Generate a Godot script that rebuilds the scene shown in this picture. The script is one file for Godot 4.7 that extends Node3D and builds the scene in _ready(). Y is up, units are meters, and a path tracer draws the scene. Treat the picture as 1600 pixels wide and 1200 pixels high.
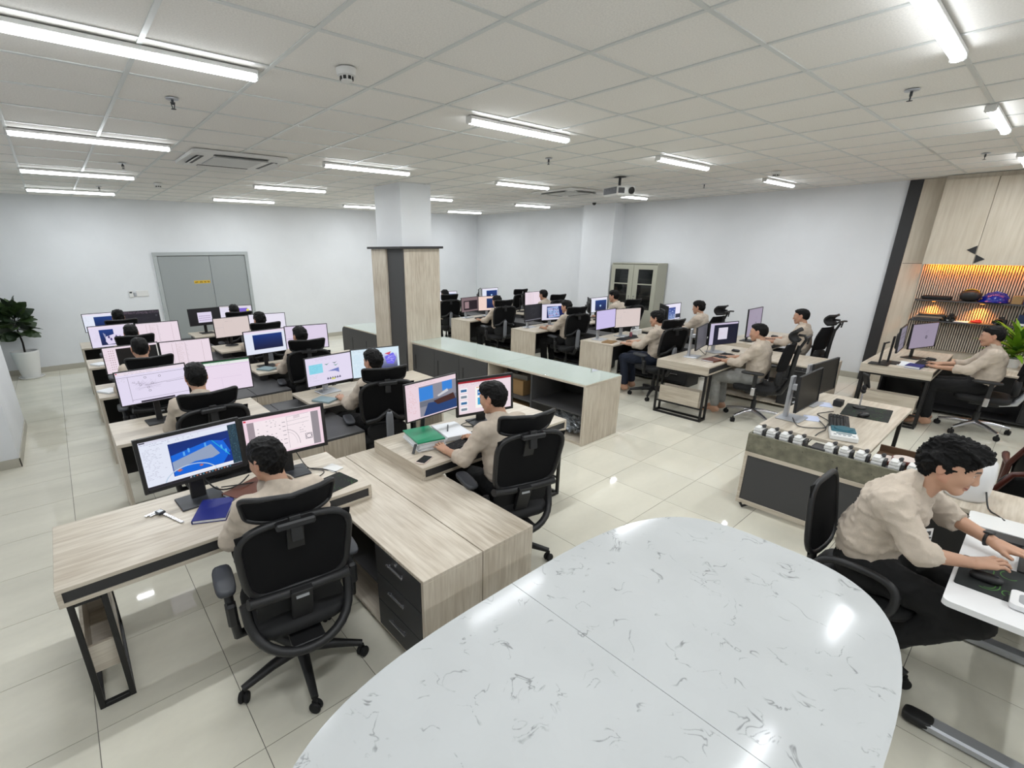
extends Node3D
# An open-plan office seen from above a white stone table. x runs along the door wall, z towards the viewer, y is up (metres).

const DT := 0.75   # height of the desk tops
var M := {}        # materials
var taken := {}    # names in use at top level
var rng := RandomNumberGenerator.new()
var parts_of := {}


# ---------------------------------------------------------------- mesh builder
class MB:
	var v := PackedVector3Array()
	var n := PackedVector3Array()
	var c := PackedColorArray()
	var uv := PackedVector2Array()
	var ix := PackedInt32Array()
	var t := Transform3D.IDENTITY

	func at(p: Vector3, yaw := 0.0, pitch := 0.0, roll := 0.0) -> MB:
		t = Transform3D(Basis.from_euler(Vector3(pitch, yaw, roll)), p)
		return self

	func home() -> MB:
		t = Transform3D.IDENTITY
		return self

	func tri3(a: Vector3, b: Vector3, d: Vector3, na: Vector3, nb: Vector3, nd: Vector3) -> void:
		var k := v.size()
		a = t * a
		b = t * b
		d = t * d
		na = (t.basis * na).normalized()
		nb = (t.basis * nb).normalized()
		nd = (t.basis * nd).normalized()
		v.append(a); v.append(b); v.append(d)
		n.append(na); n.append(nb); n.append(nd)
		ix.append(k)
		if (b - a).cross(d - a).dot(na + nb + nd) > 0.0:
			ix.append(k + 2); ix.append(k + 1)
		else:
			ix.append(k + 1); ix.append(k + 2)

	func tri(a: Vector3, b: Vector3, d: Vector3, nn: Vector3) -> void:
		tri3(a, b, d, nn, nn, nn)

	func quad(a: Vector3, b: Vector3, d: Vector3, e: Vector3, nn: Vector3) -> void:
		tri3(a, b, d, nn, nn, nn)
		tri3(a, d, e, nn, nn, nn)

	func box(p: Vector3, s: Vector3, bev := 0.0) -> MB:
		var h := s * 0.5
		var b := minf(bev, minf(h.x, minf(h.y, h.z)) * 0.8)
		for ax in 3:
			var u := (ax + 1) % 3
			var w := (ax + 2) % 3
			for sg: float in [-1.0, 1.0]:
				var nn := Vector3.ZERO
				nn[ax] = sg
				var q: Array[Vector3] = []
				for k in [[-1, -1], [1, -1], [1, 1], [-1, 1]]:
					var e := Vector3.ZERO
					e[ax] = sg * h[ax]
					e[u] = k[0] * (h[u] - b)
					e[w] = k[1] * (h[w] - b)
					q.append(p + e)
				quad(q[0], q[1], q[2], q[3], nn)
			if b > 0.0:
				for su: float in [-1.0, 1.0]:
					for sw: float in [-1.0, 1.0]:
						var nn := Vector3.ZERO
						nn[u] = su
						nn[w] = sw
						var a0 := Vector3.ZERO
						a0[u] = su * h[u]; a0[w] = sw * (h[w] - b); a0[ax] = h[ax] - b
						var a1 := a0
						a1[ax] = -a0[ax]
						var b0 := a0
						b0[u] = su * (h[u] - b); b0[w] = sw * h[w]
						var b1 := b0
						b1[ax] = -b0[ax]
						quad(p + a0, p + a1, p + b1, p + b0, nn.normalized())
		if b > 0.0:
			for k in 8:
				var s3 := Vector3(1 if k & 1 else -1, 1 if k & 2 else -1, 1 if k & 4 else -1)
				var hh := h - Vector3(b, b, b)
				tri(p + s3 * Vector3(h.x, hh.y, hh.z), p + s3 * Vector3(hh.x, h.y, hh.z), p + s3 * Vector3(hh.x, hh.y, h.z), s3.normalized())
		return self

	# box between two corners
	func bb(a: Vector3, b: Vector3, bev := 0.0) -> MB:
		return box((a + b) * 0.5, (b - a).abs(), bev)

	func tube(pts: Array, r, sides := 8, closed := false) -> MB:
		var m := pts.size()
		var up := Vector3.UP
		var rows := []
		var nrm := []
		for i in m:
			var p: Vector3 = pts[i]
			var prev: Vector3 = pts[(i - 1 + m) % m] if (i > 0 or closed) else p
			var nxt: Vector3 = pts[(i + 1) % m] if (i < m - 1 or closed) else p
			var d := (nxt - prev).normalized()
			if i == 0:
				up = Vector3.UP if absf(d.y) < 0.9 else Vector3.RIGHT
			up = (up - d * up.dot(d)).normalized()
			var side := d.cross(up)
			var rr: float = r[i] if r is Array else r
			var row := []
			var nr := []
			for k in sides:
				var a := TAU * k / sides
				var e := up * cos(a) + side * sin(a)
				row.append(p + e * rr)
				nr.append(e)
			rows.append(row)
			nrm.append(nr)
		for i in (m if closed else m - 1):
			var j := (i + 1) % m
			for k in sides:
				var l := (k + 1) % sides
				tri3(rows[i][k], rows[j][k], rows[j][l], nrm[i][k], nrm[j][k], nrm[j][l])
				tri3(rows[i][k], rows[j][l], rows[i][l], nrm[i][k], nrm[j][l], nrm[i][l])
		if not closed:
			for e in [0, m - 1]:
				var nn: Vector3 = ((pts[0] - pts[1]) if e == 0 else (pts[m - 1] - pts[m - 2])).normalized()
				for k in range(1, sides - 1):
					tri(rows[e][0], rows[e][k], rows[e][k + 1], nn)
		return self

	func rod(a: Vector3, b: Vector3, r: float, sides := 8) -> MB:
		return tube([a, b], r, sides)

	# square bar
	func bar(a: Vector3, b: Vector3, w: float, d := 0.0) -> MB:
		if d == 0.0: d = w
		var z := (b - a)
		var l := z.length()
		z /= l
		var x := z.cross(Vector3.UP if absf(z.y) < 0.95 else Vector3.BACK).normalized()
		var keep := t
		t = t * Transform3D(Basis(x, z.cross(x), z), (a + b) * 0.5)
		box(Vector3.ZERO, Vector3(w, d, l), minf(w, d) * 0.12)
		t = keep
		return self

	func lathe(prof: Array, seg := 20, smooth := false, p := Vector3.ZERO, sx := 1.0, sz := 1.0) -> MB:
		var m := prof.size()
		var sn := []
		for i in m - 1:
			var d: Vector2 = prof[i + 1] - prof[i]
			sn.append(Vector2(d.y, -d.x).normalized())
		for i in m - 1:
			var n0: Vector2 = sn[i]
			var n1: Vector2 = sn[i]
			if smooth:
				if i > 0: n0 = (sn[i] + sn[i - 1]).normalized()
				if i < m - 2: n1 = (sn[i] + sn[i + 1]).normalized()
			for k in seg:
				var a0 := TAU * k / seg
				var a1 := TAU * (k + 1) / seg
				var d0 := Vector3(cos(a0) * sx, 0, sin(a0) * sz)
				var d1 := Vector3(cos(a1) * sx, 0, sin(a1) * sz)
				var P: Vector2 = prof[i]
				var Q: Vector2 = prof[i + 1]
				var u := Vector3(0, 1, 0)
				if P.x > 0.0:
					tri3(p + d0 * P.x + u * P.y, p + d1 * P.x + u * P.y, p + d1 * Q.x + u * Q.y, d0 * n0.x + u * n0.y, d1 * n0.x + u * n0.y, d1 * n1.x + u * n1.y)
				if Q.x > 0.0:
					tri3(p + d0 * P.x + u * P.y, p + d1 * Q.x + u * Q.y, p + d0 * Q.x + u * Q.y, d0 * n0.x + u * n0.y, d1 * n1.x + u * n1.y, d0 * n1.x + u * n1.y)
		return self

	# polygon in the xz plane, extruded from y0 to y1
	func prism(poly: PackedVector2Array, y0: float, y1: float) -> MB:
		var m := poly.size()
		var area := 0.0
		for i in m:
			var a := poly[i]
			var b := poly[(i + 1) % m]
			area += a.x * b.y - b.x * a.y
		var s := signf(area)
		var en := []
		for i in m:
			var d := poly[(i + 1) % m] - poly[i]
			en.append(Vector2(d.y, -d.x).normalized() * s)
		for i in m:
			var a := poly[i]
			var b := poly[(i + 1) % m]
			var e: Vector2 = en[i]
			var ep: Vector2 = en[(i - 1 + m) % m]
			var ex: Vector2 = en[(i + 1) % m]
			var na := (e + ep).normalized() if e.dot(ep) > 0.8 else e
			var nb := (e + ex).normalized() if e.dot(ex) > 0.8 else e
			var A := Vector3(na.x, 0, na.y)
			var B := Vector3(nb.x, 0, nb.y)
			tri3(Vector3(a.x, y0, a.y), Vector3(b.x, y0, b.y), Vector3(b.x, y1, b.y), A, B, B)
			tri3(Vector3(a.x, y0, a.y), Vector3(b.x, y1, b.y), Vector3(a.x, y1, a.y), A, B, A)
		var tr := Geometry2D.triangulate_polygon(poly)
		for k in range(0, tr.size(), 3):
			var a := poly[tr[k]]
			var b := poly[tr[k + 1]]
			var d := poly[tr[k + 2]]
			tri(Vector3(a.x, y1, a.y), Vector3(b.x, y1, b.y), Vector3(d.x, y1, d.y), Vector3.UP)
			tri(Vector3(a.x, y0, a.y), Vector3(b.x, y0, b.y), Vector3(d.x, y0, d.y), Vector3.DOWN)
		return self

	# curved sheet with thickness: f(u, v) in 0..1, given towards its front
	func sheet(f: Callable, nu: int, nv: int, th: float) -> MB:
		var P := []
		var N := []
		for i in nu + 1:
			var row := []
			var nr := []
			for j in nv + 1:
				var u := float(i) / nu
				var w := float(j) / nv
				var e := 0.01
				var p: Vector3 = f.call(u, w)
				var du: Vector3 = f.call(minf(u + e, 1.0), w) - f.call(maxf(u - e, 0.0), w)
				var dv: Vector3 = f.call(u, minf(w + e, 1.0)) - f.call(u, maxf(w - e, 0.0))
				row.append(p)
				nr.append(du.cross(dv).normalized())
			P.append(row)
			N.append(nr)
		for sg: float in [-1.0, 1.0]:
			for i in nu:
				for j in nv:
					var a: Vector3 = P[i][j] + N[i][j] * th * 0.5 * sg
					var b: Vector3 = P[i + 1][j] + N[i + 1][j] * th * 0.5 * sg
					var d: Vector3 = P[i + 1][j + 1] + N[i + 1][j + 1] * th * 0.5 * sg
					var g: Vector3 = P[i][j + 1] + N[i][j + 1] * th * 0.5 * sg
					tri3(a, b, d, N[i][j] * sg, N[i + 1][j] * sg, N[i + 1][j + 1] * sg)
					tri3(a, d, g, N[i][j] * sg, N[i + 1][j + 1] * sg, N[i][j + 1] * sg)
		var rim := []
		for i in nu: rim.append([i, 0])
		for j in nv: rim.append([nu, j])
		for i in nu: rim.append([nu - i, nv])
		for j in nv: rim.append([0, nv - j])
		for k in rim.size():
			var x: Array = rim[k]
			var y: Array = rim[(k + 1) % rim.size()]
			var a: Vector3 = P[x[0]][x[1]]
			var b: Vector3 = P[y[0]][y[1]]
			var na: Vector3 = N[x[0]][x[1]] * th * 0.5
			var nb: Vector3 = N[y[0]][y[1]] * th * 0.5
			var mid: Vector3 = P[nu / 2][nv / 2]
			var o := (b - a).cross(na).normalized()
			if o.dot(a - mid) < 0.0: o = -o
			quad(a - na, b - nb, b + nb, a + na, o)
		return self

	# smooth closed blob: rounded box as a superellipsoid
	func blob(p: Vector3, h: Vector3, e := 0.5, nu := 16, nv := 10) -> MB:
		var P := []
		var N := []
		for j in nv + 1:
			var la := -PI / 2 + PI * j / nv
			var row := []
			var nr := []
			for i in nu + 1:
				var lo := TAU * i / nu
				var cl := signf(cos(la)) * pow(absf(cos(la)), e)
				var q := Vector3(cl * signf(cos(lo)) * pow(absf(cos(lo)), e), signf(sin(la)) * pow(absf(sin(la)), e), cl * signf(sin(lo)) * pow(absf(sin(lo)), e))
				row.append(p + q * h)
				var k := 2.0 / e - 1.0
				nr.append(Vector3(signf(q.x) * pow(absf(q.x), k) / h.x, signf(q.y) * pow(absf(q.y), k) / h.y, signf(q.z) * pow(absf(q.z), k) / h.z).normalized())
			P.append(row)
			N.append(nr)
		for j in nv:
			for i in nu:
				if j > 0:
					tri3(P[j][i], P[j][i + 1], P[j + 1][i + 1], N[j][i], N[j][i + 1], N[j + 1][i + 1])
				if j < nv - 1:
					tri3(P[j][i], P[j + 1][i + 1], P[j + 1][i], N[j][i], N[j + 1][i + 1], N[j + 1][i])
		return self

	# flat picture facing +z, with texture coordinates
	func screen(p: Vector3, w: float, h: float) -> MB:
		while uv.size() < v.size(): uv.append(Vector2.ZERO)
		var k := v.size()
		for q in [[-1, 1], [1, 1], [1, -1], [-1, -1]]:
			v.append(t * (p + Vector3(q[0] * w / 2, q[1] * h / 2, 0)))
			n.append((t.basis * Vector3(0, 0, 1)).normalized())
			uv.append(Vector2(0.5 + q[0] * 0.5, 0.5 - q[1] * 0.5))
		for q in [0, 1, 2, 0, 2, 3]: ix.append(k + q)
		return self

	func mesh(m: Material) -> ArrayMesh:
		var a := []
		a.resize(Mesh.ARRAY_MAX)
		a[Mesh.ARRAY_VERTEX] = v
		a[Mesh.ARRAY_NORMAL] = n
		a[Mesh.ARRAY_INDEX] = ix
		if c.size() == v.size() and c.size() > 0: a[Mesh.ARRAY_COLOR] = c
		if uv.size() == v.size() and uv.size() > 0: a[Mesh.ARRAY_TEX_UV] = uv
		var r := ArrayMesh.new()
		r.add_surface_from_arrays(Mesh.PRIMITIVE_TRIANGLES, a)
		r.surface_set_material(0, m)
		return r


# ---------------------------------------------------------------- distance field for bodies, meshed as surface nets
class Field:
	var o: Vector3
	var h: float
	var nx: int
	var ny: int
	var nz: int
	var d := PackedFloat32Array()

	func _init(lo: Vector3, hi: Vector3, cell: float) -> void:
		o = lo
		h = cell
		nx = int((hi.x - lo.x) / cell) + 2
		ny = int((hi.y - lo.y) / cell) + 2
		nz = int((hi.z - lo.z) / cell) + 2
		d.resize(nx * ny * nz)
		d.fill(1.0)

	# tapered capsule; s squeezes space (s.x < 1 makes it wider in x)
	func cap(a: Vector3, b: Vector3, ra: float, rb: float, k := 0.03, s := Vector3.ONE, cut := false) -> Field:
		var mid := (a + b) * 0.5
		var rm := maxf(ra, rb) + k + 2.5 * h
		var lo := Vector3(minf(a.x, b.x), minf(a.y, b.y), minf(a.z, b.z)) - Vector3(rm / s.x, rm / s.y, rm / s.z)
		var hi := Vector3(maxf(a.x, b.x), maxf(a.y, b.y), maxf(a.z, b.z)) + Vector3(rm / s.x, rm / s.y, rm / s.z)
		var x0 := maxi(0, int((lo.x - o.x) / h))
		var y0 := maxi(0, int((lo.y - o.y) / h))
		var z0 := maxi(0, int((lo.z - o.z) / h))
		var x1 := mini(nx, int((hi.x - o.x) / h) + 1)
		var y1 := mini(ny, int((hi.y - o.y) / h) + 1)
		var z1 := mini(nz, int((hi.z - o.z) / h) + 1)
		var a2 := mid + (a - mid) * s
		var ab := (b - a) * s
		var l2 := maxf(ab.length_squared(), 1e-9)
		var dr := rb - ra
		for z in range(z0, z1):
			for y in range(y0, y1):
				var i := (z * ny + y) * nx + x0
				for x in range(x0, x1):
					var p := (o + Vector3(x, y, z) * h - mid) * s + mid - a2
					var q := clampf(p.dot(ab) / l2, 0.0, 1.0)
					var e := (p - ab * q).length() - ra - dr * q
					var cur := d[i]
					if cut:
						e = -e
						var g := maxf(k - absf(cur - e), 0.0)
						d[i] = maxf(cur, e) + g * g * 0.25 / k
					elif e < cur + k:
						var g := maxf(k - absf(cur - e), 0.0)
						d[i] = minf(cur, e) - g * g * 0.25 / k
					i += 1
		return self

	func ball(p: Vector3, r: Vector3, k := 0.02, cut := false) -> Field:
		var m := minf(r.x, minf(r.y, r.z))
		return cap(p, p + Vector3(0, 1e-5, 0), m, m, k, Vector3(m / r.x, m / r.y, m / r.z), cut)

	# keep what lies on the side of a plane that n points to
	func keep(p: Vector3, nn: Vector3, k := 0.01) -> Field:
		var i := 0
		for z in nz:
			for y in ny:
				for x in nx:
					var e := -(o + Vector3(x, y, z) * h - p).dot(nn)
					var cur := d[i]
					var g := maxf(k - absf(cur - e), 0.0)
					d[i] = maxf(cur, e) + g * g * 0.25 / k
					i += 1
		return self

	# cut off what lies beyond a plane, only within r of p
	func keep_off(p: Vector3, nn: Vector3, r: float) -> Field:
		for z in range(maxi(0, int((p.z - r - o.z) / h)), mini(nz, int((p.z + r - o.z) / h) + 1)):
			for y in range(maxi(0, int((p.y - r - o.y) / h)), mini(ny, int((p.y + r - o.y) / h) + 1)):
				for x in range(maxi(0, int((p.x - r - o.x) / h)), mini(nx, int((p.x + r - o.x) / h) + 1)):
					var q := o + Vector3(x, y, z) * h - p
					var e := q.dot(nn)
					if e > -h and q.length() < r:
						var i := (z * ny + y) * nx + x
						d[i] = maxf(d[i], e)
		return self

	func build(mb: MB, xf := Transform3D.IDENTITY, col = null) -> MB:
		var ids := {}
		var sx := 1
		var sy := nx
		var sz := nx * ny
		var offs := [0, sx, sy, sx + sy, sz, sx + sz, sy + sz, sx + sy + sz]
		var flip := xf.basis.determinant() < 0.0
		var skip := h * 2.2
		for z in nz - 1:
			for y in ny - 1:
				var i := (z * ny + y) * nx
				for x in nx - 1:
					if absf(d[i]) < skip:
						var f0 := d[i]
						var f1 := d[i + sx]
						var f2 := d[i + sy]
						var f3 := d[i + sx + sy]
						var f4 := d[i + sz]
						var f5 := d[i + sx + sz]
						var f6 := d[i + sy + sz]
						var f7 := d[i + sx + sy + sz]
						var neg := int(f0 < 0) + int(f1 < 0) + int(f2 < 0) + int(f3 < 0) + int(f4 < 0) + int(f5 < 0) + int(f6 < 0) + int(f7 < 0)
						if neg > 0 and neg < 8:
							var s := Vector3.ZERO
							var m := 0
							if (f0 < 0) != (f1 < 0): s += Vector3(f0 / (f0 - f1), 0, 0); m += 1
							if (f2 < 0) != (f3 < 0): s += Vector3(f2 / (f2 - f3), 1, 0); m += 1
							if (f4 < 0) != (f5 < 0): s += Vector3(f4 / (f4 - f5), 0, 1); m += 1
							if (f6 < 0) != (f7 < 0): s += Vector3(f6 / (f6 - f7), 1, 1); m += 1
							if (f0 < 0) != (f2 < 0): s += Vector3(0, f0 / (f0 - f2), 0); m += 1
							if (f1 < 0) != (f3 < 0): s += Vector3(1, f1 / (f1 - f3), 0); m += 1
							if (f4 < 0) != (f6 < 0): s += Vector3(0, f4 / (f4 - f6), 1); m += 1
							if (f5 < 0) != (f7 < 0): s += Vector3(1, f5 / (f5 - f7), 1); m += 1
							if (f0 < 0) != (f4 < 0): s += Vector3(0, 0, f0 / (f0 - f4)); m += 1
							if (f1 < 0) != (f5 < 0): s += Vector3(1, 0, f1 / (f1 - f5)); m += 1
							if (f2 < 0) != (f6 < 0): s += Vector3(0, 1, f2 / (f2 - f6)); m += 1
							if (f3 < 0) != (f7 < 0): s += Vector3(1, 1, f3 / (f3 - f7)); m += 1
							var p := o + (Vector3(x, y, z) + s / m) * h
							var g := Vector3(f1 + f3 + f5 + f7 - f0 - f2 - f4 - f6, f2 + f3 + f6 + f7 - f0 - f1 - f4 - f5, f4 + f5 + f6 + f7 - f0 - f1 - f2 - f3).normalized()
							ids[i] = mb.v.size()
							mb.v.append(xf * p)
							mb.n.append((xf.basis * g).normalized())
							if col != null: mb.c.append(col.call(p))
					i += 1
		for i: int in ids:
			var a: int = ids[i]
			var f0 := d[i]
			for ax in 3:
				var s0: int = [sx, sy, sz][ax]
				var u: int = [sy, sz, sx][ax]
				var w: int = [sz, sx, sy][ax]
				if (f0 < 0) == (d[i + s0] < 0): continue
				if not (ids.has(i - u) and ids.has(i - w) and ids.has(i - u - w)): continue
				var b: int = ids[i - u]
				var e: int = ids[i - u - w]
				var g: int = ids[i - w]
				if (f0 < 0) == flip:
					mb.ix.append_array([a, b, e, a, e, g])
				else:
					mb.ix.append_array([a, e, b, a, g, e])
		return mb


# ---------------------------------------------------------------- nodes
func unique(called: String) -> String:
	if not taken.has(called):
		taken[called] = 0
		return called
	taken[called] += 1
	return "%s_%03d" % [called, taken[called]]

func thing(called: String, label: String, category: String, at := Vector3.ZERO, yaw := 0.0, group := "") -> Node3D:
	var o := Node3D.new()
	o.name = unique(called)
	add_child(o)
	o.position = at
	o.rotation.y = yaw
	o.set_meta("label", label)
	o.set_meta("category", category)
	if group: o.set_meta("group", group)
	return o

func part(parent: Node3D, called: String, mb: MB, m: Material, at := Vector3.ZERO) -> MeshInstance3D:
	return place(parent, called, mb.mesh(m), at)

func place(parent: Node3D, called: String, mesh: Mesh, at := Vector3.ZERO, yaw := 0.0) -> MeshInstance3D:
	var o := MeshInstance3D.new()
	o.mesh = mesh
	o.name = called
	parent.add_child(o, true)
	o.position = at
	o.rotation.y = yaw
	return o

func solo(called: String, label: String, category: String, mb: MB, m: Material, at := Vector3.ZERO, yaw := 0.0, group := "") -> MeshInstance3D:
	var o := MeshInstance3D.new()
	o.mesh = mb.mesh(m)
	o.name = unique(called)
	add_child(o)
	o.position = at
	o.rotation.y = yaw
	o.set_meta("label", label)
	o.set_meta("category", category)
	if group: o.set_meta("group", group)
	return o

func structure(called: String, mb: MB, m: Material, at := Vector3.ZERO) -> MeshInstance3D:
	var o := MeshInstance3D.new()
	o.mesh = mb.mesh(m)
	o.name = unique(called)
	add_child(o)
	o.position = at
	o.set_meta("kind", "structure")
	return o

func copy(src: Node3D, label: String, at: Vector3, yaw := 0.0, group := "") -> Node3D:
	var base := String(src.name)
	var o: Node3D = src.duplicate()
	o.name = unique(base)
	add_child(o)
	o.position = at
	o.rotation.y = yaw
	o.set_meta("label", label)
	if group: o.set_meta("group", group)
	return o


# ---------------------------------------------------------------- materials
func mat(key: String, col: Color, rough := 0.6, metal := 0.0) -> StandardMaterial3D:
	if M.has(key): return M[key]
	var m := StandardMaterial3D.new()
	m.albedo_color = col
	m.roughness = rough
	m.metallic = metal
	M[key] = m
	return m

func fbm(s: int, oct := 4) -> FastNoiseLite:
	var f := FastNoiseLite.new()
	f.seed = s
	f.noise_type = FastNoiseLite.TYPE_SIMPLEX_SMOOTH
	f.frequency = 1.0
	f.fractal_octaves = oct
	return f

# a picture from g(u, v) -> Color that repeats without a seam (g is given two positions to blend)
func picture(w: int, h: int, g: Callable) -> ImageTexture:
	var im := Image.create(w, h, false, Image.FORMAT_RGB8)
	for y in h:
		for x in w:
			im.set_pixel(x, y, g.call(float(x) / w, float(y) / h))
	return ImageTexture.create_from_image(im)

func wrapped(f: FastNoiseLite, u: float, v: float, su: float, sv: float) -> float:
	var a := lerpf(f.get_noise_2d(u * su, v * sv), f.get_noise_2d((u - 1.0) * su, v * sv), u)
	var b := lerpf(f.get_noise_2d(u * su, (v - 1.0) * sv), f.get_noise_2d((u - 1.0) * su, (v - 1.0) * sv), u)
	return lerpf(a, b, v)

func wood_texture(along_u: bool, light: Color, dark: Color) -> ImageTexture:
	var f := fbm(7, 3)
	var g := fbm(19, 3)
	return picture(512, 512, func(x: float, y: float) -> Color:
		var u := x if along_u else y
		var v := y if along_u else x
		var warp := wrapped(g, u, v, 3.0, 5.0)
		var s := wrapped(f, u, v, 3.5, 46.0)
		var s2 := wrapped(g, u, v, 9.0, 150.0)
		var k := clampf(0.42 + 0.55 * s + 0.3 * s2 + 0.35 * warp, 0.0, 1.0)
		return light.lerp(dark, k * k * (3.0 - 2.0 * k)))

func triplanar(m: StandardMaterial3D, tex: Texture2D, scale: float, world := true) -> StandardMaterial3D:
	m.albedo_texture = tex
	m.uv1_triplanar = true
	m.uv1_world_triplanar = world
	m.uv1_scale = Vector3.ONE * scale
	m.uv1_triplanar_sharpness = 8.0
	return m

func make_materials() -> void:
	var wl := Color(0.815, 0.78, 0.72)
	var wd := Color(0.67, 0.62, 0.55)
	var wu := wood_texture(true, wl, wd)
	var wv := wood_texture(false, wl, wd)
	triplanar(mat("wood", Color.WHITE, 0.38), wu, 0.55)
	triplanar(mat("wood_up", Color.WHITE, 0.38), wv, 0.55)
	var wsoft := wood_texture(false, Color(0.80, 0.765, 0.70), Color(0.715, 0.67, 0.595))
	triplanar(mat("wood_dim", Color.WHITE, 0.5), wsoft, 0.33)
	mat("charcoal", Color(0.25, 0.25, 0.255), 0.5)
	mat("charcoal_dark", Color(0.17, 0.17, 0.175), 0.5)
	mat("steel_black", Color(0.04, 0.04, 0.045), 0.45)
	mat("black", Color(0.10, 0.10, 0.105), 0.5)
	mat("black_soft", Color(0.08, 0.08, 0.085), 0.8)
	mat("black_gloss", Color(0.05, 0.05, 0.052), 0.25)
	mat("grey_pad", Color(0.50, 0.51, 0.53), 0.6)
	mat("pad", Color(0.20, 0.21, 0.23), 0.5)
	mat("chrome", Color(0.82, 0.82, 0.84), 0.22, 0.95)
	mat("silver", Color(0.72, 0.73, 0.75), 0.35, 0.6)
	mat("white", Color(0.86, 0.86, 0.85), 0.5)
	mat("white_gloss", Color(0.88, 0.88, 0.88), 0.3)
	mat("paper", Color(0.88, 0.89, 0.90), 0.8)
	mat("slat", Color(0.74, 0.70, 0.635), 0.5)
	mat("key", Color(0.075, 0.075, 0.08), 0.55)
	mat("rubber", Color(0.04, 0.04, 0.042), 0.8)
	var mesh_m := mat("mesh_cloth", Color(0.07, 0.07, 0.075), 0.9)
	mesh_m.metallic_specular = 0.3
	# walls
	var wn := fbm(3, 3)
	var plaster := picture(256, 256, func(x: float, y: float) -> Color:
		var k := 0.965 + 0.02 * wrapped(wn, x, y, 4.0, 4.0)
		return Color(k, k * 1.0, k * 1.0))
	triplanar(mat("wall", Color(0.905, 0.915, 0.925), 0.75), plaster, 0.3)
	mat("skirting", Color(0.70, 0.685, 0.635), 0.4)
	mat("joint", Color(0.40, 0.39, 0.36), 0.8)
	# floor tiles: pale beige with faint streaks along x, in four tones
	var tn := fbm(31, 4)
	var tile := picture(512, 512, func(x: float, y: float) -> Color:
		var k := 0.955 + 0.05 * wrapped(tn, x, y, 2.0, 9.0) + 0.012 * wrapped(tn, x, y, 40.0, 60.0)
		return Color(k, k, k * 0.995))
	for i in 4:
		var q := 1.0 - 0.012 * i
		triplanar(mat("tile%d" % i, Color(0.90 * q, 0.885 * q, 0.826 * q), 0.035), tile, 0.31)
	# ceiling panels: speckled mineral board
	var sn := fbm(5, 2)
	var speck := picture(512, 512, func(x: float, y: float) -> Color:
		var k := 0.95 + 0.05 * wrapped(sn, x, y, 60.0, 60.0)
		if wrapped(sn, x, y, 170.0, 170.0) > 0.52: k -= 0.14
		return Color(k, k, k))
	triplanar(mat("board", Color(0.945, 0.935, 0.915), 0.9), speck, 1.3)
	mat("tbar", Color(0.80, 0.81, 0.80), 0.35)
	# white stone of the meeting table
	var m1 := fbm(41, 4)
	var m2 := fbm(57, 3)
	var stone := picture(1024, 1024, func(x: float, y: float) -> Color:
		var wx := x + 0.05 * m2.get_noise_2d(x * 7.0, y * 7.0)
		var wy := y + 0.05 * m2.get_noise_2d(x * 7.0 + 40.0, y * 7.0)
		var r := absf(m1.get_noise_2d(wx * 14.0, wy * 14.0))
		var mask := smoothstep(0.05, 0.45, m2.get_noise_2d(x * 15.0 + 9.0, y * 15.0))
		var vein := (1.0 - smoothstep(0.0, 0.045, r)) * mask
		var cloud := 0.02 * m2.get_noise_2d(x * 5.0, y * 5.0 + 20.0)
		var k := 0.965 + cloud - 0.26 * vein
		return Color(k, k, k * 1.0))
	mat("stone", Color(0.755, 0.765, 0.765), 0.12).metallic_specular = 0.22
	triplanar(mat("stone", Color(0.755, 0.765, 0.765), 0.15), stone, 0.42)
	# cloth of the shirts
	var cn := fbm(77, 4)
	var cloth := picture(256, 256, func(x: float, y: float) -> Color:
		var k := 0.93 + 0.08 * wrapped(cn, x, y, 6.0, 6.0) + 0.05 * wrapped(cn, x, y, 70.0, 70.0)
		return Color(k, k, k))
	var sh := triplanar(mat("shirt", Color(0.80, 0.745, 0.68), 0.85), cloth, 2.5, false)
	sh.rim_enabled = true
	sh.rim = 0.15
	triplanar(mat("trousers_black", Color(0.045, 0.045, 0.05), 0.9), cloth, 2.5, false)
	triplanar(mat("trousers_grey", Color(0.60, 0.60, 0.585), 0.9), cloth, 2.5, false)
	triplanar(mat("trousers_blue", Color(0.10, 0.13, 0.20), 0.9), cloth, 2.5, false)
	mat("hair", Color(0.04, 0.036, 0.036), 0.55).metallic_specular = 0.3
	var sk := mat("skin", Color.WHITE, 0.52)
	sk.vertex_color_use_as_albedo = true
	# concrete-look laminate of the tray front
	var kn := fbm(91, 5)
	var conc := picture(256, 256, func(x: float, y: float) -> Color:
		var k := 0.8 + 0.25 * wrapped(kn, x, y, 6.0, 6.0) - (0.2 if wrapped(kn, x, y, 14.0, 14.0) > 0.42 else 0.0)
		return Color(k, k * 0.99, k * 0.94))
	triplanar(mat("concrete", Color(0.56, 0.555, 0.50), 0.7), conc, 1.5)
	var gl := mat("glass", Color(0.80, 0.93, 0.90, 0.16), 0.03)
	gl.transparency = BaseMaterial3D.TRANSPARENCY_ALPHA
	var lamp := mat("lamp_glow", Color(1, 1, 1), 0.5)
	lamp.emission_enabled = true
	lamp.emission = Color(0.96, 0.98, 1.0)
	lamp.emission_energy_multiplier = 14.0
	var warm := mat("led_glow", Color(1, 0.8, 0.5), 0.5)
	warm.emission_enabled = true
	warm.emission = Color(1.0, 0.62, 0.22)
	warm.emission_energy_multiplier = 4.0

# ---------------------------------------------------------------- pictures on the monitors
func fr(im: Image, x: float, y: float, w: float, h: float, col: Color) -> void:
	im.fill_rect(Rect2i(int(x), int(y), maxi(1, int(w)), maxi(1, int(h))), col)

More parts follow.
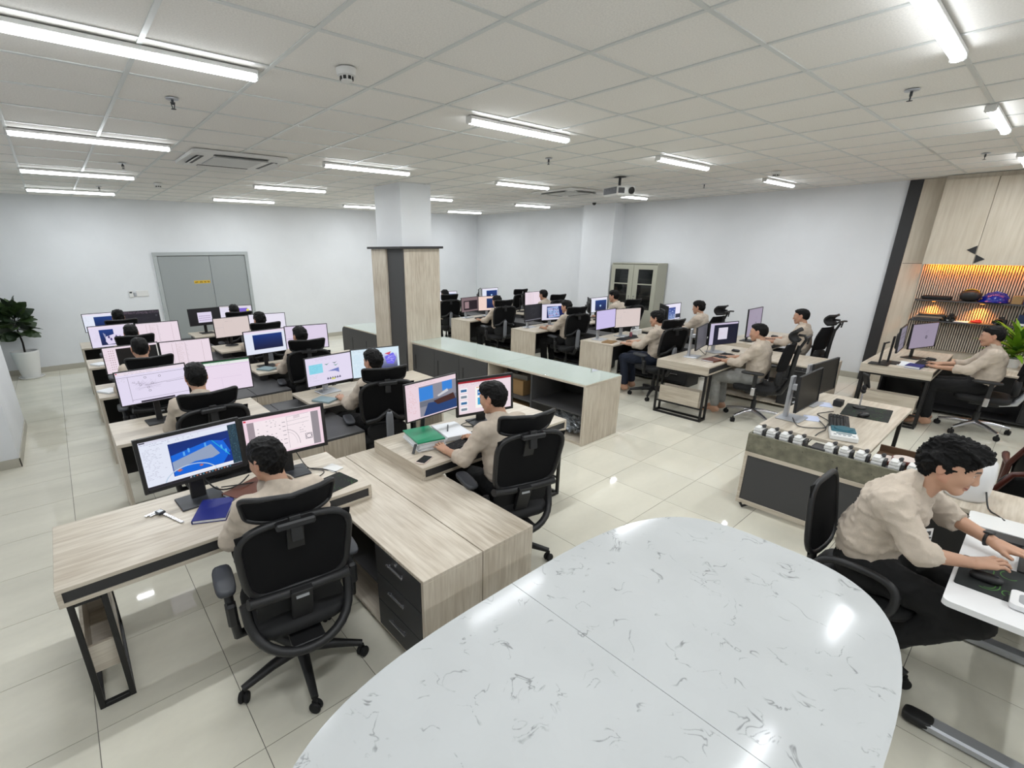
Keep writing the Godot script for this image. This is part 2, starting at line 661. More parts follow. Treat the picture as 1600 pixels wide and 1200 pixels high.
func seg(im: Image, x0: float, y0: float, x1: float, y1: float, col: Color, th := 1) -> void:
	var k := int(maxf(absf(x1 - x0), absf(y1 - y0))) + 1
	for i in k + 1:
		var q := float(i) / k
		fr(im, lerpf(x0, x1, q), lerpf(y0, y1, q), th, th, col)

func ring(im: Image, cx: float, cy: float, rx: float, ry: float, a0: float, a1: float, col: Color, th := 1) -> void:
	for i in 90:
		var a := lerpf(a0, a1, i / 89.0)
		fr(im, cx + cos(a) * rx, cy + sin(a) * ry, th, th, col)

func scribble(im: Image, x: float, y: float, w: float, rows: int, step: float, col: Color, fill := 0.8) -> void:
	for r in rows:
		var q := x
		while q < x + w * rng.randf_range(0.5, 1.0):
			var l := rng.randf_range(4, 14)
			if rng.randf() < fill: fr(im, q, y + r * step, l, 2, col)
			q += l + 3

func poly(im: Image, pts: Array, col: Color) -> void:
	var lo := 1e9
	var hi := -1e9
	for p: Vector2 in pts:
		lo = minf(lo, p.y)
		hi = maxf(hi, p.y)
	for y in range(int(lo), int(hi) + 1):
		var xs := []
		for i in pts.size():
			var a: Vector2 = pts[i]
			var b: Vector2 = pts[(i + 1) % pts.size()]
			if (a.y <= y) != (b.y <= y):
				xs.append(a.x + (y - a.y) / (b.y - a.y) * (b.x - a.x))
		xs.sort()
		for k in range(0, xs.size() - 1, 2): fr(im, xs[k], y, xs[k + 1] - xs[k], 1, col)

func viewport(im: Image, x: int, y: int, w: int, h: int, top: Color, low: Color) -> void:
	for r in h: fr(im, x, y + r, w, 1, top.lerp(low, float(r) / h))

func screen_picture(kind: String) -> Image:
	var W := 480
	var H := 270
	var im := Image.create(W, H, false, Image.FORMAT_RGB8)
	var pink := Color(0.93, 0.87, 0.91)
	var lilac := Color(0.90, 0.87, 0.96)
	var cold := Color(0.90, 0.92, 0.98)
	var ink := Color(0.42, 0.40, 0.45)
	var grey := Color(0.70, 0.68, 0.72)
	var blue := Color(0.02, 0.20, 0.52)
	var navy := Color(0.02, 0.09, 0.28)
	match kind:
		"cad_part":
			im.fill(cold)
			fr(im, 0, 0, W, 14, Color(0.86, 0.86, 0.93))
			scribble(im, 8, 18, 430, 2, 10, Color(0.66, 0.66, 0.76), 0.55)
			fr(im, 4, 4, 26, 6, Color(0.2, 0.2, 0.25))
			viewport(im, 128, 44, 305, 190, Color(0.0, 0.16, 0.46), Color(0.02, 0.22, 0.62))
			fr(im, 433, 14, 47, 240, Color(0.10, 0.22, 0.30))
			for i in 240: fr(im, 433 + rng.randi() % 44, 16 + rng.randi() % 236, 3, 5, Color(0.3, 0.45, 0.5).darkened(rng.randf() * 0.6))
			scribble(im, 10, 48, 100, 22, 8, Color(0.72, 0.72, 0.80), 0.6)
			poly(im, [Vector2(132, 112), Vector2(330, 76), Vector2(400, 96), Vector2(428, 170), Vector2(380, 232), Vector2(132, 232)], Color(0.03, 0.40, 0.86))
			poly(im, [Vector2(132, 150), Vector2(335, 100), Vector2(372, 168), Vector2(330, 182), Vector2(240, 176), Vector2(132, 206)], Color(0.58, 0.64, 0.76))
			ring(im, 210, 268, 130, 82, PI, TAU, Color(0.75, 0.82, 0.9), 5)
			for q in [[160, 205, 15, 9], [268, 208, 12, 7]]: poly(im, [Vector2(q[0] - q[2], q[1]), Vector2(q[0], q[1] - q[3]), Vector2(q[0] + q[2], q[1]), Vector2(q[0], q[1] + q[3])], Color(0.75, 0.42, 0.38))
			for q in [[215, 92], [300, 84], [190, 106], [380, 120], [400, 150]]: fr(im, q[0], q[1], 10, 24, Color(0.35, 0.66, 0.95))
			seg(im, 340, 80, 420, 190, Color(0.15, 0.75, 0.85), 3)
			seg(im, 360, 100, 415, 90, Color(0.1, 0.3, 0.9), 3)
			fr(im, 128, 234, 305, 8, Color(0.96, 0.96, 0.98))
			fr(im, 0, 256, W, 14, Color(0.13, 0.12, 0.16))
			for i in 14: fr(im, 200 + i * 16, 260, 8, 6, [Color(0.8, 0.8, 0.85), Color(0.3, 0.6, 0.7), Color(0.8, 0.5, 0.35)][i % 3])
		"drawing":
			im.fill(Color(0.95, 0.85, 0.90))
			fr(im, 0, 0, W, 20, Color(0.97, 0.82, 0.88))
			fr(im, 4, 6, 14, 10, Color(0.85, 0.15, 0.25))
			fr(im, 20, 24, 40, 236, Color(0.62, 0.57, 0.60))
			fr(im, 412, 24, 48, 236, Color(0.58, 0.55, 0.58))
			fr(im, 60, 24, 352, 236, Color(0.97, 0.92, 0.94))
			for r in 6:
				for q in 6: if rng.randf() < 0.75: fr(im, 76 + q * 26, 76 + r * 26, 8, 3, ink)
			scribble(im, 130, 34, 90, 3, 14, ink, 0.4)
			for r in 6: fr(im, 226, 60 + r * 30, 20, 3, ink)
			for r in [30, 62, 90]: seg(im, 256, r, 396, r - 6, ink, 1)
			seg(im, 256, 30, 256, 250, ink)
			poly(im, [Vector2(300, 30), Vector2(340, 26), Vector2(340, 46), Vector2(300, 50)], Color(0.88, 0.82, 0.85))
			ring(im, 250, 230, 74, 110, -PI / 2, 0, ink, 2)
			ring(im, 250, 230, 58, 92, -PI / 2, 0, ink, 1)
			ring(im, 384, 192, 17, 15, 0, TAU, ink, 3)
			fr(im, 362, 172, 44, 3, ink); fr(im, 362, 210, 44, 3, ink); fr(im, 362, 172, 3, 40, ink); fr(im, 404, 172, 3, 40, ink)
			scribble(im, 330, 90, 60, 5, 16, ink, 0.5)
		"sketch":
			im.fill(lilac)
			fr(im, 0, 0, W, 26, Color(0.93, 0.88, 0.93))
			scribble(im, 60, 12, 330, 2, 12, grey, 0.6)
			fr(im, 4, 4, 10, 8, Color(0.75, 0.2, 0.3))
			fr(im, 0, 44, W, 2, ink)
			fr(im, 74, 44, 2, 210, ink)
			fr(im, 74, 236, 406, 2, ink)
			scribble(im, 8, 56, 50, 3, 10, grey)
			for q in [[190, 66], [290, 70], [150, 120], [200, 150], [205, 178], [230, 120]]: ring(im, q[0], q[1], 8, 8, 0, TAU, ink, 2)
			for i in 26: seg(im, 90 + rng.randf() * 180, 80 + rng.randf() * 90, 110 + rng.randf() * 190, 80 + rng.randf() * 90, Color(0.72, 0.68, 0.78))
			seg(im, 180, 130, 330, 122, ink, 2)
			seg(im, 330, 122, 478, 108, ink, 1)
			seg(im, 330, 130, 478, 124, ink, 2)
			scribble(im, 100, 90, 80, 3, 9, ink, 0.6)
			fr(im, 130, 254, 240, 14, Color(0.16, 0.14, 0.2))
		"sheet_green":
			im.fill(Color(0.93, 0.87, 0.94))
			fr(im, 0, 0, W, 12, Color(0.10, 0.36, 0.20))
			fr(im, 0, 12, W, 22, Color(0.91, 0.93, 0.92))
			scribble(im, 160, 18, 300, 2, 8, grey, 0.4)
			fr(im, 0, 40, W, 2, Color(0.78, 0.6, 0.8))
			seg(im, 170, 150, 400, 150, Color(0.75, 0.65, 0.78))
			seg(im, 240, 150, 240, 240, Color(0.75, 0.65, 0.78))
		"list":
			im.fill(pink)
			scribble(im, 20, 8, 420, 1, 8, grey, 0.4)
			for q in [110, 150, 236, 400]: fr(im, q, 20, 2, 240, Color(0.66, 0.55, 0.58))
			scribble(im, 156, 26, 66, 24, 10, Color(0.75, 0.66, 0.66), 0.8)
			scribble(im, 240, 26, 14, 24, 10, grey, 0.9)
			fr(im, 0, 106, 110, 1, grey)
		"cad_model":
			im.fill(lilac)
			fr(im, 0, 0, W, 22, Color(0.93, 0.88, 0.95))
			scribble(im, 30, 28, 70, 16, 11, Color(0.78, 0.72, 0.82), 0.5)
			viewport(im, 100, 48, 150, 200, Color(0.04, 0.22, 0.52), navy)
			poly(im, [Vector2(160, 140), Vector2(260, 110), Vector2(330, 130), Vector2(340, 230), Vector2(170, 244), Vector2(150, 200)], Color(0.88, 0.84, 0.95))
			for q in [[210, 180], [270, 150], [310, 160], [190, 150]]: poly(im, [Vector2(q[0] - 12, q[1]), Vector2(q[0], q[1] - 24), Vector2(q[0] + 14, q[1] - 4), Vector2(q[0] + 4, q[1] + 22)], [Color(0.65, 0.35, 0.75), Color(0.25, 0.2, 0.45), Color(0.8, 0.55, 0.85)][rng.randi() % 3])
			for q in [[140, 90], [152, 100]]: seg(im, q[0], q[1], q[0] + 16, q[1] + 90, Color(0.85, 0.85, 0.95), 4)
		"dark_plan":
			im.fill(Color(0.10, 0.09, 0.13))
			for i in 260: fr(im, rng.randf() * W, rng.randf() * 40, 9, 3, Color(0.42, 0.36, 0.42))
			scribble(im, 6, 50, 60, 18, 11, Color(0.3, 0.26, 0.3), 0.6)
			for i in 9: ring(im, 110 + i * 42, 200, 9, 12, 0, TAU, Color(0.7, 0.68, 0.72), 4)
			ring(im, 440, 80, 10, 10, 0, TAU, Color(0.6, 0.6, 0.65), 2)
			for i in 60: seg(im, 90 + rng.randf() * 360, 60 + rng.randf() * 120, 90 + rng.randf() * 360, 60 + rng.randf() * 120, Color(0.17, 0.16, 0.2))
		"dark_web":
			im.fill(Color(0.11, 0.11, 0.14))
			for i in 70:
				var x := 150 + rng.randf() * 220
				var y := 40 + rng.randf() * 160
				seg(im, x, y, x + rng.randf_range(-60, 60), y + rng.randf_range(-60, 60), Color(0.30, 0.31, 0.32))
			ring(im, 250, 110, 60, 60, 0, TAU, Color(0.32, 0.34, 0.34), 3)
			fr(im, 0, 246, W, 12, Color(0.5, 0.5, 0.54))
		"cad_blue":
			im.fill(cold)
			fr(im, 0, 0, W, 26, Color(0.93, 0.88, 0.95))
			scribble(im, 20, 40, 70, 12, 14, Color(0.82, 0.82, 0.9), 0.4)
			viewport(im, 96, 44, 350, 176, Color(0.01, 0.20, 0.50), Color(0.02, 0.07, 0.24))
		"cad_small":
			im.fill(cold)
			fr(im, 0, 0, W, 30, Color(0.92, 0.90, 0.96))
			scribble(im, 20, 50, 60, 14, 12, grey, 0.3)
			viewport(im, 130, 50, 330, 200, Color(0.02, 0.22, 0.50), navy)
			poly(im, [Vector2(260, 150), Vector2(290, 140), Vector2(316, 152), Vector2(300, 178), Vector2(268, 174)], Color(0.72, 0.85, 0.95))
		"gallery":
			im.fill(lilac)
			scribble(im, 60, 20, 380, 2, 12, Color(0.72, 0.66, 0.76), 0.7)
			fr(im, 30, 66, 140, 90, Color(0.55, 0.85, 0.93))
			scribble(im, 40, 76, 120, 6, 13, Color(0.35, 0.7, 0.8), 0.7)
			for q in [[215, 70, Color(0.3, 0.55, 0.5)], [300, 66, Color(0.35, 0.45, 0.45)], [310, 90, Color(0.3, 0.6, 0.5)]]:
				poly(im, [Vector2(q[0] - 24, q[1] + 6), Vector2(q[0], q[1] + 20), Vector2(q[0] + 30, q[1]), Vector2(q[0] + 4, q[1] + 10)], q[2])
			poly(im, [Vector2(220, 150), Vector2(340, 130), Vector2(340, 180), Vector2(300, 160)], Color(0.45, 0.5, 0.75))
			for i in 6: poly(im, [Vector2(200 + i * 26, 226), Vector2(214 + i * 26, 210), Vector2(226 + i * 26, 228), Vector2(212 + i * 26, 236)], Color(0.4, 0.38, 0.5))
			scribble(im, 30, 176, 130, 5, 12, grey, 0.7)
			fr(im, 250, 226, 40, 16, Color(0.85, 0.85, 0.45))
		"cad_violet":
			im.fill(Color(0.86, 0.93, 0.98))
			scribble(im, 20, 10, 420, 2, 12, grey, 0.6)
			scribble(im, 20, 50, 110, 17, 12, Color(0.62, 0.78, 0.88), 0.8)
			viewport(im, 240, 60, 220, 200, Color(0.85, 0.88, 0.98), Color(0.05, 0.07, 0.25))
			poly(im, [Vector2(330, 60), Vector2(400, 44), Vector2(380, 76)], Color(0.82, 0.3, 0.4))
			poly(im, [Vector2(330, 90), Vector2(420, 56), Vector2(450, 110), Vector2(420, 170), Vector2(350, 160)], Color(0.45, 0.42, 0.92))
			for i in 14: seg(im, 340 + rng.randf() * 90, 80 + rng.randf() * 70, 350 + rng.randf() * 90, 80 + rng.randf() * 70, Color(0.78, 0.76, 1.0), 2)
		"cad_grey":
			im.fill(Color(0.93, 0.84, 0.88))
			scribble(im, 20, 10, 420, 2, 11, Color(0.8, 0.68, 0.68), 0.7)
			scribble(im, 16, 50, 90, 14, 13, Color(0.85, 0.6, 0.6), 0.6)
			fr(im, 120, 36, 360, 226, Color(0.55, 0.55, 0.60))
			fr(im, 120, 44, 130, 100, Color(0.20, 0.52, 0.86))
			fr(im, 340, 36, 100, 70, Color(0.20, 0.52, 0.86))
			fr(im, 120, 150, 360, 40, Color(0.42, 0.44, 0.50))
			poly(im, [Vector2(150, 262), Vector2(200, 170), Vector2(480, 190), Vector2(480, 262)], Color(0.10, 0.24, 0.46))
			poly(im, [Vector2(250, 165), Vector2(450, 140), Vector2(470, 190), Vector2(290, 200)], Color(0.26, 0.13, 0.12))
			poly(im, [Vector2(290, 130), Vector2(390, 96), Vector2(400, 118), Vector2(300, 142)], Color(0.82, 0.82, 0.84))
		"slides":
			im.fill(Color(0.94, 0.87, 0.90))
			fr(im, 0, 0, W, 16, Color(0.62, 0.10, 0.16))
			scribble(im, 10, 22, 440, 2, 9, grey, 0.6)
			for i in 4:
				fr(im, 16, 54 + i * 52, 66, 38, Color(0.97, 0.96, 0.97))
				fr(im, 22, 66 + i * 52, 52, 20, [Color(0.2, 0.42, 0.62), Color(0.5, 0.55, 0.6)][i % 2])
			fr(im, 150, 56, 250, 180, Color(0.98, 0.97, 0.95))
			fr(im, 160, 60, 120, 6, Color(0.85, 0.6, 0.4))
			fr(im, 170, 84, 120, 46, Color(0.16, 0.47, 0.74))
			fr(im, 170, 150, 120, 60, Color(0.25, 0.66, 0.86))
			fr(im, 190, 170, 70, 34, Color(0.2, 0.25, 0.35))
			fr(im, 176, 100, 100, 10, Color(0.8, 0.84, 0.88))
		"blank_lilac":
			im.fill(Color(0.80, 0.76, 0.93))
			scribble(im, 120, 56, 130, 1, 8, Color(0.6, 0.56, 0.72), 0.6)
			for q in [[90, 100], [120, 140]]: seg(im, q[0], q[1], q[0] + 260, q[1], Color(0.76, 0.72, 0.9))
		"blank_sand":
			im.fill(Color(0.86, 0.80, 0.79))
			fr(im, 120, 70, 1, 190, grey)
			fr(im, 0, 130, 120, 2, grey)
			scribble(im, 150, 48, 110, 1, 8, ink, 0.9)
			scribble(im, 20, 20, 440, 1, 8, Color(0.78, 0.72, 0.72), 0.5)
		"blank_white":
			im.fill(Color(0.92, 0.90, 0.96))
			scribble(im, 20, 20, 180, 4, 14, grey, 0.4)
			scribble(im, 30, 170, 90, 4, 14, Color(0.3, 0.3, 0.5), 0.6)
		"dark_grey":
			im.fill(Color(0.30, 0.30, 0.33))
			scribble(im, 60, 40, 330, 5, 26, Color(0.40, 0.40, 0.43), 0.6)
		"dialog":
			im.fill(Color(0.05, 0.07, 0.17))
			fr(im, 0, 0, W, 22, Color(0.80, 0.76, 0.86))
			fr(im, 0, 22, 70, 248, Color(0.76, 0.74, 0.84))
			fr(im, 150, 60, 160, 150, Color(0.86, 0.84, 0.90))
			scribble(im, 180, 110, 90, 4, 16, Color(0.78, 0.66, 0.76), 0.6)
		"dark_window":
			im.fill(Color(0.07, 0.07, 0.09))
			fr(im, 130, 60, 220, 170, Color(0.88, 0.85, 0.94))
			for r in 3:
				for q in 7: fr(im, 150 + q * 26, 116 + r * 34, 18, 14, Color(0.66, 0.58, 0.72))
		"list_dark":
			im.fill(pink)
			fr(im, 110, 20, 370, 236, Color(0.04, 0.04, 0.05))
			fr(im, 470, 10, 10, 250, Color(0.8, 0.8, 0.78))
			for r in 9:
				for q in 3: fr(im, 44 + q * 18, 34 + r * 24, 8, 6, Color(0.6, 0.42, 0.45))
			scribble(im, 6, 30, 30, 12, 20, Color(0.75, 0.55, 0.6), 0.6)
		"warm_small":
			im.fill(Color(0.95, 0.84, 0.80))
			viewport(im, 180, 40, 260, 190, Color(0.04, 0.20, 0.42), navy)
			fr(im, 310, 120, 70, 50, Color(0.55, 0.35, 0.35))
			scribble(im, 20, 40, 120, 12, 16, Color(0.85, 0.66, 0.62), 0.4)
		"brown_window":
			im.fill(Color(0.50, 0.42, 0.44))
			fr(im, 60, 60, 390, 180, Color(0.14, 0.10, 0.13))
			fr(im, 90, 80, 120, 130, Color(0.60, 0.50, 0.52))
		"part_colors":
			im.fill(Color(0.88, 0.86, 0.94))
			viewport(im, 100, 40, 360, 200, Color(0.04, 0.14, 0.42), Color(0.03, 0.08, 0.3))
			poly(im, [Vector2(110, 60), Vector2(330, 40), Vector2(370, 220), Vector2(140, 236)], Color(0.62, 0.70, 0.88))
			for i in 40: fr(im, 130 + rng.randf() * 200, 60 + rng.randf() * 150, 22, 10, [Color(0.85, 0.4, 0.5), Color(0.2, 0.25, 0.5), Color(0.85, 0.88, 0.95), Color(0.3, 0.5, 0.6)][rng.randi() % 4])
		"board_blue":
			im.fill(Color(0.92, 0.90, 0.97))
			viewport(im, 110, 60, 220, 200, Color(0.12, 0.22, 0.55), Color(0.5, 0.58, 0.75))
			for i in 30: fr(im, 130 + rng.randf() * 170, 90 + rng.randf() * 150, 24, 7, [Color(0.8, 0.85, 0.95), Color(0.3, 0.38, 0.6)][i % 2])
			fr(im, 340, 180, 140, 70, Color(0.05, 0.08, 0.2))
		"violet_bar":
			im.fill(Color(0.90, 0.88, 0.95))
			fr(im, 270, 40, 150, 60, Color(0.50, 0.40, 0.80))
			fr(im, 400, 60, 40, 60, Color(0.90, 0.88, 0.35))
			scribble(im, 30, 50, 80, 14, 14, grey, 0.4)
			fr(im, 0, 0, W, 20, Color(0.85, 0.82, 0.85))
		"mail":
			im.fill(Color(0.88, 0.83, 0.92))
			scribble(im, 20, 30, 110, 8, 20, Color(0.75, 0.68, 0.80), 0.5)
			fr(im, 10, 140, 120, 4, Color(0.62, 0.52, 0.68))
		"grey_pages":
			im.fill(Color(0.52, 0.53, 0.52))
			fr(im, 120, 10, 3, 250, Color(0.3, 0.3, 0.32))
			scribble(im, 140, 30, 300, 12, 18, Color(0.6, 0.6, 0.58), 0.7)
		"off":
			im.fill(Color(0.02, 0.02, 0.025))
		"dusk_page":
			im.fill(Color(0.60, 0.56, 0.64))
			scribble(im, 270, 80, 60, 3, 14, Color(0.3, 0.28, 0.34), 0.8)
			ring(im, 290, 150, 14, 14, 0, TAU, Color(0.36, 0.33, 0.4), 10)
			seg(im, 250, 10, 250, 260, Color(0.55, 0.5, 0.6))
		"dusk_side":
			im.fill(Color(0.50, 0.48, 0.54))
			for r in [70, 120, 200]: fr(im, 20, r, 400, 8, Color(0.2, 0.19, 0.22))
	return im

func screen_material(kind: String) -> StandardMaterial3D:
	var key := "screen_" + kind
	if M.has(key): return M[key]
	var m := mat(key, Color(0.02, 0.02, 0.02), 0.35)
	if kind != "off":
		m.emission_enabled = true
		m.emission = Color.WHITE
		m.emission_texture = ImageTexture.create_from_image(screen_picture(kind))
		m.emission_operator = BaseMaterial3D.EMISSION_OP_MULTIPLY
		m.emission_energy_multiplier = 0.95
	return m

var mon_mesh := {}

# style: 0 black stand, 1 silver stand, 2 thick bezel with grey foot. Faces +z; y is the height of the lower edge above the desk
func monitor(style: int, kind: String, label: String, at: Vector3, yaw: float, low := 0.17, w := 0.54, h := 0.315, group := "desktop monitors") -> Node3D:
	var o := thing("monitor", label, "monitor", at, yaw, group)
	var bz := 0.022 if style == 2 else 0.009
	var key := "%d_%.3f_%.2f_%.2f" % [style, low, w, h]
	if not mon_mesh.has(key):
		var a := MB.new()
		a.at(Vector3(0, low + h / 2, 0.03), 0, -0.05)
		for s: float in [-1, 1]:
			a.box(Vector3(s * (w - bz) / 2, 0, 0), Vector3(bz, h, 0.022), 0.002)
			a.box(Vector3(0, s * (h - bz) / 2, 0), Vector3(w - bz * 2, bz, 0.022), 0.002)
		a.box(Vector3(0, 0, -0.003), Vector3(w - bz * 2, h - bz * 2, 0.014))
		var back := MB.new()
		back.at(Vector3(0, low + h / 2, 0.03), 0, -0.05)
		back.blob(Vector3(0, -0.02, -0.018), Vector3(w * 0.36, h * 0.33, 0.022), 0.35, 16, 8)
		var st := MB.new()
		if style == 2:
			st.box(Vector3(0, 0.10 + low * 0.35, -0.045), Vector3(0.085, 0.2 + low * 0.7, 0.035), 0.006)
		elif style == 3:
			st.tube([Vector3(0, 0.012, -0.11), Vector3(0.0, 0.2, -0.08), Vector3(0, low + h / 2, 0.0)], 0.018, 10)
		elif style == 1:
			st.box(Vector3(0, (low + h * 0.8) / 2 + 0.004, -0.10), Vector3(0.06, low + h * 0.8, 0.03), 0.006)
			st.box(Vector3(0, low + h * 0.5, -0.05), Vector3(0.05, 0.05, 0.09), 0.004)
		else:
			st.box(Vector3(0, (low + h * 0.55) / 2 + 0.004, -0.04), Vector3(0.05, low + h * 0.55, 0.022), 0.005)
		var ft := MB.new()
		if style == 3:
			ft.lathe([Vector2(0, 0), Vector2(0.098, 0), Vector2(0.10, 0.006), Vector2(0.085, 0.014), Vector2(0.0, 0.02)], 24, false, Vector3(0, 0, -0.11))
		else:
			ft.box(Vector3(0, 0.006, -0.05 if style == 1 else -0.01), Vector3(0.25 if style == 2 else 0.22, 0.012, 0.19), 0.004)
		var sm: Material = M.silver if style == 1 else M.black
		var fm: Material = M.silver if style == 1 else (M.pad if style == 2 else M.black)
		mon_mesh[key] = [a.mesh(M.black), back.mesh(M.black), st.mesh(sm), ft.mesh(fm)]
	var q: Array = mon_mesh[key]
	place(o, "bezel", q[0])
	place(o, "back_cover", q[1])
	place(o, "stand", q[2])
	place(o, "foot", q[3])
	var s := MB.new()
	s.at(Vector3(0, low + h / 2, 0.03), 0, -0.05)
	s.screen(Vector3(0, 0, 0.0048), w - bz * 2, h - bz * 2)
	part(o, "screen", s, screen_material(kind))
	return o


# ---------------------------------------------------------------- small things on desks
var kb_mesh := []

func keyboard(label: String, at: Vector3, yaw := 0.0, group := "keyboards") -> Node3D:
	var o := thing("keyboard", label, "keyboard", at, yaw, group)
	if kb_mesh.is_empty():
		var b := MB.new()
		b.box(Vector3(0, 0.008, 0), Vector3(0.44, 0.016, 0.145), 0.004)
		var k := MB.new()
		for r in 5:
			var x := -0.21
			var q := 0
			while x < 0.205:
				var w := 0.018 if not (r == 4 and q == 4) else 0.11
				if not (r < 4 and absf(x - 0.095) < 0.006):
					k.box(Vector3(x + w / 2, 0.0195, -0.055 + r * 0.0235), Vector3(w - 0.003, 0.008, 0.0185), 0.0015)
				x += w + 0.0012
				q += 1
		kb_mesh = [b.mesh(M.black), k.mesh(M.key)]
	place(o, "base", kb_mesh[0])
	var ks := place(o, "keys", kb_mesh[1])
	ks.set_meta("kind", "stuff")
	return o

var mouse_mesh := []

func mouse(label: String, at: Vector3, yaw := 0.0) -> Node3D:
	var o := thing("computer_mouse", label, "mouse", at, yaw, "computer mice")
	if mouse_mesh.is_empty():
		var b := MB.new()
		b.blob(Vector3(0, 0.016, 0), Vector3(0.031, 0.02, 0.056), 0.75, 16, 10)
		var w := MB.new()
		w.at(Vector3(0, 0.033, -0.03), 0, 0, PI / 2).lathe([Vector2(0, -0.004), Vector2(0.007, -0.004), Vector2(0.007, 0.004), Vector2(0, 0.004)], 12)
		mouse_mesh = [b.mesh(M.black), w.mesh(M.pad)]
	place(o, "shell", mouse_mesh[0])
	place(o, "wheel", mouse_mesh[1])
	return o

func rrect(w: float, d: float, r: float, k := 5) -> PackedVector2Array:
	var p := PackedVector2Array()
	for q in [[1, 1, 0.0], [-1, 1, PI / 2], [-1, -1, PI], [1, -1, PI * 1.5]]:
		for i in k + 1:
			var a: float = q[2] + PI / 2 * i / k
			p.append(Vector2(q[0] * (w / 2 - r) + cos(a) * r, q[1] * (d / 2 - r) + sin(a) * r))
	return p

func cable(label: String, pts: Array, r := 0.004) -> void:
	var c := Curve3D.new()
	for i in pts.size():
		var a: Vector3 = pts[maxi(i - 1, 0)]
		var b: Vector3 = pts[mini(i + 1, pts.size() - 1)]
		c.add_point(pts[i], (a - b) * 0.17, (b - a) * 0.17)
	var q := []
	var l := c.get_baked_length()
	var n := maxi(8, int(l / 0.025))
	for i in n + 1: q.append(c.sample_baked(l * i / n, true))
	solo("cable", label, "cable", MB.new().tube(q, r, 6), M.black)

func notebook(label: String, col: String, at: Vector3, yaw: float, s := Vector3(0.18, 0.022, 0.25)) -> Node3D:
	var o := thing("notebook", label, "notebook", at, yaw)
	part(o, "cover", MB.new().box(Vector3(0, s.y - 0.002, 0), Vector3(s.x, 0.004, s.z), 0.0015).box(Vector3(0, 0.002, 0), Vector3(s.x, 0.004, s.z), 0.0015).box(Vector3(-s.x / 2 + 0.002, s.y / 2, 0), Vector3(0.004, s.y - 0.008, s.z)), M[col])
	part(o, "pages", MB.new().box(Vector3(0.001, s.y / 2, 0), Vector3(s.x - 0.01, s.y - 0.008, s.z - 0.008)), M.paper)
	return o

# ---------------------------------------------------------------- desks and cabinets
# desk with a hollow wooden top, dark inset fronts and a black box frame with a tray under one end
func frame_desk(label: String, x0: float, x1: float, zb: float, zf: float, leg_x: Array, th := 0.1) -> Node3D:
	var o := thing("office_desk", label, "desk", Vector3((x0 + x1) / 2, 0, (zb + zf) / 2))
	var w := x1 - x0
	var d := zf - zb
	part(o, "top_board", MB.new().box(Vector3(0, DT - 0.011, 0), Vector3(w, 0.022, d), 0.002), M.wood)
	var ap := MB.new()
	ap.box(Vector3(0, DT - th + 0.01, 0), Vector3(w, 0.02, d), 0.002)
	for s: float in [-1, 1]: ap.box(Vector3(s * (w - 0.022) / 2, DT - th / 2, 0), Vector3(0.022, th - 0.042, d), 0.0)
	part(o, "apron", ap, M.wood)
	for s: float in [-1, 1]:
		part(o, "inset_strip", MB.new().box(Vector3(0, DT - th / 2, s * (d / 2 - 0.014)), Vector3(w - 0.044, th - 0.042, 0.012)), M.charcoal_dark)
	for lx: float in leg_x:
		var f := MB.new()
		var hx := 0.065
		var hz := d / 2 - 0.03
		var cx := lx - (x0 + x1) / 2
		var b := 0.026
		var top := DT - th - 0.0
		for sx: float in [-1, 1]:
			for sz: float in [-1, 1]:
				f.box(Vector3(cx + sx * hx, top / 2, sz * hz), Vector3(b, top, b), 0.002)
			f.box(Vector3(cx + sx * hx, b / 2, 0), Vector3(b, b, hz * 2 - b), 0.002)
			f.box(Vector3(cx + sx * hx, 0.17, 0), Vector3(b * 0.7, b * 0.7, hz * 2 - b), 0.002)
			f.box(Vector3(cx + sx * hx, top - b / 2, 0), Vector3(b, b, hz * 2 - b), 0.002)
		for sz: float in [-1, 1]:
			f.box(Vector3(cx, b / 2, sz * hz), Vector3(hx * 2 - b, b, b), 0.002)
			f.box(Vector3(cx, top - b / 2, sz * hz), Vector3(hx * 2 - b, b, b), 0.002)
		part(o, "leg_frame", f, M.steel_black)
		var tr := MB.new()
		for sx: float in [-1, 1]: tr.box(Vector3(cx + sx * (hx - 0.002), 0.29, 0), Vector3(0.016, 0.21, hz * 2 - 0.09), 0.001)
		tr.box(Vector3(cx, 0.19, 0), Vector3(hx * 2 - 0.02, 0.016, hz * 2 - 0.09))
		for sz: float in [-1, 1]: tr.box(Vector3(cx, 0.27, sz * (hz - 0.053)), Vector3(hx * 2 - 0.02, 0.145, 0.016))
		part(o, "cable_tray", tr, M.wood)
	return o

# desk on a full side panel; side: -1 panel on the left, 1 on the right
func panel_desk(label: String, x0: float, x1: float, zb: float, zf: float, side: int, riser := 0.0) -> Node3D:
	var o := thing("office_desk", label, "desk", Vector3((x0 + x1) / 2, 0, (zb + zf) / 2))
	var w := x1 - x0
	var d := zf - zb
	part(o, "top_board", MB.new().box(Vector3(0, DT - 0.014, 0), Vector3(w, 0.028, d), 0.003), M.wood)
	part(o, "side_panel", MB.new().box(Vector3(side * (w / 2 - 0.014), (DT - 0.028) / 2, 0), Vector3(0.028, DT - 0.028, d - 0.01), 0.002), M.wood_up)
	part(o, "modesty_panel", MB.new().box(Vector3(side * 0.115, 0.5, -d / 2 + 0.09), Vector3(w - 0.29, 0.44, 0.018)), M.charcoal_dark)
	if riser > 0.0:
		part(o, "support_block", MB.new().box(Vector3(-side * (w / 2 - 0.08), DT - 0.028 - riser / 2, 0), Vector3(0.1, riser, d - 0.16), 0.002), M.charcoal)
	else:
		part(o, "leg", MB.new().box(Vector3(-side * (w / 2 - 0.04), (DT - 0.028) / 2, -d / 2 + 0.12), Vector3(0.05, DT - 0.028, 0.05), 0.002), M.charcoal_dark)
	return o

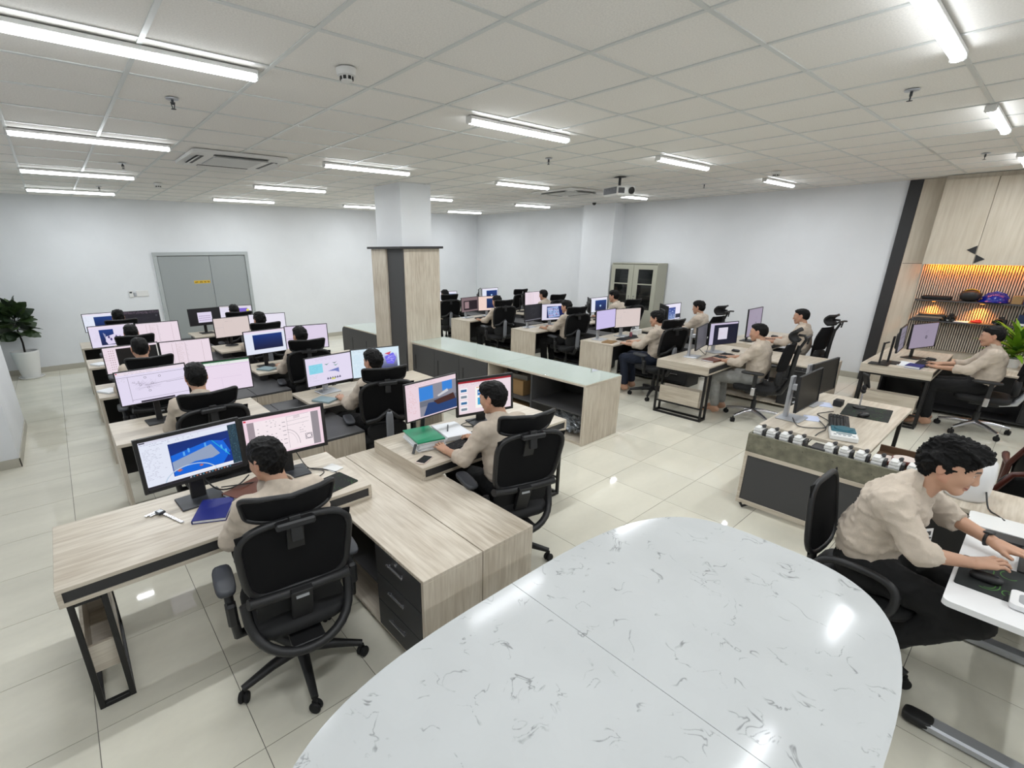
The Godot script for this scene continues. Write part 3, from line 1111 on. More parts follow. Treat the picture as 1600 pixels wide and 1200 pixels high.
# low cabinet along z; face: -1 opens towards -x, 1 towards +x. Three drawers at its near end and an open niche behind
func low_cabinet(label: String, x0: float, x1: float, zb: float, zf: float, face: int, h: float, top: Material, body: Material, niche := true) -> Node3D:
	var o := thing("low_cabinet", label, "cabinet", Vector3((x0 + x1) / 2, 0, (zb + zf) / 2))
	var w := x1 - x0
	var d := zf - zb
	part(o, "top_board", MB.new().box(Vector3(0, h - 0.011, 0), Vector3(w, 0.022, d), 0.002), top)
	for s: float in [-1, 1]:
		part(o, "end_panel", MB.new().box(Vector3(0, (h - 0.022) / 2, s * (d / 2 - 0.011)), Vector3(w, h - 0.022, 0.022), 0.001), body)
	part(o, "back_panel", MB.new().box(Vector3(-face * (w / 2 - 0.008), (h - 0.022) / 2, 0), Vector3(0.016, h - 0.022, d - 0.044)), body)
	part(o, "plinth_board", MB.new().box(Vector3(0, 0.05, 0), Vector3(w - 0.02, 0.022, d - 0.044)), body)
	var dl := minf(0.46, d - 0.05)
	var zc := d / 2 - 0.022 - dl / 2
	part(o, "partition", MB.new().box(Vector3(0, (h - 0.022 + 0.061) / 2, zc - dl / 2), Vector3(w - 0.03, h - 0.083, 0.018)), M.charcoal_dark)
	if niche and d - dl > 0.3:
		part(o, "shelf", MB.new().box(Vector3(0, h * 0.5, -(dl + 0.03) / 2), Vector3(w - 0.04, 0.018, d - dl - 0.07)), M.charcoal_dark)
	var dh := (h - 0.09) / 3
	for k in 3:
		var y := 0.066 + dh * (k + 0.5)
		var dr := part(o, "drawer", MB.new().box(Vector3(face * (w / 2 - 0.008), y, zc), Vector3(0.018, dh - 0.005, dl - 0.01), 0.001), M.charcoal_dark)
		part(dr, "handle", MB.new().bar(Vector3(face * (w / 2 + 0.016), y + dh * 0.2, zc - 0.08), Vector3(face * (w / 2 + 0.016), y + dh * 0.2, zc + 0.08), 0.012, 0.008).box(Vector3(face * (w / 2 + 0.008), y + dh * 0.2, zc - 0.06), Vector3(0.016, 0.008, 0.01)).box(Vector3(face * (w / 2 + 0.008), y + dh * 0.2, zc + 0.06), Vector3(0.016, 0.008, 0.01)), M.chrome)
		if k == 2:
			part(dr, "lock", MB.new().at(Vector3(face * (w / 2 + 0.003), y + dh * 0.38, zc), 0, 0, PI / 2).lathe([Vector2(0, -0.004), Vector2(0.009, -0.004), Vector2(0.009, 0.004), Vector2(0, 0.004)], 12), M.chrome)
	return o


# ---------------------------------------------------------------- chairs (facing -z, origin on the floor under the column)
func star_base(o: Node3D, m: Material, turn: float, r := 0.33) -> void:
	part(o, "gas_lift", MB.new().rod(Vector3(0, 0.1, 0), Vector3(0, 0.26, 0), 0.03, 12).rod(Vector3(0, 0.25, 0), Vector3(0, 0.41, 0), 0.018, 12), M.black)
	for k in 5:
		var a := turn + TAU * k / 5
		var d := Vector3(sin(a), 0, cos(a))
		var l := MB.new()
		l.tube([Vector3(0, 0.125, 0), d * r * 0.5 + Vector3(0, 0.115, 0), d * r + Vector3(0, 0.085, 0)], [0.034, 0.026, 0.018], 8)
		part(o, "base_arm", l, m)
		var c := MB.new()
		c.at(d * r, a + 0.9)
		for s: float in [-1, 1]:
			var keep := c.t
			c.t = c.t * Transform3D(Basis.from_euler(Vector3(0, 0, PI / 2)), Vector3(s * 0.014, 0.03, 0))
			c.lathe([Vector2(0, -0.01), Vector2(0.026, -0.01), Vector2(0.03, -0.004), Vector2(0.03, 0.004), Vector2(0.026, 0.01), Vector2(0, 0.01)], 16)
			c.t = keep
		c.box(Vector3(0, 0.055, 0), Vector3(0.012, 0.05, 0.02), 0.003)
		part(o, "caster", c, M.rubber)

func arc(u: float, depth: float) -> float:
	return -depth * (1.0 - (2.0 * u - 1.0) * (2.0 * u - 1.0))

# tall mesh chair with head rest. arms: 0 loop under the back, 1 grey spine behind the back
func mesh_chair(label: String, at: Vector3, yaw: float, arms: int, turn: float, group: String) -> Node3D:
	var o := thing("office_chair", label, "chair", at, yaw, group)
	star_base(o, M.black, turn)
	part(o, "seat", MB.new().blob(Vector3(0, 0.455, -0.01), Vector3(0.25, 0.045, 0.245), 0.45, 20, 10), M.black_soft)
	part(o, "mechanism", MB.new().box(Vector3(0, 0.395, 0.02), Vector3(0.2, 0.05, 0.24), 0.01), M.black)
	# back rest: rounded frame with mesh stretched between
	var P := func(x: float, y: float) -> Vector3: # x in -1..1, y height
		var lean := 0.20 + (y - 0.5) * 0.22
		return Vector3(x, y, lean + 0.07 * x * x / 0.06 * 0.35 - 0.03)
	var rim := []
	for k in 40:
		var a := TAU * k / 40
		var cx := signf(cos(a)) * pow(absf(cos(a)), 0.45)
		var cy := signf(sin(a)) * pow(absf(sin(a)), 0.45)
		var hw := 0.252 - 0.03 * (1.0 - cy) * 0.5
		rim.append(P.call(cx * hw, 0.885 + cy * 0.205))
	part(o, "back_frame", MB.new().tube(rim, 0.017, 8, true), M.black)
	part(o, "back_mesh", MB.new().sheet(func(u: float, w: float) -> Vector3:
		var hw := 0.247 - 0.03 * (1.0 - w)
		return P.call((u * 2 - 1) * hw, 0.69 + w * 0.39), 10, 8, 0.006), M.mesh_cloth)
	if arms == 0:
		part(o, "upper_bracket", MB.new().bar(P.call(0.0, 1.09) + Vector3(0, 0, 0.012), P.call(0.0, 0.93) + Vector3(0, 0, 0.008), 0.075, 0.016), M.black)
		part(o, "lower_bracket", MB.new().bar(P.call(0.0, 0.69) + Vector3(0, 0, 0.05), P.call(0.0, 0.50) + Vector3(0, 0, 0.03), 0.10, 0.03), M.black)
		part(o, "lumbar_rest", MB.new().sheet(func(u: float, w: float) -> Vector3: return P.call((u * 2 - 1) * 0.2, 0.53 + w * 0.13) + Vector3(0, 0, -0.01), 10, 4, 0.022), M.black_soft)
		var band := []
		for k in 13:
			var u := k / 12.0
			band.append(P.call((u * 2 - 1) * 0.235, 0.665 + 0.03 * (2 * u - 1) * (2 * u - 1)) + Vector3(0, 0, 0.02))
		part(o, "cross_band", MB.new().tube(band, 0.026, 8), M.black)
		part(o, "badge", MB.new().box(P.call(0.0, 0.655) + Vector3(0, 0, 0.066), Vector3(0.06, 0.014, 0.004)), M.silver)
		# the loop that runs from the arms under the back
		var loop := []
		for k in 17:
			var a := PI * k / 16.0
			loop.append(Vector3(-cos(a) * 0.245, 0.63 - 0.26 * pow(sin(a), 0.6), 0.16 + 0.14 * sin(a)))
		part(o, "back_loop", MB.new().tube(loop, 0.024, 8), M.black)
		part(o, "seat_link", MB.new().bar(Vector3(0, 0.385, 0.05), Vector3(0, 0.385, 0.29), 0.16, 0.03), M.black)
	else:
		part(o, "lumbar_rest", MB.new().blob(Vector3(0, 0.60, 0.225), Vector3(0.19, 0.085, 0.03), 0.55, 18, 10), M.black_soft)
		part(o, "arch", MB.new().tube([P.call(-0.2, 0.72) + Vector3(0, 0, 0.02), P.call(-0.09, 0.74) + Vector3(0, 0, 0.04), Vector3(0, 0.83, 0.325), P.call(0.09, 0.74) + Vector3(0, 0, 0.04), P.call(0.2, 0.72) + Vector3(0, 0, 0.02)], 0.022, 8), M.black)
		part(o, "spine", MB.new().at(Vector3(0, 0.65, 0.325), 0, 0.04).blob(Vector3.ZERO, Vector3(0.033, 0.175, 0.022), 0.45, 14, 12), M.grey_pad)
		part(o, "seat_link", MB.new().tube([Vector3(0, 0.385, 0.05), Vector3(0, 0.39, 0.24), Vector3(0, 0.52, 0.32)], 0.032, 8), M.black)
	# head rest
	part(o, "head_rest", MB.new().sheet(func(u: float, w: float) -> Vector3:
		var x := (u * 2 - 1)
		return Vector3(x * (0.18 + 0.02 * w), 1.08 + w * 0.125 + 0.012 * x * x, 0.27 + 0.05 * w - 0.06 * x * x), 12, 5, 0.012), M.mesh_cloth)
	var hr := []
	for k in 32:
		var a := TAU * k / 32
		var cx := signf(cos(a)) * pow(absf(cos(a)), 0.28)
		var cy := signf(sin(a)) * pow(absf(sin(a)), 0.28) * 0.5 + 0.5
		hr.append(Vector3(cx * (0.185 + 0.02 * cy), 1.075 + cy * 0.135 + 0.012 * cx * cx, 0.27 + 0.05 * cy - 0.06 * cx * cx))
	part(o, "head_rest_frame", MB.new().tube(hr, 0.012, 8, true), M.black)
	part(o, "head_rest_bracket", MB.new().box(Vector3(0, 1.085, 0.33), Vector3(0.17, 0.035, 0.045), 0.008).bar(Vector3(0, 1.0, 0.335), Vector3(0, 1.12, 0.325), 0.05, 0.025), M.black)
	for s: float in [-1, 1]:
		part(o, "arm_post", MB.new().tube([Vector3(s * 0.19, 0.40, 0.05), Vector3(s * 0.29, 0.42, 0.08), Vector3(s * 0.30, 0.55, 0.07), Vector3(s * 0.30, 0.66, 0.03)], [0.022, 0.026, 0.022, 0.02], 8).box(Vector3(s * 0.30, 0.54, 0.07), Vector3(0.05, 0.13, 0.06), 0.012), M.black)
		part(o, "arm_pad", MB.new().blob(Vector3(s * 0.305, 0.675, -0.02), Vector3(0.048, 0.02, 0.13), 0.55, 16, 8), M.pad)
	return o

# chair with a split back, hooked head rest, T arms and a polished base
func chrome_chair(label: String, at: Vector3, yaw: float, turn: float, arm_metal: bool, group: String) -> Node3D:
	var o := thing("office_chair", label, "chair", at, yaw, group)
	star_base(o, M.chrome, turn, 0.33)
	part(o, "seat", MB.new().blob(Vector3(0, 0.455, -0.01), Vector3(0.25, 0.05, 0.25), 0.5, 20, 10), M.black_soft)
	part(o, "mechanism", MB.new().box(Vector3(0, 0.39, 0.02), Vector3(0.2, 0.06, 0.26), 0.01), M.black)
	part(o, "back_post", MB.new().tube([Vector3(0, 0.38, 0.12), Vector3(0, 0.42, 0.27), Vector3(0, 0.6, 0.34), Vector3(0, 0.85, 0.35), Vector3(0, 1.04, 0.37)], [0.035, 0.035, 0.03, 0.028, 0.024], 8), M.silver if arm_metal else M.black)
	part(o, "back_rest", MB.new().sheet(func(u: float, w: float) -> Vector3:
		var x := u * 2 - 1
		var k := sin(PI * clampf(w * 0.9 + 0.08, 0, 1))
		return Vector3(x * (0.15 + 0.08 * k), 0.72 + w * 0.34, 0.25 + 0.05 * w + 0.05 * x * x * -1.0 + 0.02), 12, 8, 0.03), M.mesh_cloth)
	part(o, "lumbar_rest", MB.new().blob(Vector3(0, 0.61, 0.235), Vector3(0.17, 0.095, 0.035), 0.6, 18, 10), M.black_soft)
	part(o, "lumbar_link", MB.new().rod(Vector3(0, 0.61, 0.26), Vector3(0, 0.61, 0.34), 0.025), M.black)
	part(o, "head_rest", MB.new().sheet(func(u: float, w: float) -> Vector3:
		var x := u * 2 - 1
		return Vector3(x * 0.15, 1.10 + w * 0.14, 0.285 + 0.06 * pow(w * 2 - 1, 2) - 0.04 * x * x + 0.02), 12, 8, 0.026), M.black_soft)
	part(o, "head_rest_arm", MB.new().tube([Vector3(0, 1.0, 0.37), Vector3(0, 1.12, 0.42), Vector3(0, 1.17, 0.40), Vector3(0, 1.17, 0.33)], 0.016, 8), M.black)
	part(o, "hanger", MB.new().tube([Vector3(-0.13, 1.15, 0.44), Vector3(0, 1.165, 0.46), Vector3(0.13, 1.15, 0.44)], 0.013, 8).rod(Vector3(0, 1.165, 0.46), Vector3(0, 1.14, 0.40), 0.014).rod(Vector3(0.0, 1.16, 0.45), Vector3(0.0, 1.07, 0.44), 0.01), M.black)
	for s: float in [-1, 1]:
		part(o, "arm_post", MB.new().bar(Vector3(s * 0.3, 0.5, 0.03), Vector3(s * 0.3, 0.67, 0.03), 0.05, 0.04).bar(Vector3(s * 0.18, 0.41, 0.03), Vector3(s * 0.3, 0.41, 0.03), 0.04, 0.025), M.black)
		part(o, "arm_sleeve", MB.new().bar(Vector3(s * 0.3, 0.40, 0.03), Vector3(s * 0.3, 0.5, 0.03), 0.056, 0.046), M.chrome)
		part(o, "arm_pad", MB.new().blob(Vector3(s * 0.3, 0.685, -0.01), Vector3(0.05, 0.018, 0.13), 0.55, 16, 8), M.black)
	return o

# low mesh chair with looped arms (front right)
func loop_chair(label: String, at: Vector3, yaw: float) -> Node3D:
	var o := thing("office_chair", label, "chair", at, yaw)
	star_base(o, M.black, 0.35, 0.29)
	part(o, "seat", MB.new().blob(Vector3(0, 0.45, 0), Vector3(0.24, 0.045, 0.24), 0.5, 20, 10), M.black_soft)
	part(o, "mechanism", MB.new().box(Vector3(0, 0.39, 0.02), Vector3(0.18, 0.05, 0.22), 0.01), M.black)
	var P := func(x: float, y: float) -> Vector3: return Vector3(x, y, 0.22 + (y - 0.5) * 0.16 - 0.35 * (0.05 - x * x))
	var rim := []
	for k in 40:
		var a := TAU * k / 40
		var cx := signf(cos(a)) * pow(absf(cos(a)), 0.5)
		var cy := signf(sin(a)) * pow(absf(sin(a)), 0.5)
		rim.append(P.call(cx * (0.2 - 0.02 * cy), 0.78 + cy * 0.21))
	part(o, "back_frame", MB.new().tube(rim, 0.016, 8, true), M.black)
	part(o, "back_mesh", MB.new().sheet(func(u: float, w: float) -> Vector3: return P.call((u * 2 - 1) * 0.195, 0.58 + w * 0.4), 10, 8, 0.006), M.mesh_cloth)
	part(o, "back_post", MB.new().tube([Vector3(0, 0.37, 0.1), Vector3(0, 0.38, 0.25), Vector3(0, 0.6, 0.26)], 0.026, 8), M.black)
	for s: float in [-1, 1]:
		var l := []
		for k in 24:
			var a := TAU * k / 24
			var cx := signf(cos(a)) * pow(absf(cos(a)), 0.7)
			var cy := signf(sin(a)) * pow(absf(sin(a)), 0.7)
			l.append(Vector3(s * (0.28 - 0.02 * cy), 0.56 + cy * 0.1, 0.0 + cx * 0.17))
		part(o, "arm_loop", MB.new().tube(l, 0.02, 8, true), M.black)
		part(o, "arm_bracket", MB.new().bar(Vector3(s * 0.14, 0.4, 0), Vector3(s * 0.28, 0.46, 0), 0.05, 0.02), M.black)
	return o

# ---------------------------------------------------------------- people (facing -z, origin on the floor under the hips)
func renormal(mb: MB) -> void:
	var nn := PackedVector3Array()
	nn.resize(mb.v.size())
	for k in range(0, mb.ix.size(), 3):
		var a := mb.ix[k]
		var b := mb.ix[k + 1]
		var d := mb.ix[k + 2]
		var f := (mb.v[d] - mb.v[a]).cross(mb.v[b] - mb.v[a])
		nn[a] += f
		nn[b] += f
		nn[d] += f
	for i in nn.size():
		if nn[i].length_squared() > 0.0: mb.n[i] = nn[i].normalized()

# folds: ridged noise raised along the normals; amp of the folds, fq their density, both in metres
func rumple(mb: MB, amp: float, fq: Vector3, s: int, ridged := false) -> MB:
	var f := fbm(s, 2)
	for i in mb.v.size():
		var k := f.get_noise_3dv(mb.v[i] * fq)
		if ridged: k = pow(1.0 - absf(k), 5.0) - 0.35
		mb.v[i] += mb.n[i] * amp * k
	renormal(mb)
	return mb

var head_field: Field
var hand_fields := {}
const SKIN := Color(0.50, 0.285, 0.185)

func face_color(p: Vector3) -> Color:
	var c := SKIN
	var x := absf(p.x)
	if p.z < -0.06:
		# brows, eyes, lips
		if x > 0.013 and x < 0.048 and absf(p.y - (0.031 - 3.0 * (x - 0.03) * (x - 0.03) - 0.06 * maxf(0.0, x - 0.035))) < 0.0042: return Color(0.035, 0.025, 0.022)
		var ex := (x - 0.031) / 0.0125
		var ey := (p.y - 0.009) / 0.0046
		if ex * ex + ey * ey < 1.0:
			return Color(0.02, 0.015, 0.012) if absf(x - 0.031) < 0.0058 or ey > 0.55 else Color(0.55, 0.52, 0.5)
		if x < 0.024 - maxf(0.0, absf(p.y + 0.062) - 0.004) * 2.2 and absf(p.y + 0.062) < 0.0095 and p.z < -0.078:
			return Color(0.16, 0.06, 0.05) if absf(p.y + 0.0615) < 0.0015 else Color(0.42, 0.18, 0.15)
	if x > 0.066 and p.z > -0.02: c = Color(0.52, 0.27, 0.18)
	return c

func make_head() -> void:
	var f := Field.new(Vector3(-0.1, -0.17, -0.135), Vector3(0.1, 0.13, 0.125), 0.0042)
	f.ball(Vector3(0, 0.035, 0.015), Vector3(0.073, 0.077, 0.093), 0.02)
	f.ball(Vector3(0, -0.015, -0.035), Vector3(0.06, 0.08, 0.053), 0.04)
	for s: float in [-1, 1]:
		f.cap(Vector3(s * 0.052, -0.04, 0.0), Vector3(s * 0.02, -0.093, -0.058), 0.021, 0.016, 0.03)
		f.ball(Vector3(s * 0.036, -0.02, -0.055), Vector3(0.024, 0.022, 0.024), 0.03)
		f.cap(Vector3(s * 0.012, 0.025, -0.083), Vector3(s * 0.044, 0.026, -0.068), 0.009, 0.008, 0.02)
	f.ball(Vector3(0, -0.094, -0.066), Vector3(0.019, 0.015, 0.016), 0.025)
	for s: float in [-1, 1]: f.ball(Vector3(s * 0.032, 0.007, -0.098), Vector3(0.015, 0.011, 0.014), 0.012, true)
	for s: float in [-1, 1]: f.ball(Vector3(s * 0.031, 0.008, -0.0765), Vector3(0.0135, 0.0095, 0.0115), 0.004)
	f.cap(Vector3(0, 0.018, -0.084), Vector3(0, -0.03, -0.101), 0.0075, 0.0115, 0.014)
	for s: float in [-1, 1]: f.ball(Vector3(s * 0.012, -0.034, -0.096), Vector3(0.008, 0.0075, 0.011), 0.008)
	f.cap(Vector3(-0.016, -0.057, -0.085), Vector3(0.016, -0.057, -0.085), 0.0075, 0.0075, 0.008)
	f.cap(Vector3(-0.013, -0.068, -0.084), Vector3(0.013, -0.068, -0.084), 0.0085, 0.0085, 0.006)
	for s: float in [-1, 1]:
		f.ball(Vector3(s * 0.079, 0.002, 0.02), Vector3(0.0085, 0.03, 0.018), 0.008)
		f.ball(Vector3(s * 0.089, 0.004, 0.012), Vector3(0.006, 0.017, 0.009), 0.006, true)
	f.cap(Vector3(0, -0.05, 0.022), Vector3(0, -0.2, 0.05), 0.052, 0.056, 0.03)
	head_field = f

# a hand with the wrist at the origin, fingers towards -z, palm down; thumb on the +x side. curl 0 flat .. 1 curled
func make_hand(key: String, curl: float, cell := 0.0036) -> void:
	var f := Field.new(Vector3(-0.06, -0.06, -0.21), Vector3(0.085, 0.045, 0.035), cell)
	f.cap(Vector3(0, 0, 0.03), Vector3(0, 0, -0.012), 0.025, 0.024, 0.02, Vector3(0.9, 1.15, 1))
	var base := [Vector3(0.030, 0.006, -0.088), Vector3(0.010, 0.010, -0.094), Vector3(-0.011, 0.008, -0.089), Vector3(-0.030, 0.002, -0.080)]
	for b: Vector3 in base: f.cap(Vector3(b.x * 0.55, 0, -0.012), b, 0.0155, 0.0115, 0.016)
	f.ball(Vector3(0.026, -0.008, -0.035), Vector3(0.017, 0.013, 0.03), 0.015)
	var len := [0.072, 0.08, 0.074, 0.058]
	for i in 4:
		var p: Vector3 = base[i]
		var spread := (1.5 - i) * 0.09
		var a := 0.25 - curl * 0.35
		var r := 0.0098 - 0.0004 * i
		var bend := [0.0, 0.55 + curl * 0.5, 0.45 + curl * 0.35]
		for s in 3:
			a -= bend[s] * (0.75 if s == 0 else 1.0)
			var l: float = len[i] * [0.46, 0.30, 0.24][s]
			var q := p + Vector3(sin(spread), 0, -cos(spread)) * cos(a) * l + Vector3(0, sin(a) * l, 0)
			f.cap(p, q, r, r - 0.0009, 0.004)
			r -= 0.0009
			p = q
	f.cap(Vector3(0.024, -0.006, -0.03), Vector3(0.047, -0.012, -0.062), 0.0125, 0.0105, 0.012)
	f.cap(Vector3(0.047, -0.012, -0.062), Vector3(0.052, -0.018, -0.094), 0.0105, 0.0085, 0.004)
	hand_fields[key] = f

# limb frame: -z along the forearm, y as near to up as it goes
func along(from: Vector3, to: Vector3, roll := 0.0) -> Basis:
	var z := (from - to).normalized()
	var x := Vector3.UP.cross(z).normalized()
	return Basis(x, z.cross(x), z) * Basis(Vector3.BACK, roll)

func make_pose(q: Dictionary, cell := 0.014) -> Dictionary:
	var pel: Vector3 = q.pelvis
	var wai: Vector3 = q.waist
	var che: Vector3 = q.chest
	var nec: Vector3 = q.neck
	var hea: Vector3 = q.head
	var wide := Vector3(0.70, 1, 1)
	var lo := Vector3(-0.48, 0.0, -0.85)
	var hi := Vector3(0.48, 1.2, 0.26)
	var hb := Basis.from_euler(Vector3(q.head_pitch, q.head_yaw, q.get("head_roll", 0.0)))
	var hx := Transform3D(hb, hea)
	var body := Field.new(lo, hi, cell)
	var shirt := Field.new(lo, hi, cell)
	var pants := Field.new(lo, hi, cell)
	for g in [[body, 0.0], [shirt, 0.012]]:
		var f: Field = g[0]
		var e: float = g[1]
		f.cap(pel, wai, 0.112 + e, 0.108 + e * 1.5, 0.05, wide)
		f.cap(wai, che, 0.108 + e * 1.5, 0.118 + e, 0.05, wide)
		f.cap(che, (che + nec) * 0.5, 0.112 + e, 0.075 + e, 0.05, wide)
		f.cap(q.sh[0], q.sh[1], 0.055 + e, 0.055 + e, 0.05)
	var nb: Vector3 = hx * Vector3(0, -0.14, 0.045)
	body.cap(nec + Vector3(0, -0.02, 0), nb, 0.058, 0.053, 0.03)
	shirt.cap(nec + Vector3(0, -0.03, 0), nec.lerp(nb, 0.3), 0.07, 0.062, 0.04)
	for i in 2:
		var s: Vector3 = q.sh[i]
		var el: Vector3 = q.el[i]
		var wr: Vector3 = q.wr[i]
		body.cap(s, el, 0.048, 0.04, 0.03)
		body.cap(el, wr, 0.041, 0.0265, 0.02)
		shirt.cap(s, el, 0.066, 0.058, 0.04)
		var cuff: Vector3 = el.lerp(wr, q.get("sleeve", 0.45))
		shirt.cap(el, cuff, 0.056, 0.052, 0.03)
		shirt.cap(el.lerp(wr, q.get("sleeve", 0.45) - 0.16), cuff, 0.055, 0.056, 0.012)
		shirt.keep_off(cuff, (wr - el).normalized(), 0.09)
	for i in 2:
		var h: Vector3 = q.hip[i]
		var k: Vector3 = q.knee[i]
		var a: Vector3 = q.ankle[i]
		var to: Vector3 = q.toe[i]
		body.cap(h, k, 0.078, 0.055, 0.03)
		body.cap(k, a, 0.052, 0.036, 0.02)
		body.cap(a + Vector3(0, -0.03, 0.035), a + Vector3(0, -0.05, -0.01), 0.036, 0.034, 0.02)
		body.cap(a, to, 0.034, 0.026, 0.03)
		pants.cap(h, k, 0.098, 0.076, 0.04)
		pants.cap(k, k.lerp(a, 0.86), 0.074, 0.06, 0.03)
	pants.cap(pel + Vector3(0, -0.02, 0), pel + Vector3(0, 0.03, 0), 0.128, 0.124, 0.05, wide)
	pants.cap(q.hip[0], q.hip[1], 0.1, 0.1, 0.04)
	var skin_col := func(_p: Vector3) -> Color: return SKIN
	var mb := MB.new()
	body.build(mb, Transform3D.IDENTITY, skin_col)
	head_field.build(mb, hx, face_color)
	var key: String = q.get("hand", "typing")
	for i in 2:
		var el: Vector3 = q.el[i]
		var wr: Vector3 = q.wr[i]
		var target: Vector3 = wr + (wr - el) * Vector3(1, 0.15, 1)
		var b := along(wr, target)
		if i == 1: b = b * Basis.from_scale(Vector3(-1, 1, 1))
		hand_fields[key].build(mb, Transform3D(b, wr), skin_col)
	var out := {}
	out.body = mb.mesh(M.skin)
	out.shirt = rumple(rumple(shirt.build(MB.new()), 0.008, Vector3(4.5, 7, 4.5), 5), q.get("folds", 0.0075), Vector3(6, 10, 6), 15, true).mesh(M.shirt)
	out.pants = rumple(pants.build(MB.new()), 0.007, Vector3(7, 7, 9), 9, true)
	out.head = hx
	# collar: a standing band with two points, open at the throat
	var ax := (nb - nec).normalized()
	var cx := Vector3.RIGHT
	var cz := cx.cross(ax).normalized()
	var cb := Transform3D(Basis(cx, ax, cz), nec.lerp(nb, 0.32))
	var col := MB.new()
	col.t = cb
	col.sheet(func(u: float, w: float) -> Vector3:
		var a := lerpf(-2.75, 2.75, u)
		var drop := 0.012 * pow(absf(a) / 2.75, 6.0) * 2.0
		return Vector3(sin(a) * (0.074 - 0.006 * w), -0.012 + 0.034 * w - drop * (1.0 - w) * 1.5, cos(a) * (0.076 - 0.006 * w)), 26, 3, 0.005)
	col.sheet(func(u: float, w: float) -> Vector3:
		var a := lerpf(-2.75, 2.75, u)
		var pt := 0.02 * pow(absf(a) / 2.75, 5.0)
		return Vector3(sin(a) * (0.072 + 0.016 * w), 0.022 - (0.034 + pt) * w, cos(a) * (0.074 + 0.016 * w)), 26, 3, 0.004)
	out.collar = col.mesh(M.shirt)
	return out

func make_hair(s: int, amp: float, front: float, back: float, big: float, side: float) -> ArrayMesh:
	var f := Field.new(Vector3(-0.12, -0.12, -0.16), Vector3(0.12, 0.17, 0.15), 0.0048)
	f.ball(Vector3(0, 0.04, 0.017), Vector3(0.0785 + side, 0.084 + big, 0.0995 + big * 0.6), 0.02)
	f.ball(Vector3(0, 0.0, 0.045), Vector3(0.069 + side, 0.078, 0.066), 0.03)
	f.ball(Vector3(0.008, 0.088, -0.03), Vector3(0.060 + big, 0.030 + big, 0.062 + front), 0.03)
	# hair line: up over the brow, behind the ears, down to the nape
	f.keep(Vector3(0, back, 0.085), Vector3(0, 1.0, 0.86).normalized(), 0.012)
	for sd: float in [-1, 1]: f.ball(Vector3(sd * 0.098, -0.016, 0.012), Vector3(0.03, 0.036, 0.026), 0.008, true)
	var mb := f.build(MB.new())
	rumple(mb, amp, Vector3(11, 11, 5), s, true)
	rumple(mb, amp * 0.42, Vector3(30, 26, 12), s + 7, true)
	rumple(mb, 0.003, Vector3(64, 40, 12), s + 3, true)
	return mb.mesh(M.hair)

var pose := {}
var hairs := []
var pant_mesh := {}

func person(label: String, key: String, hair: int, pants: String, at: Vector3, yaw := 0.0, s := 1.0, group := "people at the desks") -> Node3D:
	var o := thing("person", label, "person", at, yaw, group)
	o.scale = Vector3.ONE * s
	var q: Dictionary = pose[key]
	place(o, "body", q.body)
	place(o, "shirt", q.shirt)
	place(o, "collar", q.collar)
	var pk := key + pants
	if not pant_mesh.has(pk): pant_mesh[pk] = q.pants.mesh(M[pants])
	place(o, "trousers", pant_mesh[pk])
	var h := place(o, "hair", hairs[hair])
	h.transform = q.head
	return o

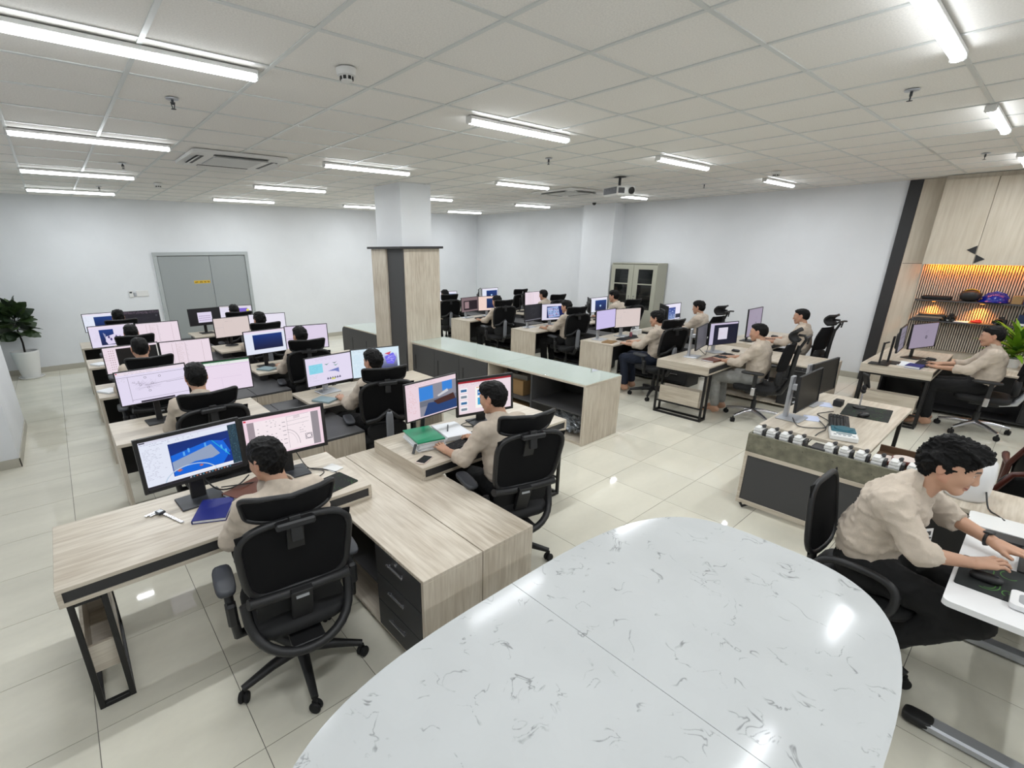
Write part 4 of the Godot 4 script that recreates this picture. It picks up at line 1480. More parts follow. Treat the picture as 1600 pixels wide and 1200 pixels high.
func make_people() -> void:
	make_head()
	make_hand("typing", 0.35, 0.0042)
	make_hand("flat", 0.05, 0.0034)
	var V := func(x: float, y: float, z: float) -> Array: return [Vector3(-x, y, z), Vector3(x, y, z)]
	var legs := {"hip": V.call(0.09, 0.585, 0.0), "knee": V.call(0.13, 0.565, -0.42), "ankle": V.call(0.125, 0.10, -0.36), "toe": V.call(0.135, 0.035, -0.54)}
	var a := {"pelvis": Vector3(0, 0.62, 0.03), "waist": Vector3(0, 0.76, 0.035), "chest": Vector3(0, 0.94, -0.02), "neck": Vector3(0, 1.075, -0.065), "head": Vector3(0, 1.215, -0.13), "head_pitch": -0.12, "head_yaw": 0.0,
		"sh": V.call(0.17, 1.02, -0.035), "el": V.call(0.245, 0.82, -0.16), "wr": V.call(0.14, 0.798, -0.40), "sleeve": 0.6}
	a.merge(legs)
	pose["upright"] = make_pose(a)
	var b := a.duplicate()
	b.merge({"waist": Vector3(0, 0.77, 0.075), "chest": Vector3(0, 0.94, 0.06), "neck": Vector3(0, 1.08, 0.035), "head": Vector3(0, 1.22, -0.01), "head_pitch": -0.14, "sh": V.call(0.17, 1.025, 0.055), "el": V.call(0.23, 0.82, -0.12), "wr": V.call(0.15, 0.80, -0.37), "sleeve": 0.5}, true)
	pose["reclined"] = make_pose(b)
	var c := a.duplicate()
	c.merge({"el": [Vector3(-0.30, 0.83, -0.10), Vector3(0.25, 0.83, -0.13)], "wr": [Vector3(-0.27, 0.80, -0.34), Vector3(0.10, 0.80, -0.36)], "head_yaw": 0.25, "head_pitch": -0.2, "sleeve": 0.42, "hand": "flat"}, true)
	pose["left_out"] = make_pose(c, 0.012)
	var d := a.duplicate()
	d.merge({"head_yaw": 0.35, "head_pitch": -0.25, "neck": Vector3(0, 1.07, -0.08), "head": Vector3(-0.01, 1.20, -0.15), "wr": [Vector3(-0.15, 0.80, -0.38), Vector3(0.18, 0.80, -0.38)], "hand": "flat", "sleeve": 0.75}, true)
	pose["look_left"] = make_pose(d, 0.012)
	var r := {"pelvis": Vector3(0, 0.615, 0.03), "waist": Vector3(0, 0.76, 0.035), "chest": Vector3(0.01, 0.95, -0.02), "neck": Vector3(0.02, 1.085, -0.075), "head": Vector3(0.03, 1.215, -0.165), "head_pitch": -0.2, "head_yaw": -0.05,
		"sh": [Vector3(-0.16, 1.015, -0.06), Vector3(0.19, 1.02, -0.02)], "el": [Vector3(-0.30, 0.85, -0.20), Vector3(0.245, 0.85, -0.17)], "wr": [Vector3(-0.22, 0.812, -0.385), Vector3(0.09, 0.812, -0.33)], "sleeve": 0.3, "hand": "flat", "folds": 0.0115,
		"hip": V.call(0.09, 0.585, 0.0), "knee": V.call(0.12, 0.555, -0.40), "ankle": V.call(0.11, 0.10, 0.0), "toe": V.call(0.12, 0.035, -0.16)}
	pose["hunched"] = make_pose(r, 0.011)
	hairs = [make_hair(11, 0.007, 0.0, -0.088, 0.002, 0.0), make_hair(23, 0.010, 0.004, -0.088, 0.006, 0.002), make_hair(35, 0.020, 0.018, -0.090, 0.014, 0.004), make_hair(47, 0.004, -0.008, -0.066, -0.003, -0.0025)]

# ---------------------------------------------------------------- the room
const EYE := Vector3(0, 2.21, 0)
const BX := Vector3(0.772085, -0.006285, 0.635488)
const BY := Vector3(0.209801, 0.946412, -0.245536)
const BZ := Vector3(-0.599890, 0.322901, 0.732029)
const X0 := -1.05
const X1 := 10.5
const Z0 := -12.0
const Z1 := 3.2
const CH := 3.145

# size in the picture, about, of a piece of the floor or ceiling; 0 outside the frame
func shows(p: Vector3) -> float:
	var q := p - EYE
	var d := -q.dot(BZ)
	if d < 0.2: return 0.0
	var u := 721.5 + 747.0 * q.dot(BX) / d
	var v := 642.0 - 747.0 * q.dot(BY) / d
	if u < -420 or u > 2020 or v < -420 or v > 1620: return 0.0
	return 1.0 / q.length_squared()

func _ready() -> void:
	rng.seed = 20240611
	# camera
	var cam := Camera3D.new()
	cam.name = "camera"
	add_child(cam)
	cam.transform = Transform3D(Basis(BX, BY, BZ).orthonormalized(), EYE)
	cam.projection = Camera3D.PROJECTION_FRUSTUM
	cam.near = 0.05
	cam.far = 60.0
	cam.size = 2.0 * 600.0 / 747.07 * 0.05
	cam.frustum_offset = Vector2(78.52, 42.07) / 747.07 * 0.05
	cam.current = true
	# sky and exposure
	var we := WorldEnvironment.new()
	we.name = "environment"
	var env := Environment.new()
	env.background_mode = Environment.BG_SKY
	var sky := Sky.new()
	var sm := ProceduralSkyMaterial.new()
	sm.sky_top_color = Color(0.62, 0.70, 0.78)
	sm.sky_horizon_color = Color(0.74, 0.78, 0.82)
	sm.ground_horizon_color = Color(0.60, 0.62, 0.62)
	sm.ground_bottom_color = Color(0.42, 0.42, 0.40)
	sky.sky_material = sm
	env.sky = sky
	env.background_energy_multiplier = 0.5
	env.tonemap_mode = Environment.TONE_MAPPER_LINEAR
	env.tonemap_exposure = EXPOSURE
	env.sdfgi_enabled = true
	env.ssao_enabled = true
	env.ssil_enabled = true
	we.environment = env
	add_child(we)
	make_materials()
	lamps()
	shell()
	feature_wall()
	ceiling_things()
	make_people()
	left_block()
	counter()
	right_block()
	bench_and_front()
	plants_and_rest()

const EXPOSURE := 1.0
const TUBE_ENERGY := 2.2

func lamps() -> void:
	var hs := MB.new()
	hs.box(Vector3(0, -0.012, 0), Vector3(1.17, 0.024, 0.062), 0.004)
	hs.box(Vector3(-0.577, -0.026, 0), Vector3(0.02, 0.05, 0.066), 0.008)
	hs.box(Vector3(0.577, -0.026, 0), Vector3(0.02, 0.05, 0.066), 0.008)
	var df := MB.new()
	var pts := PackedVector2Array()
	for k in 13:
		var a := PI * k / 12.0
		pts.append(Vector2(cos(a) * 0.029, -sin(a) * 0.03))
	df.t = Transform3D(Basis(Vector3(0, 0, 1), Vector3(1, 0, 0), Vector3(0, 1, 0)), Vector3(0, -0.024, 0))
	df.prism(pts, -0.565, 0.565)
	var h_mesh := hs.mesh(M.white)
	var d_mesh := df.mesh(M.lamp_glow)
	for x: float in [0.525, 3.23, 5.93, 8.89]:
		for z: float in [1.88, -0.62, -3.13, -5.69, -8.21, -10.67]:
			var o := thing("ceiling_light", "slim white tube light mounted under the grid ceiling", "light", Vector3(x, CH, z), 0.0, "tube lights on the ceiling")
			place(o, "housing", h_mesh)
			place(o, "tube", d_mesh)
			var l := AreaLight3D.new()
			l.name = "tube_light"
			l.area_size = Vector2(1.12, 0.05)
			l.light_energy = TUBE_ENERGY
			l.light_color = Color(0.97, 0.985, 1.0)
			l.shadow_enabled = true
			l.area_range = 20.0
			l.rotation.x = -PI / 2
			l.position = Vector3(0, -0.06, 0)
			o.add_child(l)

func pieces(parent: Node3D, called: String, rest_called: String, list: Array, keep: int, maker: Callable, mats: Array) -> void:
	list.sort_custom(func(a, b): return a[0] > b[0])
	var meshes := {}
	var rest := MB.new()
	for i in list.size():
		var q: Array = list[i]
		if i < keep:
			var key := "%.3f_%.3f_%d" % [q[2].x, q[2].y, q[3]]
			if not meshes.has(key):
				meshes[key] = maker.call(MB.new(), Vector3.ZERO, q[2]).mesh(mats[q[3]])
			place(parent, called, meshes[key], q[1])
		else:
			maker.call(rest, q[1], q[2])
	if rest.v.size():
		var r := part(parent, rest_called, rest, mats[0])
		r.set_meta("kind", "stuff")

func cuts(lo: float, hi: float, phase: float, step: float) -> Array:
	var out := [lo]
	var k := ceili((lo - phase) / step + 0.02)
	while phase + k * step < hi - 0.02:
		out.append(phase + k * step)
		k += 1
	out.append(hi)
	return out

func shell() -> void:
	# floor: screed with joints showing between glossy tiles
	var fl := structure("floor", MB.new().bb(Vector3(X0 - 0.2, -0.2, Z0 - 0.2), Vector3(X1 + 0.2, -0.0025, Z1 + 0.2)), M.joint)
	var xs := cuts(X0, X1, 0.303, 0.6)
	var zs := cuts(Z0, Z1, -0.035, 0.6)
	var list := []
	for i in xs.size() - 1:
		for j in zs.size() - 1:
			var c := Vector3((xs[i] + xs[i + 1]) / 2, 0, (zs[j] + zs[j + 1]) / 2)
			list.append([shows(c), c, Vector2(xs[i + 1] - xs[i] - 0.0035, zs[j + 1] - zs[j] - 0.0035), rng.randi() % 4])
	pieces(fl, "floor_tile", "floor_tile_field", list, 290, func(mb: MB, p: Vector3, s: Vector2) -> MB: return mb.box(p + Vector3(0, -0.0012, 0), Vector3(s.x, 0.0024, s.y)), [M.tile0, M.tile1, M.tile2, M.tile3])
	# ceiling: mineral boards lying in a T-bar grid
	var ce := structure("ceiling", MB.new().bb(Vector3(X0 - 0.2, CH + 0.03, Z0 - 0.2), Vector3(X1 + 0.2, CH + 0.2, Z1 + 0.2)), M.board)
	xs = cuts(X0, X1, -0.05, 0.6)
	zs = cuts(Z0, Z1, -0.02, 0.6)
	list = []
	for i in xs.size() - 1:
		for j in zs.size() - 1:
			var c := Vector3((xs[i] + xs[i + 1]) / 2, CH + 0.006, (zs[j] + zs[j + 1]) / 2)
			list.append([shows(c), c, Vector2(xs[i + 1] - xs[i] - 0.002, zs[j + 1] - zs[j] - 0.002), 0])
	pieces(ce, "ceiling_board", "ceiling_board_field", list, 290, func(mb: MB, p: Vector3, s: Vector2) -> MB: return mb.box(p + Vector3(0, 0.007, 0), Vector3(s.x, 0.014, s.y)), [M.board])
	for i in range(1, xs.size() - 1): part(ce, "grid_bar", MB.new().box(Vector3(xs[i], CH + 0.003, (Z0 + Z1) / 2), Vector3(0.024, 0.006, Z1 - Z0)), M.tbar)
	for j in range(1, zs.size() - 1): part(ce, "grid_bar", MB.new().box(Vector3((X0 + X1) / 2, CH + 0.0035, zs[j]), Vector3(X1 - X0, 0.005, 0.024)), M.tbar)
	# walls
	structure("wall_back", MB.new().bb(Vector3(X0 - 0.2, 0, Z0 - 0.2), Vector3(X1 + 0.2, CH + 0.03, Z0)), M.wall)
	structure("wall_right", MB.new().bb(Vector3(X1, 0, Z0), Vector3(X1 + 0.2, CH + 0.03, Z1)), M.wall)
	structure("wall_front", MB.new().bb(Vector3(X0 - 0.2, 0, Z1), Vector3(X1 + 0.2, CH + 0.03, Z1 + 0.2)), M.wall)
	# left wall with one window beyond the pillar
	var wl := MB.new()
	wl.bb(Vector3(X0 - 0.2, 0, -8.4), Vector3(X0, CH + 0.03, Z1))
	wl.bb(Vector3(X0 - 0.2, 0, Z0), Vector3(X0, CH + 0.03, -11.75))
	wl.bb(Vector3(X0 - 0.2, 0, -11.75), Vector3(X0, 0.12, -8.4))
	wl.bb(Vector3(X0 - 0.2, 2.5, -11.75), Vector3(X0, CH + 0.03, -8.4))
	structure("wall_left", wl, M.wall)
	var wf := MB.new()
	for z: float in [-11.72, -10.6, -9.5, -8.43]: wf.bb(Vector3(X0 - 0.07, 0.12, z - 0.03), Vector3(X0 + 0.012, 2.5, z + 0.03), 0.004)
	for y: float in [0.15, 2.47]: wf.bb(Vector3(X0 - 0.07, y - 0.03, -11.75), Vector3(X0 + 0.012, y + 0.03, -8.4), 0.004)
	var win := structure("window_1", wf, M.white)
	for k in 3: part(win, "pane", MB.new().box(Vector3(X0 - 0.03, 1.31, [-11.16, -10.05, -8.965][k]), Vector3(0.006, 2.26, [1.06, 1.04, 1.01][k])), M.glass)
	structure("wall_pillar_left", MB.new().bb(Vector3(X0, 0, -8.3), Vector3(-0.70, CH + 0.005, -6.67)), M.wall)
	structure("wall_pilaster_right", MB.new().bb(Vector3(10.1, 0, -7.68), Vector3(X1, CH + 0.005, -6.81)), M.wall)
	# skirting of floor tile
	structure("baseboard_back", MB.new().bb(Vector3(X0, 0, Z0), Vector3(1.62, 0.1, Z0 + 0.012), 0.002).bb(Vector3(3.55, 0, Z0), Vector3(X1, 0.1, Z0 + 0.012), 0.002), M.skirting)
	structure("baseboard_right", MB.new().bb(Vector3(X1 - 0.012, 0, -6.8), Vector3(X1, 0.1, -1.87), 0.002).bb(Vector3(X1 - 0.012, 0, Z0 + 0.012), Vector3(X1, 0.1, -7.7), 0.002).bb(Vector3(10.088, 0, -7.69), Vector3(10.1, 0.1, -6.8), 0.002), M.skirting)
	structure("baseboard_left", MB.new().bb(Vector3(-0.70, 0, -8.31), Vector3(-0.688, 0.1, -6.658), 0.002).bb(Vector3(X0, 0, -6.67), Vector3(-0.688, 0.1, -6.658), 0.002).bb(Vector3(X0, 0, Z0 + 0.012), Vector3(X0 + 0.012, 0.1, -8.31), 0.002), M.skirting)
	# double door
	var grey := mat("door_grey", Color(0.58, 0.60, 0.60), 0.45)
	var lgrey := mat("door_frame", Color(0.66, 0.68, 0.68), 0.4)
	var fm := MB.new()
	fm.bb(Vector3(1.65, 0, Z0 - 0.05), Vector3(1.72, 2.16, Z0 + 0.05), 0.004)
	fm.bb(Vector3(3.45, 0, Z0 - 0.05), Vector3(3.52, 2.16, Z0 + 0.05), 0.004)
	fm.bb(Vector3(1.65, 2.09, Z0 - 0.05), Vector3(3.52, 2.16, Z0 + 0.051), 0.004)
	var dr := structure("door_1", fm, lgrey)
	part(dr, "door_leaf", MB.new().bb(Vector3(1.725, 0.01, Z0 - 0.02), Vector3(2.695, 2.085, Z0 + 0.022), 0.003), grey)
	part(dr, "door_leaf", MB.new().bb(Vector3(2.705, 0.01, Z0 - 0.02), Vector3(3.445, 2.085, Z0 + 0.022), 0.003), grey)
	var sg := thing("door_sign", "small yellow warning strip with dark lettering on the double door", "sign", Vector3(2.49, 1.54, Z0 + 0.024))
	part(sg, "plate", MB.new().box(Vector3.ZERO, Vector3(0.32, 0.06, 0.003)), mat("sign_yellow", Color(0.84, 0.69, 0.16), 0.5))
	var ink := MB.new()
	for k in 13:
		if k != 3 and k != 7 and k != 10: ink.box(Vector3(-0.135 + 0.0225 * k, -0.004 + 0.002 * (k % 3), 0.002), Vector3(0.015, 0.022 + 0.004 * (k % 2), 0.002))
	part(sg, "lettering", ink, mat("sign_ink", Color(0.30, 0.22, 0.04), 0.6))
	# switches beside the door
	var sw := thing("switch_panel", "white wall switch panel with small controller beside the double door", "switch", Vector3(1.26, 1.36, Z0 + 0.001))
	part(sw, "plate", MB.new().box(Vector3(0.08, 0, 0.006), Vector3(0.21, 0.12, 0.012), 0.003), M.white)
	part(sw, "controller", MB.new().box(Vector3(-0.12, 0.0, 0.011), Vector3(0.07, 0.13, 0.022), 0.004), M.white)
	part(sw, "display", MB.new().box(Vector3(-0.12, 0.03, 0.0225), Vector3(0.045, 0.03, 0.002)), M.pad)
	part(sw, "dial", MB.new().box(Vector3(-0.055, -0.01, 0.01), Vector3(0.04, 0.08, 0.02), 0.004), M.silver)
	# pillar in the middle of the room, clad in wood to two thirds
	var pl := structure("wall_pillar_middle", MB.new().bb(Vector3(4.30, 0, -7.45), Vector3(4.865, CH + 0.005, -6.68)), M.wall)
	part(pl, "wood_panel", MB.new().bb(Vector3(4.275, 0, -6.68), Vector3(4.965, 2.2, -6.61), 0.002), M.wood_up)
	part(pl, "dark_panel", MB.new().bb(Vector3(4.245, 0, -7.06), Vector3(4.275, 2.2, -6.615), 0.002), M.charcoal)
	part(pl, "wood_panel", MB.new().bb(Vector3(4.215, 0, -7.52), Vector3(4.28, 2.2, -7.062), 0.002), M.wood_up)
	part(pl, "wood_panel", MB.new().bb(Vector3(4.90, 0, -7.52), Vector3(4.965, 2.2, -6.682), 0.002), M.wood_up)
	part(pl, "cap_board", MB.new().bb(Vector3(4.17, 2.2, -7.58), Vector3(5.01, 2.235, -6.56), 0.003), M.charcoal_dark)

func feature_wall() -> void:
	# panelled end of the right wall: dark strip, wood boards, slats, shelves and overhead cabinets
	var p := structure("wall_panelling", MB.new().bb(Vector3(X1 - 0.04, 0, -1.70), Vector3(X1, CH, Z1)), M.wood_dim)
	part(p, "dark_strip", MB.new().bb(Vector3(X1 - 0.05, 0, -1.86), Vector3(X1, CH, -1.702), 0.002), M.charcoal_dark)
	part(p, "panel_joint", MB.new().bb(Vector3(X1 - 0.0415, 1.93, -1.69), Vector3(X1 - 0.039, 1.936, -1.44)), M.charcoal)
	part(p, "slat_backing", MB.new().bb(Vector3(X1 - 0.048, 0.66, -1.43), Vector3(X1 - 0.041, 1.93, 2.4)), M.charcoal_dark)
	var slat := MB.new().box(Vector3.ZERO, Vector3(0.022, 1.27, 0.0155), 0.001).mesh(M.slat)
	for k in 100: place(p, "slat", slat, Vector3(X1 - 0.058, 1.295, -1.42 + 0.0272 * k))
	for k in 3:
		var z := -1.42 + 1.08 * k
		var o := thing("overhead_cabinet", ["pale wood overhead cabinet with black triangular pulls beside the dark wall strip", "pale wood overhead cabinet above the blue helmet", "pale wood overhead cabinet at the far end of the slatted wall"][k], "cabinet", Vector3(X1 - 0.17, 1.93, z + 0.54))
		part(o, "body", MB.new().bb(Vector3(-0.11, 0, -0.538), Vector3(0.098, 1.16, 0.538)), M.wood_dim)
		for s: float in [-1, 1]:
			var d := part(o, "door", MB.new().box(Vector3(-0.122, 0.58, s * 0.27), Vector3(0.02, 1.158, 0.534), 0.001), M.wood_dim)
			var tri := PackedVector2Array([Vector2(0, 0), Vector2(0.10, 0.06), Vector2(0, 0.12)])
			var mb := MB.new()
			var yb := 0.022 if s > 0 else 0.145
			mb.t = Transform3D(Basis(Vector3(0, 0, s), Vector3(-1, 0, 0), Vector3(0, 1, 0)), Vector3(-0.132, yb, s * 0.006))
			mb.prism(tri, 0, 0.006)
			part(d, "pull", mb, M.black)
		part(o, "filler", MB.new().bb(Vector3(-0.09, 1.16, -0.538), Vector3(0.098, CH - 1.93, 0.538)), M.wood_dim)
		var led := thing("led_strip", "warm glowing light strip under overhead cabinet %s" % ["beside the dark wall strip", "above the blue helmet", "at the far end of the slats"][k], "light", Vector3(X1 - 0.14, 1.9275, z + 0.54))
		part(led, "diffuser", MB.new().box(Vector3.ZERO, Vector3(0.02, 0.004, 1.0)), M.led_glow)
		var l := AreaLight3D.new()
		l.name = "led_light"
		l.area_size = Vector2(0.014, 1.0)
		l.light_energy = 0.55
		l.light_color = Color(1.0, 0.54, 0.15)
		l.shadow_enabled = true
		l.area_range = 6.0
		l.basis = Basis.looking_at(Vector3(0.62, -0.78, 0), Vector3(0, 0, 1))
		l.position = Vector3(0, -0.012, 0)
		led.add_child(l)
	for k in 2:
		var y: float = [1.405, 1.10][k]
		var o := thing("wall_shelf", ["dark wall shelf carrying the helmets", "dark wall shelf carrying the cameras"][k], "shelf", Vector3(X1 - 0.07, y, 0.4))
		part(o, "board", MB.new().bb(Vector3(-0.17, -0.011, -1.79), Vector3(0, 0.011, 1.9), 0.002), M.charcoal)
	for k in 2:
		var s := thing("shelf_spotlight", ["small warm spotlight under the helmet shelf above the stacked folders", "small warm spotlight under the helmet shelf near the black camera"][k], "light", Vector3(X1 - 0.15, 1.392, [-1.18, -0.66][k]))
		part(s, "lens", MB.new().lathe([Vector2(0, -0.008), Vector2(0.022, -0.008), Vector2(0.026, 0.0), Vector2(0, 0.0)], 16), M.led_glow)
		var l := SpotLight3D.new()
		l.name = "spot"
		l.light_energy = 0.7
		l.light_color = Color(1.0, 0.62, 0.26)
		l.spot_angle = 62
		l.spot_range = 4.0
		l.light_size = 0.02
		l.shadow_enabled = true
		l.rotation.x = -PI / 2
		l.position = Vector3(0, -0.012, 0)
		s.add_child(l)
	var y1 := 1.416
	var y2 := 1.111
	var xs := X1 - 0.16
	solo("sound_bar", "long black sound bar on the upper wall shelf", "speaker", MB.new().box(Vector3(0, 0.03, 0), Vector3(0.08, 0.06, 0.34), 0.015), M.black_soft, Vector3(xs, y1, -1.16))
	var h := thing("helmet", "black rounded helmet with yellow band on the upper shelf", "helmet", Vector3(xs, y1, -0.81))
	part(h, "shell", MB.new().blob(Vector3(0, 0.085, 0), Vector3(0.1, 0.085, 0.115), 0.85, 20, 12), M.black)
	part(h, "band", MB.new().tube([Vector3(-0.04, 0.12, -0.085), Vector3(-0.05, 0.165, -0.05), Vector3(-0.05, 0.178, 0.01), Vector3(-0.04, 0.16, 0.07), Vector3(-0.03, 0.11, 0.1)], 0.008, 8), mat("band_yellow", Color(0.70, 0.55, 0.10), 0.5))
	var hh := thing("hard_hat", "glossy blue hard hat on the upper wall shelf", "helmet", Vector3(xs, y1, -0.55))
	var hb := mat("hat_blue", Color(0.03, 0.10, 0.50), 0.25)
	var dome := []
	for k in 11: dome.append(Vector2(0.135 * cos(PI / 2 * k / 10.0) * (1.0 if k < 10 else 0.0), 0.025 + 0.12 * sin(PI / 2 * k / 10.0)))
	part(hh, "dome", MB.new().lathe(dome, 24, true, Vector3.ZERO, 0.85, 1.0), hb)
	part(hh, "brim", MB.new().lathe([Vector2(0.128, 0.03), Vector2(0.15, 0.012), Vector2(0.152, 0.008), Vector2(0.128, 0.02)], 24, true, Vector3(0, 0, -0.012), 0.85, 1.08), hb)
	part(hh, "ridge", MB.new().tube([Vector3(0, 0.06, -0.132), Vector3(0, 0.12, -0.085), Vector3(0, 0.15, 0), Vector3(0, 0.12, 0.085), Vector3(0, 0.06, 0.132)], 0.012, 8), hb)
	var card := mat("cardboard", Color(0.58, 0.46, 0.30), 0.85)
	solo("cardboard_box", "small brown box between blue hard hat and blue carton", "box", MB.new().box(Vector3(0, 0.055, 0), Vector3(0.1, 0.11, 0.10), 0.002), card, Vector3(xs, y1, -0.335))
	var bc := thing("carton", "tall dark blue carton with white emblem on the upper wall shelf", "box", Vector3(xs, y1, -0.215))
	part(bc, "case", MB.new().box(Vector3(0, 0.13, 0), Vector3(0.1, 0.26, 0.12), 0.002), mat("carton_blue", Color(0.06, 0.14, 0.28), 0.5))
	part(bc, "emblem", MB.new().box(Vector3(-0.051, 0.09, 0), Vector3(0.002, 0.05, 0.035)), M.white)
	for k in 3:
		var f := thing("folder", ["grey ring folder at the bottom of the leaning stack on the lower shelf", "pale folder in the middle of the leaning stack on the lower shelf", "dark folder on top of the leaning stack on the lower shelf"][k], "folder", Vector3(xs, y2 + 0.002 + 0.031 * k, -1.2 + 0.02 * k), 0.04 * k)
		part(f, "cover", MB.new().box(Vector3(0, 0.0145, 0), Vector3(0.15, 0.028, 0.3), 0.003), [M.charcoal, mat("folder_pale", Color(0.52, 0.46, 0.40), 0.7), M.charcoal_dark][k])
		part(f, "pages", MB.new().box(Vector3(0, 0.014, -0.003), Vector3(0.135, 0.02, 0.301)), M.paper)
	for k in 2:
		var c := thing("camera_body", ["black camera with white lettering on the lower wall shelf", "black camera with long lens on the lower wall shelf"][k], "camera", Vector3(xs, y2, [-0.94, -0.42][k]), [0.3, -0.5][k])
		part(c, "case", MB.new().box(Vector3(0, 0.042, 0), Vector3(0.06, 0.08, 0.13), 0.012).box(Vector3(0, 0.095, 0), Vector3(0.045, 0.04, 0.055), 0.01), M.black)
		part(c, "lens", MB.new().at(Vector3(-0.03, 0.042, 0.005), 0, 0, PI / 2).lathe([Vector2(0, 0), Vector2(0.034, 0), Vector2(0.036, 0.05), Vector2(0.03, 0.055 + 0.03 * k), Vector2(0, 0.05 + 0.03 * k)], 18), M.black_gloss)
		part(c, "mark", MB.new().box(Vector3(-0.0305, 0.018, -0.02), Vector3(0.002, 0.014, 0.05)), M.white)
	solo("toy_car", "small red and white model on the lower wall shelf", "model", MB.new().blob(Vector3(0, 0.022, 0), Vector3(0.03, 0.018, 0.06), 0.6).blob(Vector3(0, 0.043, 0.01), Vector3(0.024, 0.014, 0.03), 0.6), mat("model_red", Color(0.72, 0.14, 0.10), 0.35), Vector3(xs - 0.02, y2, -0.66))
	solo("booklet", "white booklet lying beside the red model on lower shelf", "booklet", MB.new().box(Vector3(0, 0.006, 0), Vector3(0.12, 0.012, 0.16), 0.001), M.paper, Vector3(xs, y2, -0.82))
	var c2 := thing("carton", "low blue picture carton on the lower wall shelf", "box", Vector3(xs, y2, -0.2))
	part(c2, "case", MB.new().box(Vector3(0, 0.08, 0), Vector3(0.1, 0.16, 0.14), 0.002), mat("carton_blue", Color(0.06, 0.14, 0.28), 0.5))
	part(c2, "stripe", MB.new().box(Vector3(-0.051, 0.03, 0), Vector3(0.002, 0.03, 0.12)), M.white)

func ceiling_things() -> void:
	for k in 2:
		var o := thing("air_conditioner", ["white four-way ceiling air conditioner above the desks by the windows", "white four-way ceiling air conditioner beside the projector"][k], "air conditioner", [Vector3(1.78, CH, -6.15), Vector3(7.4, CH, -6.0)][k])
		part(o, "panel", MB.new().prism(rrect(0.95, 0.95, 0.06), -0.03, 0.0), M.white)
		part(o, "recess", MB.new().box(Vector3(0, -0.032, 0), Vector3(0.5, 0.006, 0.5)), M.silver)
		for i in 14: part(o, "grille_slat", MB.new().box(Vector3(0, -0.037, -0.23 + i * 0.0354), Vector3(0.49, 0.008, 0.016)), M.white)
		for i in 4:
			var b := Basis(Vector3.UP, PI / 2 * i)
			var m := MB.new()
			m.t = Transform3D(b, Vector3.ZERO)
			m.box(Vector3(0, -0.031, 0.375), Vector3(0.54, 0.004, 0.07))
			part(o, "outlet", m, M.black)
			var f := MB.new()
			f.t = Transform3D(b, Vector3.ZERO) * Transform3D(Basis(Vector3.RIGHT, 0.5), Vector3(0, -0.045, 0.40))
			f.box(Vector3.ZERO, Vector3(0.53, 0.006, 0.075), 0.002)
			part(o, "flap", f, M.white)
	for q in [[1.48, -2.79, "nearest the white stone table"], [1.48, -8.89, "above the desks by the double door"], [7.73, -2.78, "above the desks by the plain wall"]]:
		var o := thing("smoke_detector", "round white smoke detector on the ceiling " + q[2], "detector", Vector3(q[0], CH, q[1]))
		part(o, "case", MB.new().lathe([Vector2(0, -0.06), Vector2(0.03, -0.06), Vector2(0.036, -0.035), Vector2(0.05, -0.033), Vector2(0.055, -0.012), Vector2(0.055, 0), Vector2(0, 0)], 24), M.white)
		for i in 8: part(o, "vent", MB.new().at(Vector3.ZERO, TAU * i / 8).box(Vector3(0, -0.046, 0.034), Vector3(0.016, 0.016, 0.006)), M.black)
	for q in [[0.84, -3.99], [4.53, -3.97], [0.87, -7.11], [4.48, -0.91], [8.28, -3.99], [0.83, -9.85], [8.1, -0.87]]:
		var o := thing("sprinkler", "small metal fire sprinkler hanging from the ceiling", "sprinkler", Vector3(q[0], CH, q[1]), 0.0, "ceiling sprinklers")
		part(o, "rose", MB.new().lathe([Vector2(0, -0.008), Vector2(0.038, -0.006), Vector2(0.04, 0), Vector2(0, 0)], 18), M.silver)
		part(o, "stem", MB.new().rod(Vector3(0, 0, 0), Vector3(0, -0.035, 0), 0.008).rod(Vector3(0.012, -0.02, 0), Vector3(0.004, -0.06, 0), 0.003, 6).rod(Vector3(-0.012, -0.02, 0), Vector3(-0.004, -0.06, 0), 0.003, 6), M.pad)
		part(o, "deflector", MB.new().lathe([Vector2(0, -0.064), Vector2(0.016, -0.062), Vector2(0.016, -0.06), Vector2(0, -0.06)], 14), M.pad)
	# projector
	var o := thing("projector", "white ceiling projector on a short pole", "projector", Vector3(6.5, CH, -4.35), -0.35)
	part(o, "mount", MB.new().rod(Vector3(0, 0, 0), Vector3(0, -0.12, 0), 0.018, 12).box(Vector3(0, -0.004, 0), Vector3(0.12, 0.008, 0.12), 0.002), M.black)
	part(o, "case", MB.new().box(Vector3(0, -0.19, 0), Vector3(0.30, 0.12, 0.36), 0.02), M.white)
	part(o, "port_panel", MB.new().box(Vector3(-0.151, -0.185, 0.0), Vector3(0.004, 0.085, 0.30)), M.black)
	for k in 4: part(o, "socket", MB.new().box(Vector3(-0.154, -0.17, -0.11 + 0.07 * k), Vector3(0.003, 0.02, 0.04)), M.pad)
	part(o, "lens", MB.new().at(Vector3(0.07, -0.19, 0.18), 0, PI / 2).lathe([Vector2(0, 0), Vector2(0.045, 0), Vector2(0.045, 0.02), Vector2(0.036, 0.012), Vector2(0, 0.01)], 20), M.black_gloss)
	part(o, "vent", MB.new().box(Vector3(-0.09, -0.19, 0.18), Vector3(0.1, 0.07, 0.004)), M.charcoal)
	solo("dome_camera", "tiny black dome camera on the ceiling before the wall pilaster", "camera", MB.new().lathe([Vector2(0, -0.05), Vector2(0.025, -0.045), Vector2(0.042, -0.02), Vector2(0.045, 0), Vector2(0, 0)], 18, true), M.black_gloss, Vector3(9.7, CH, -7.1))

# ---------------------------------------------------------------- work places
const ORD := ["first", "second", "third", "fourth", "fifth"]

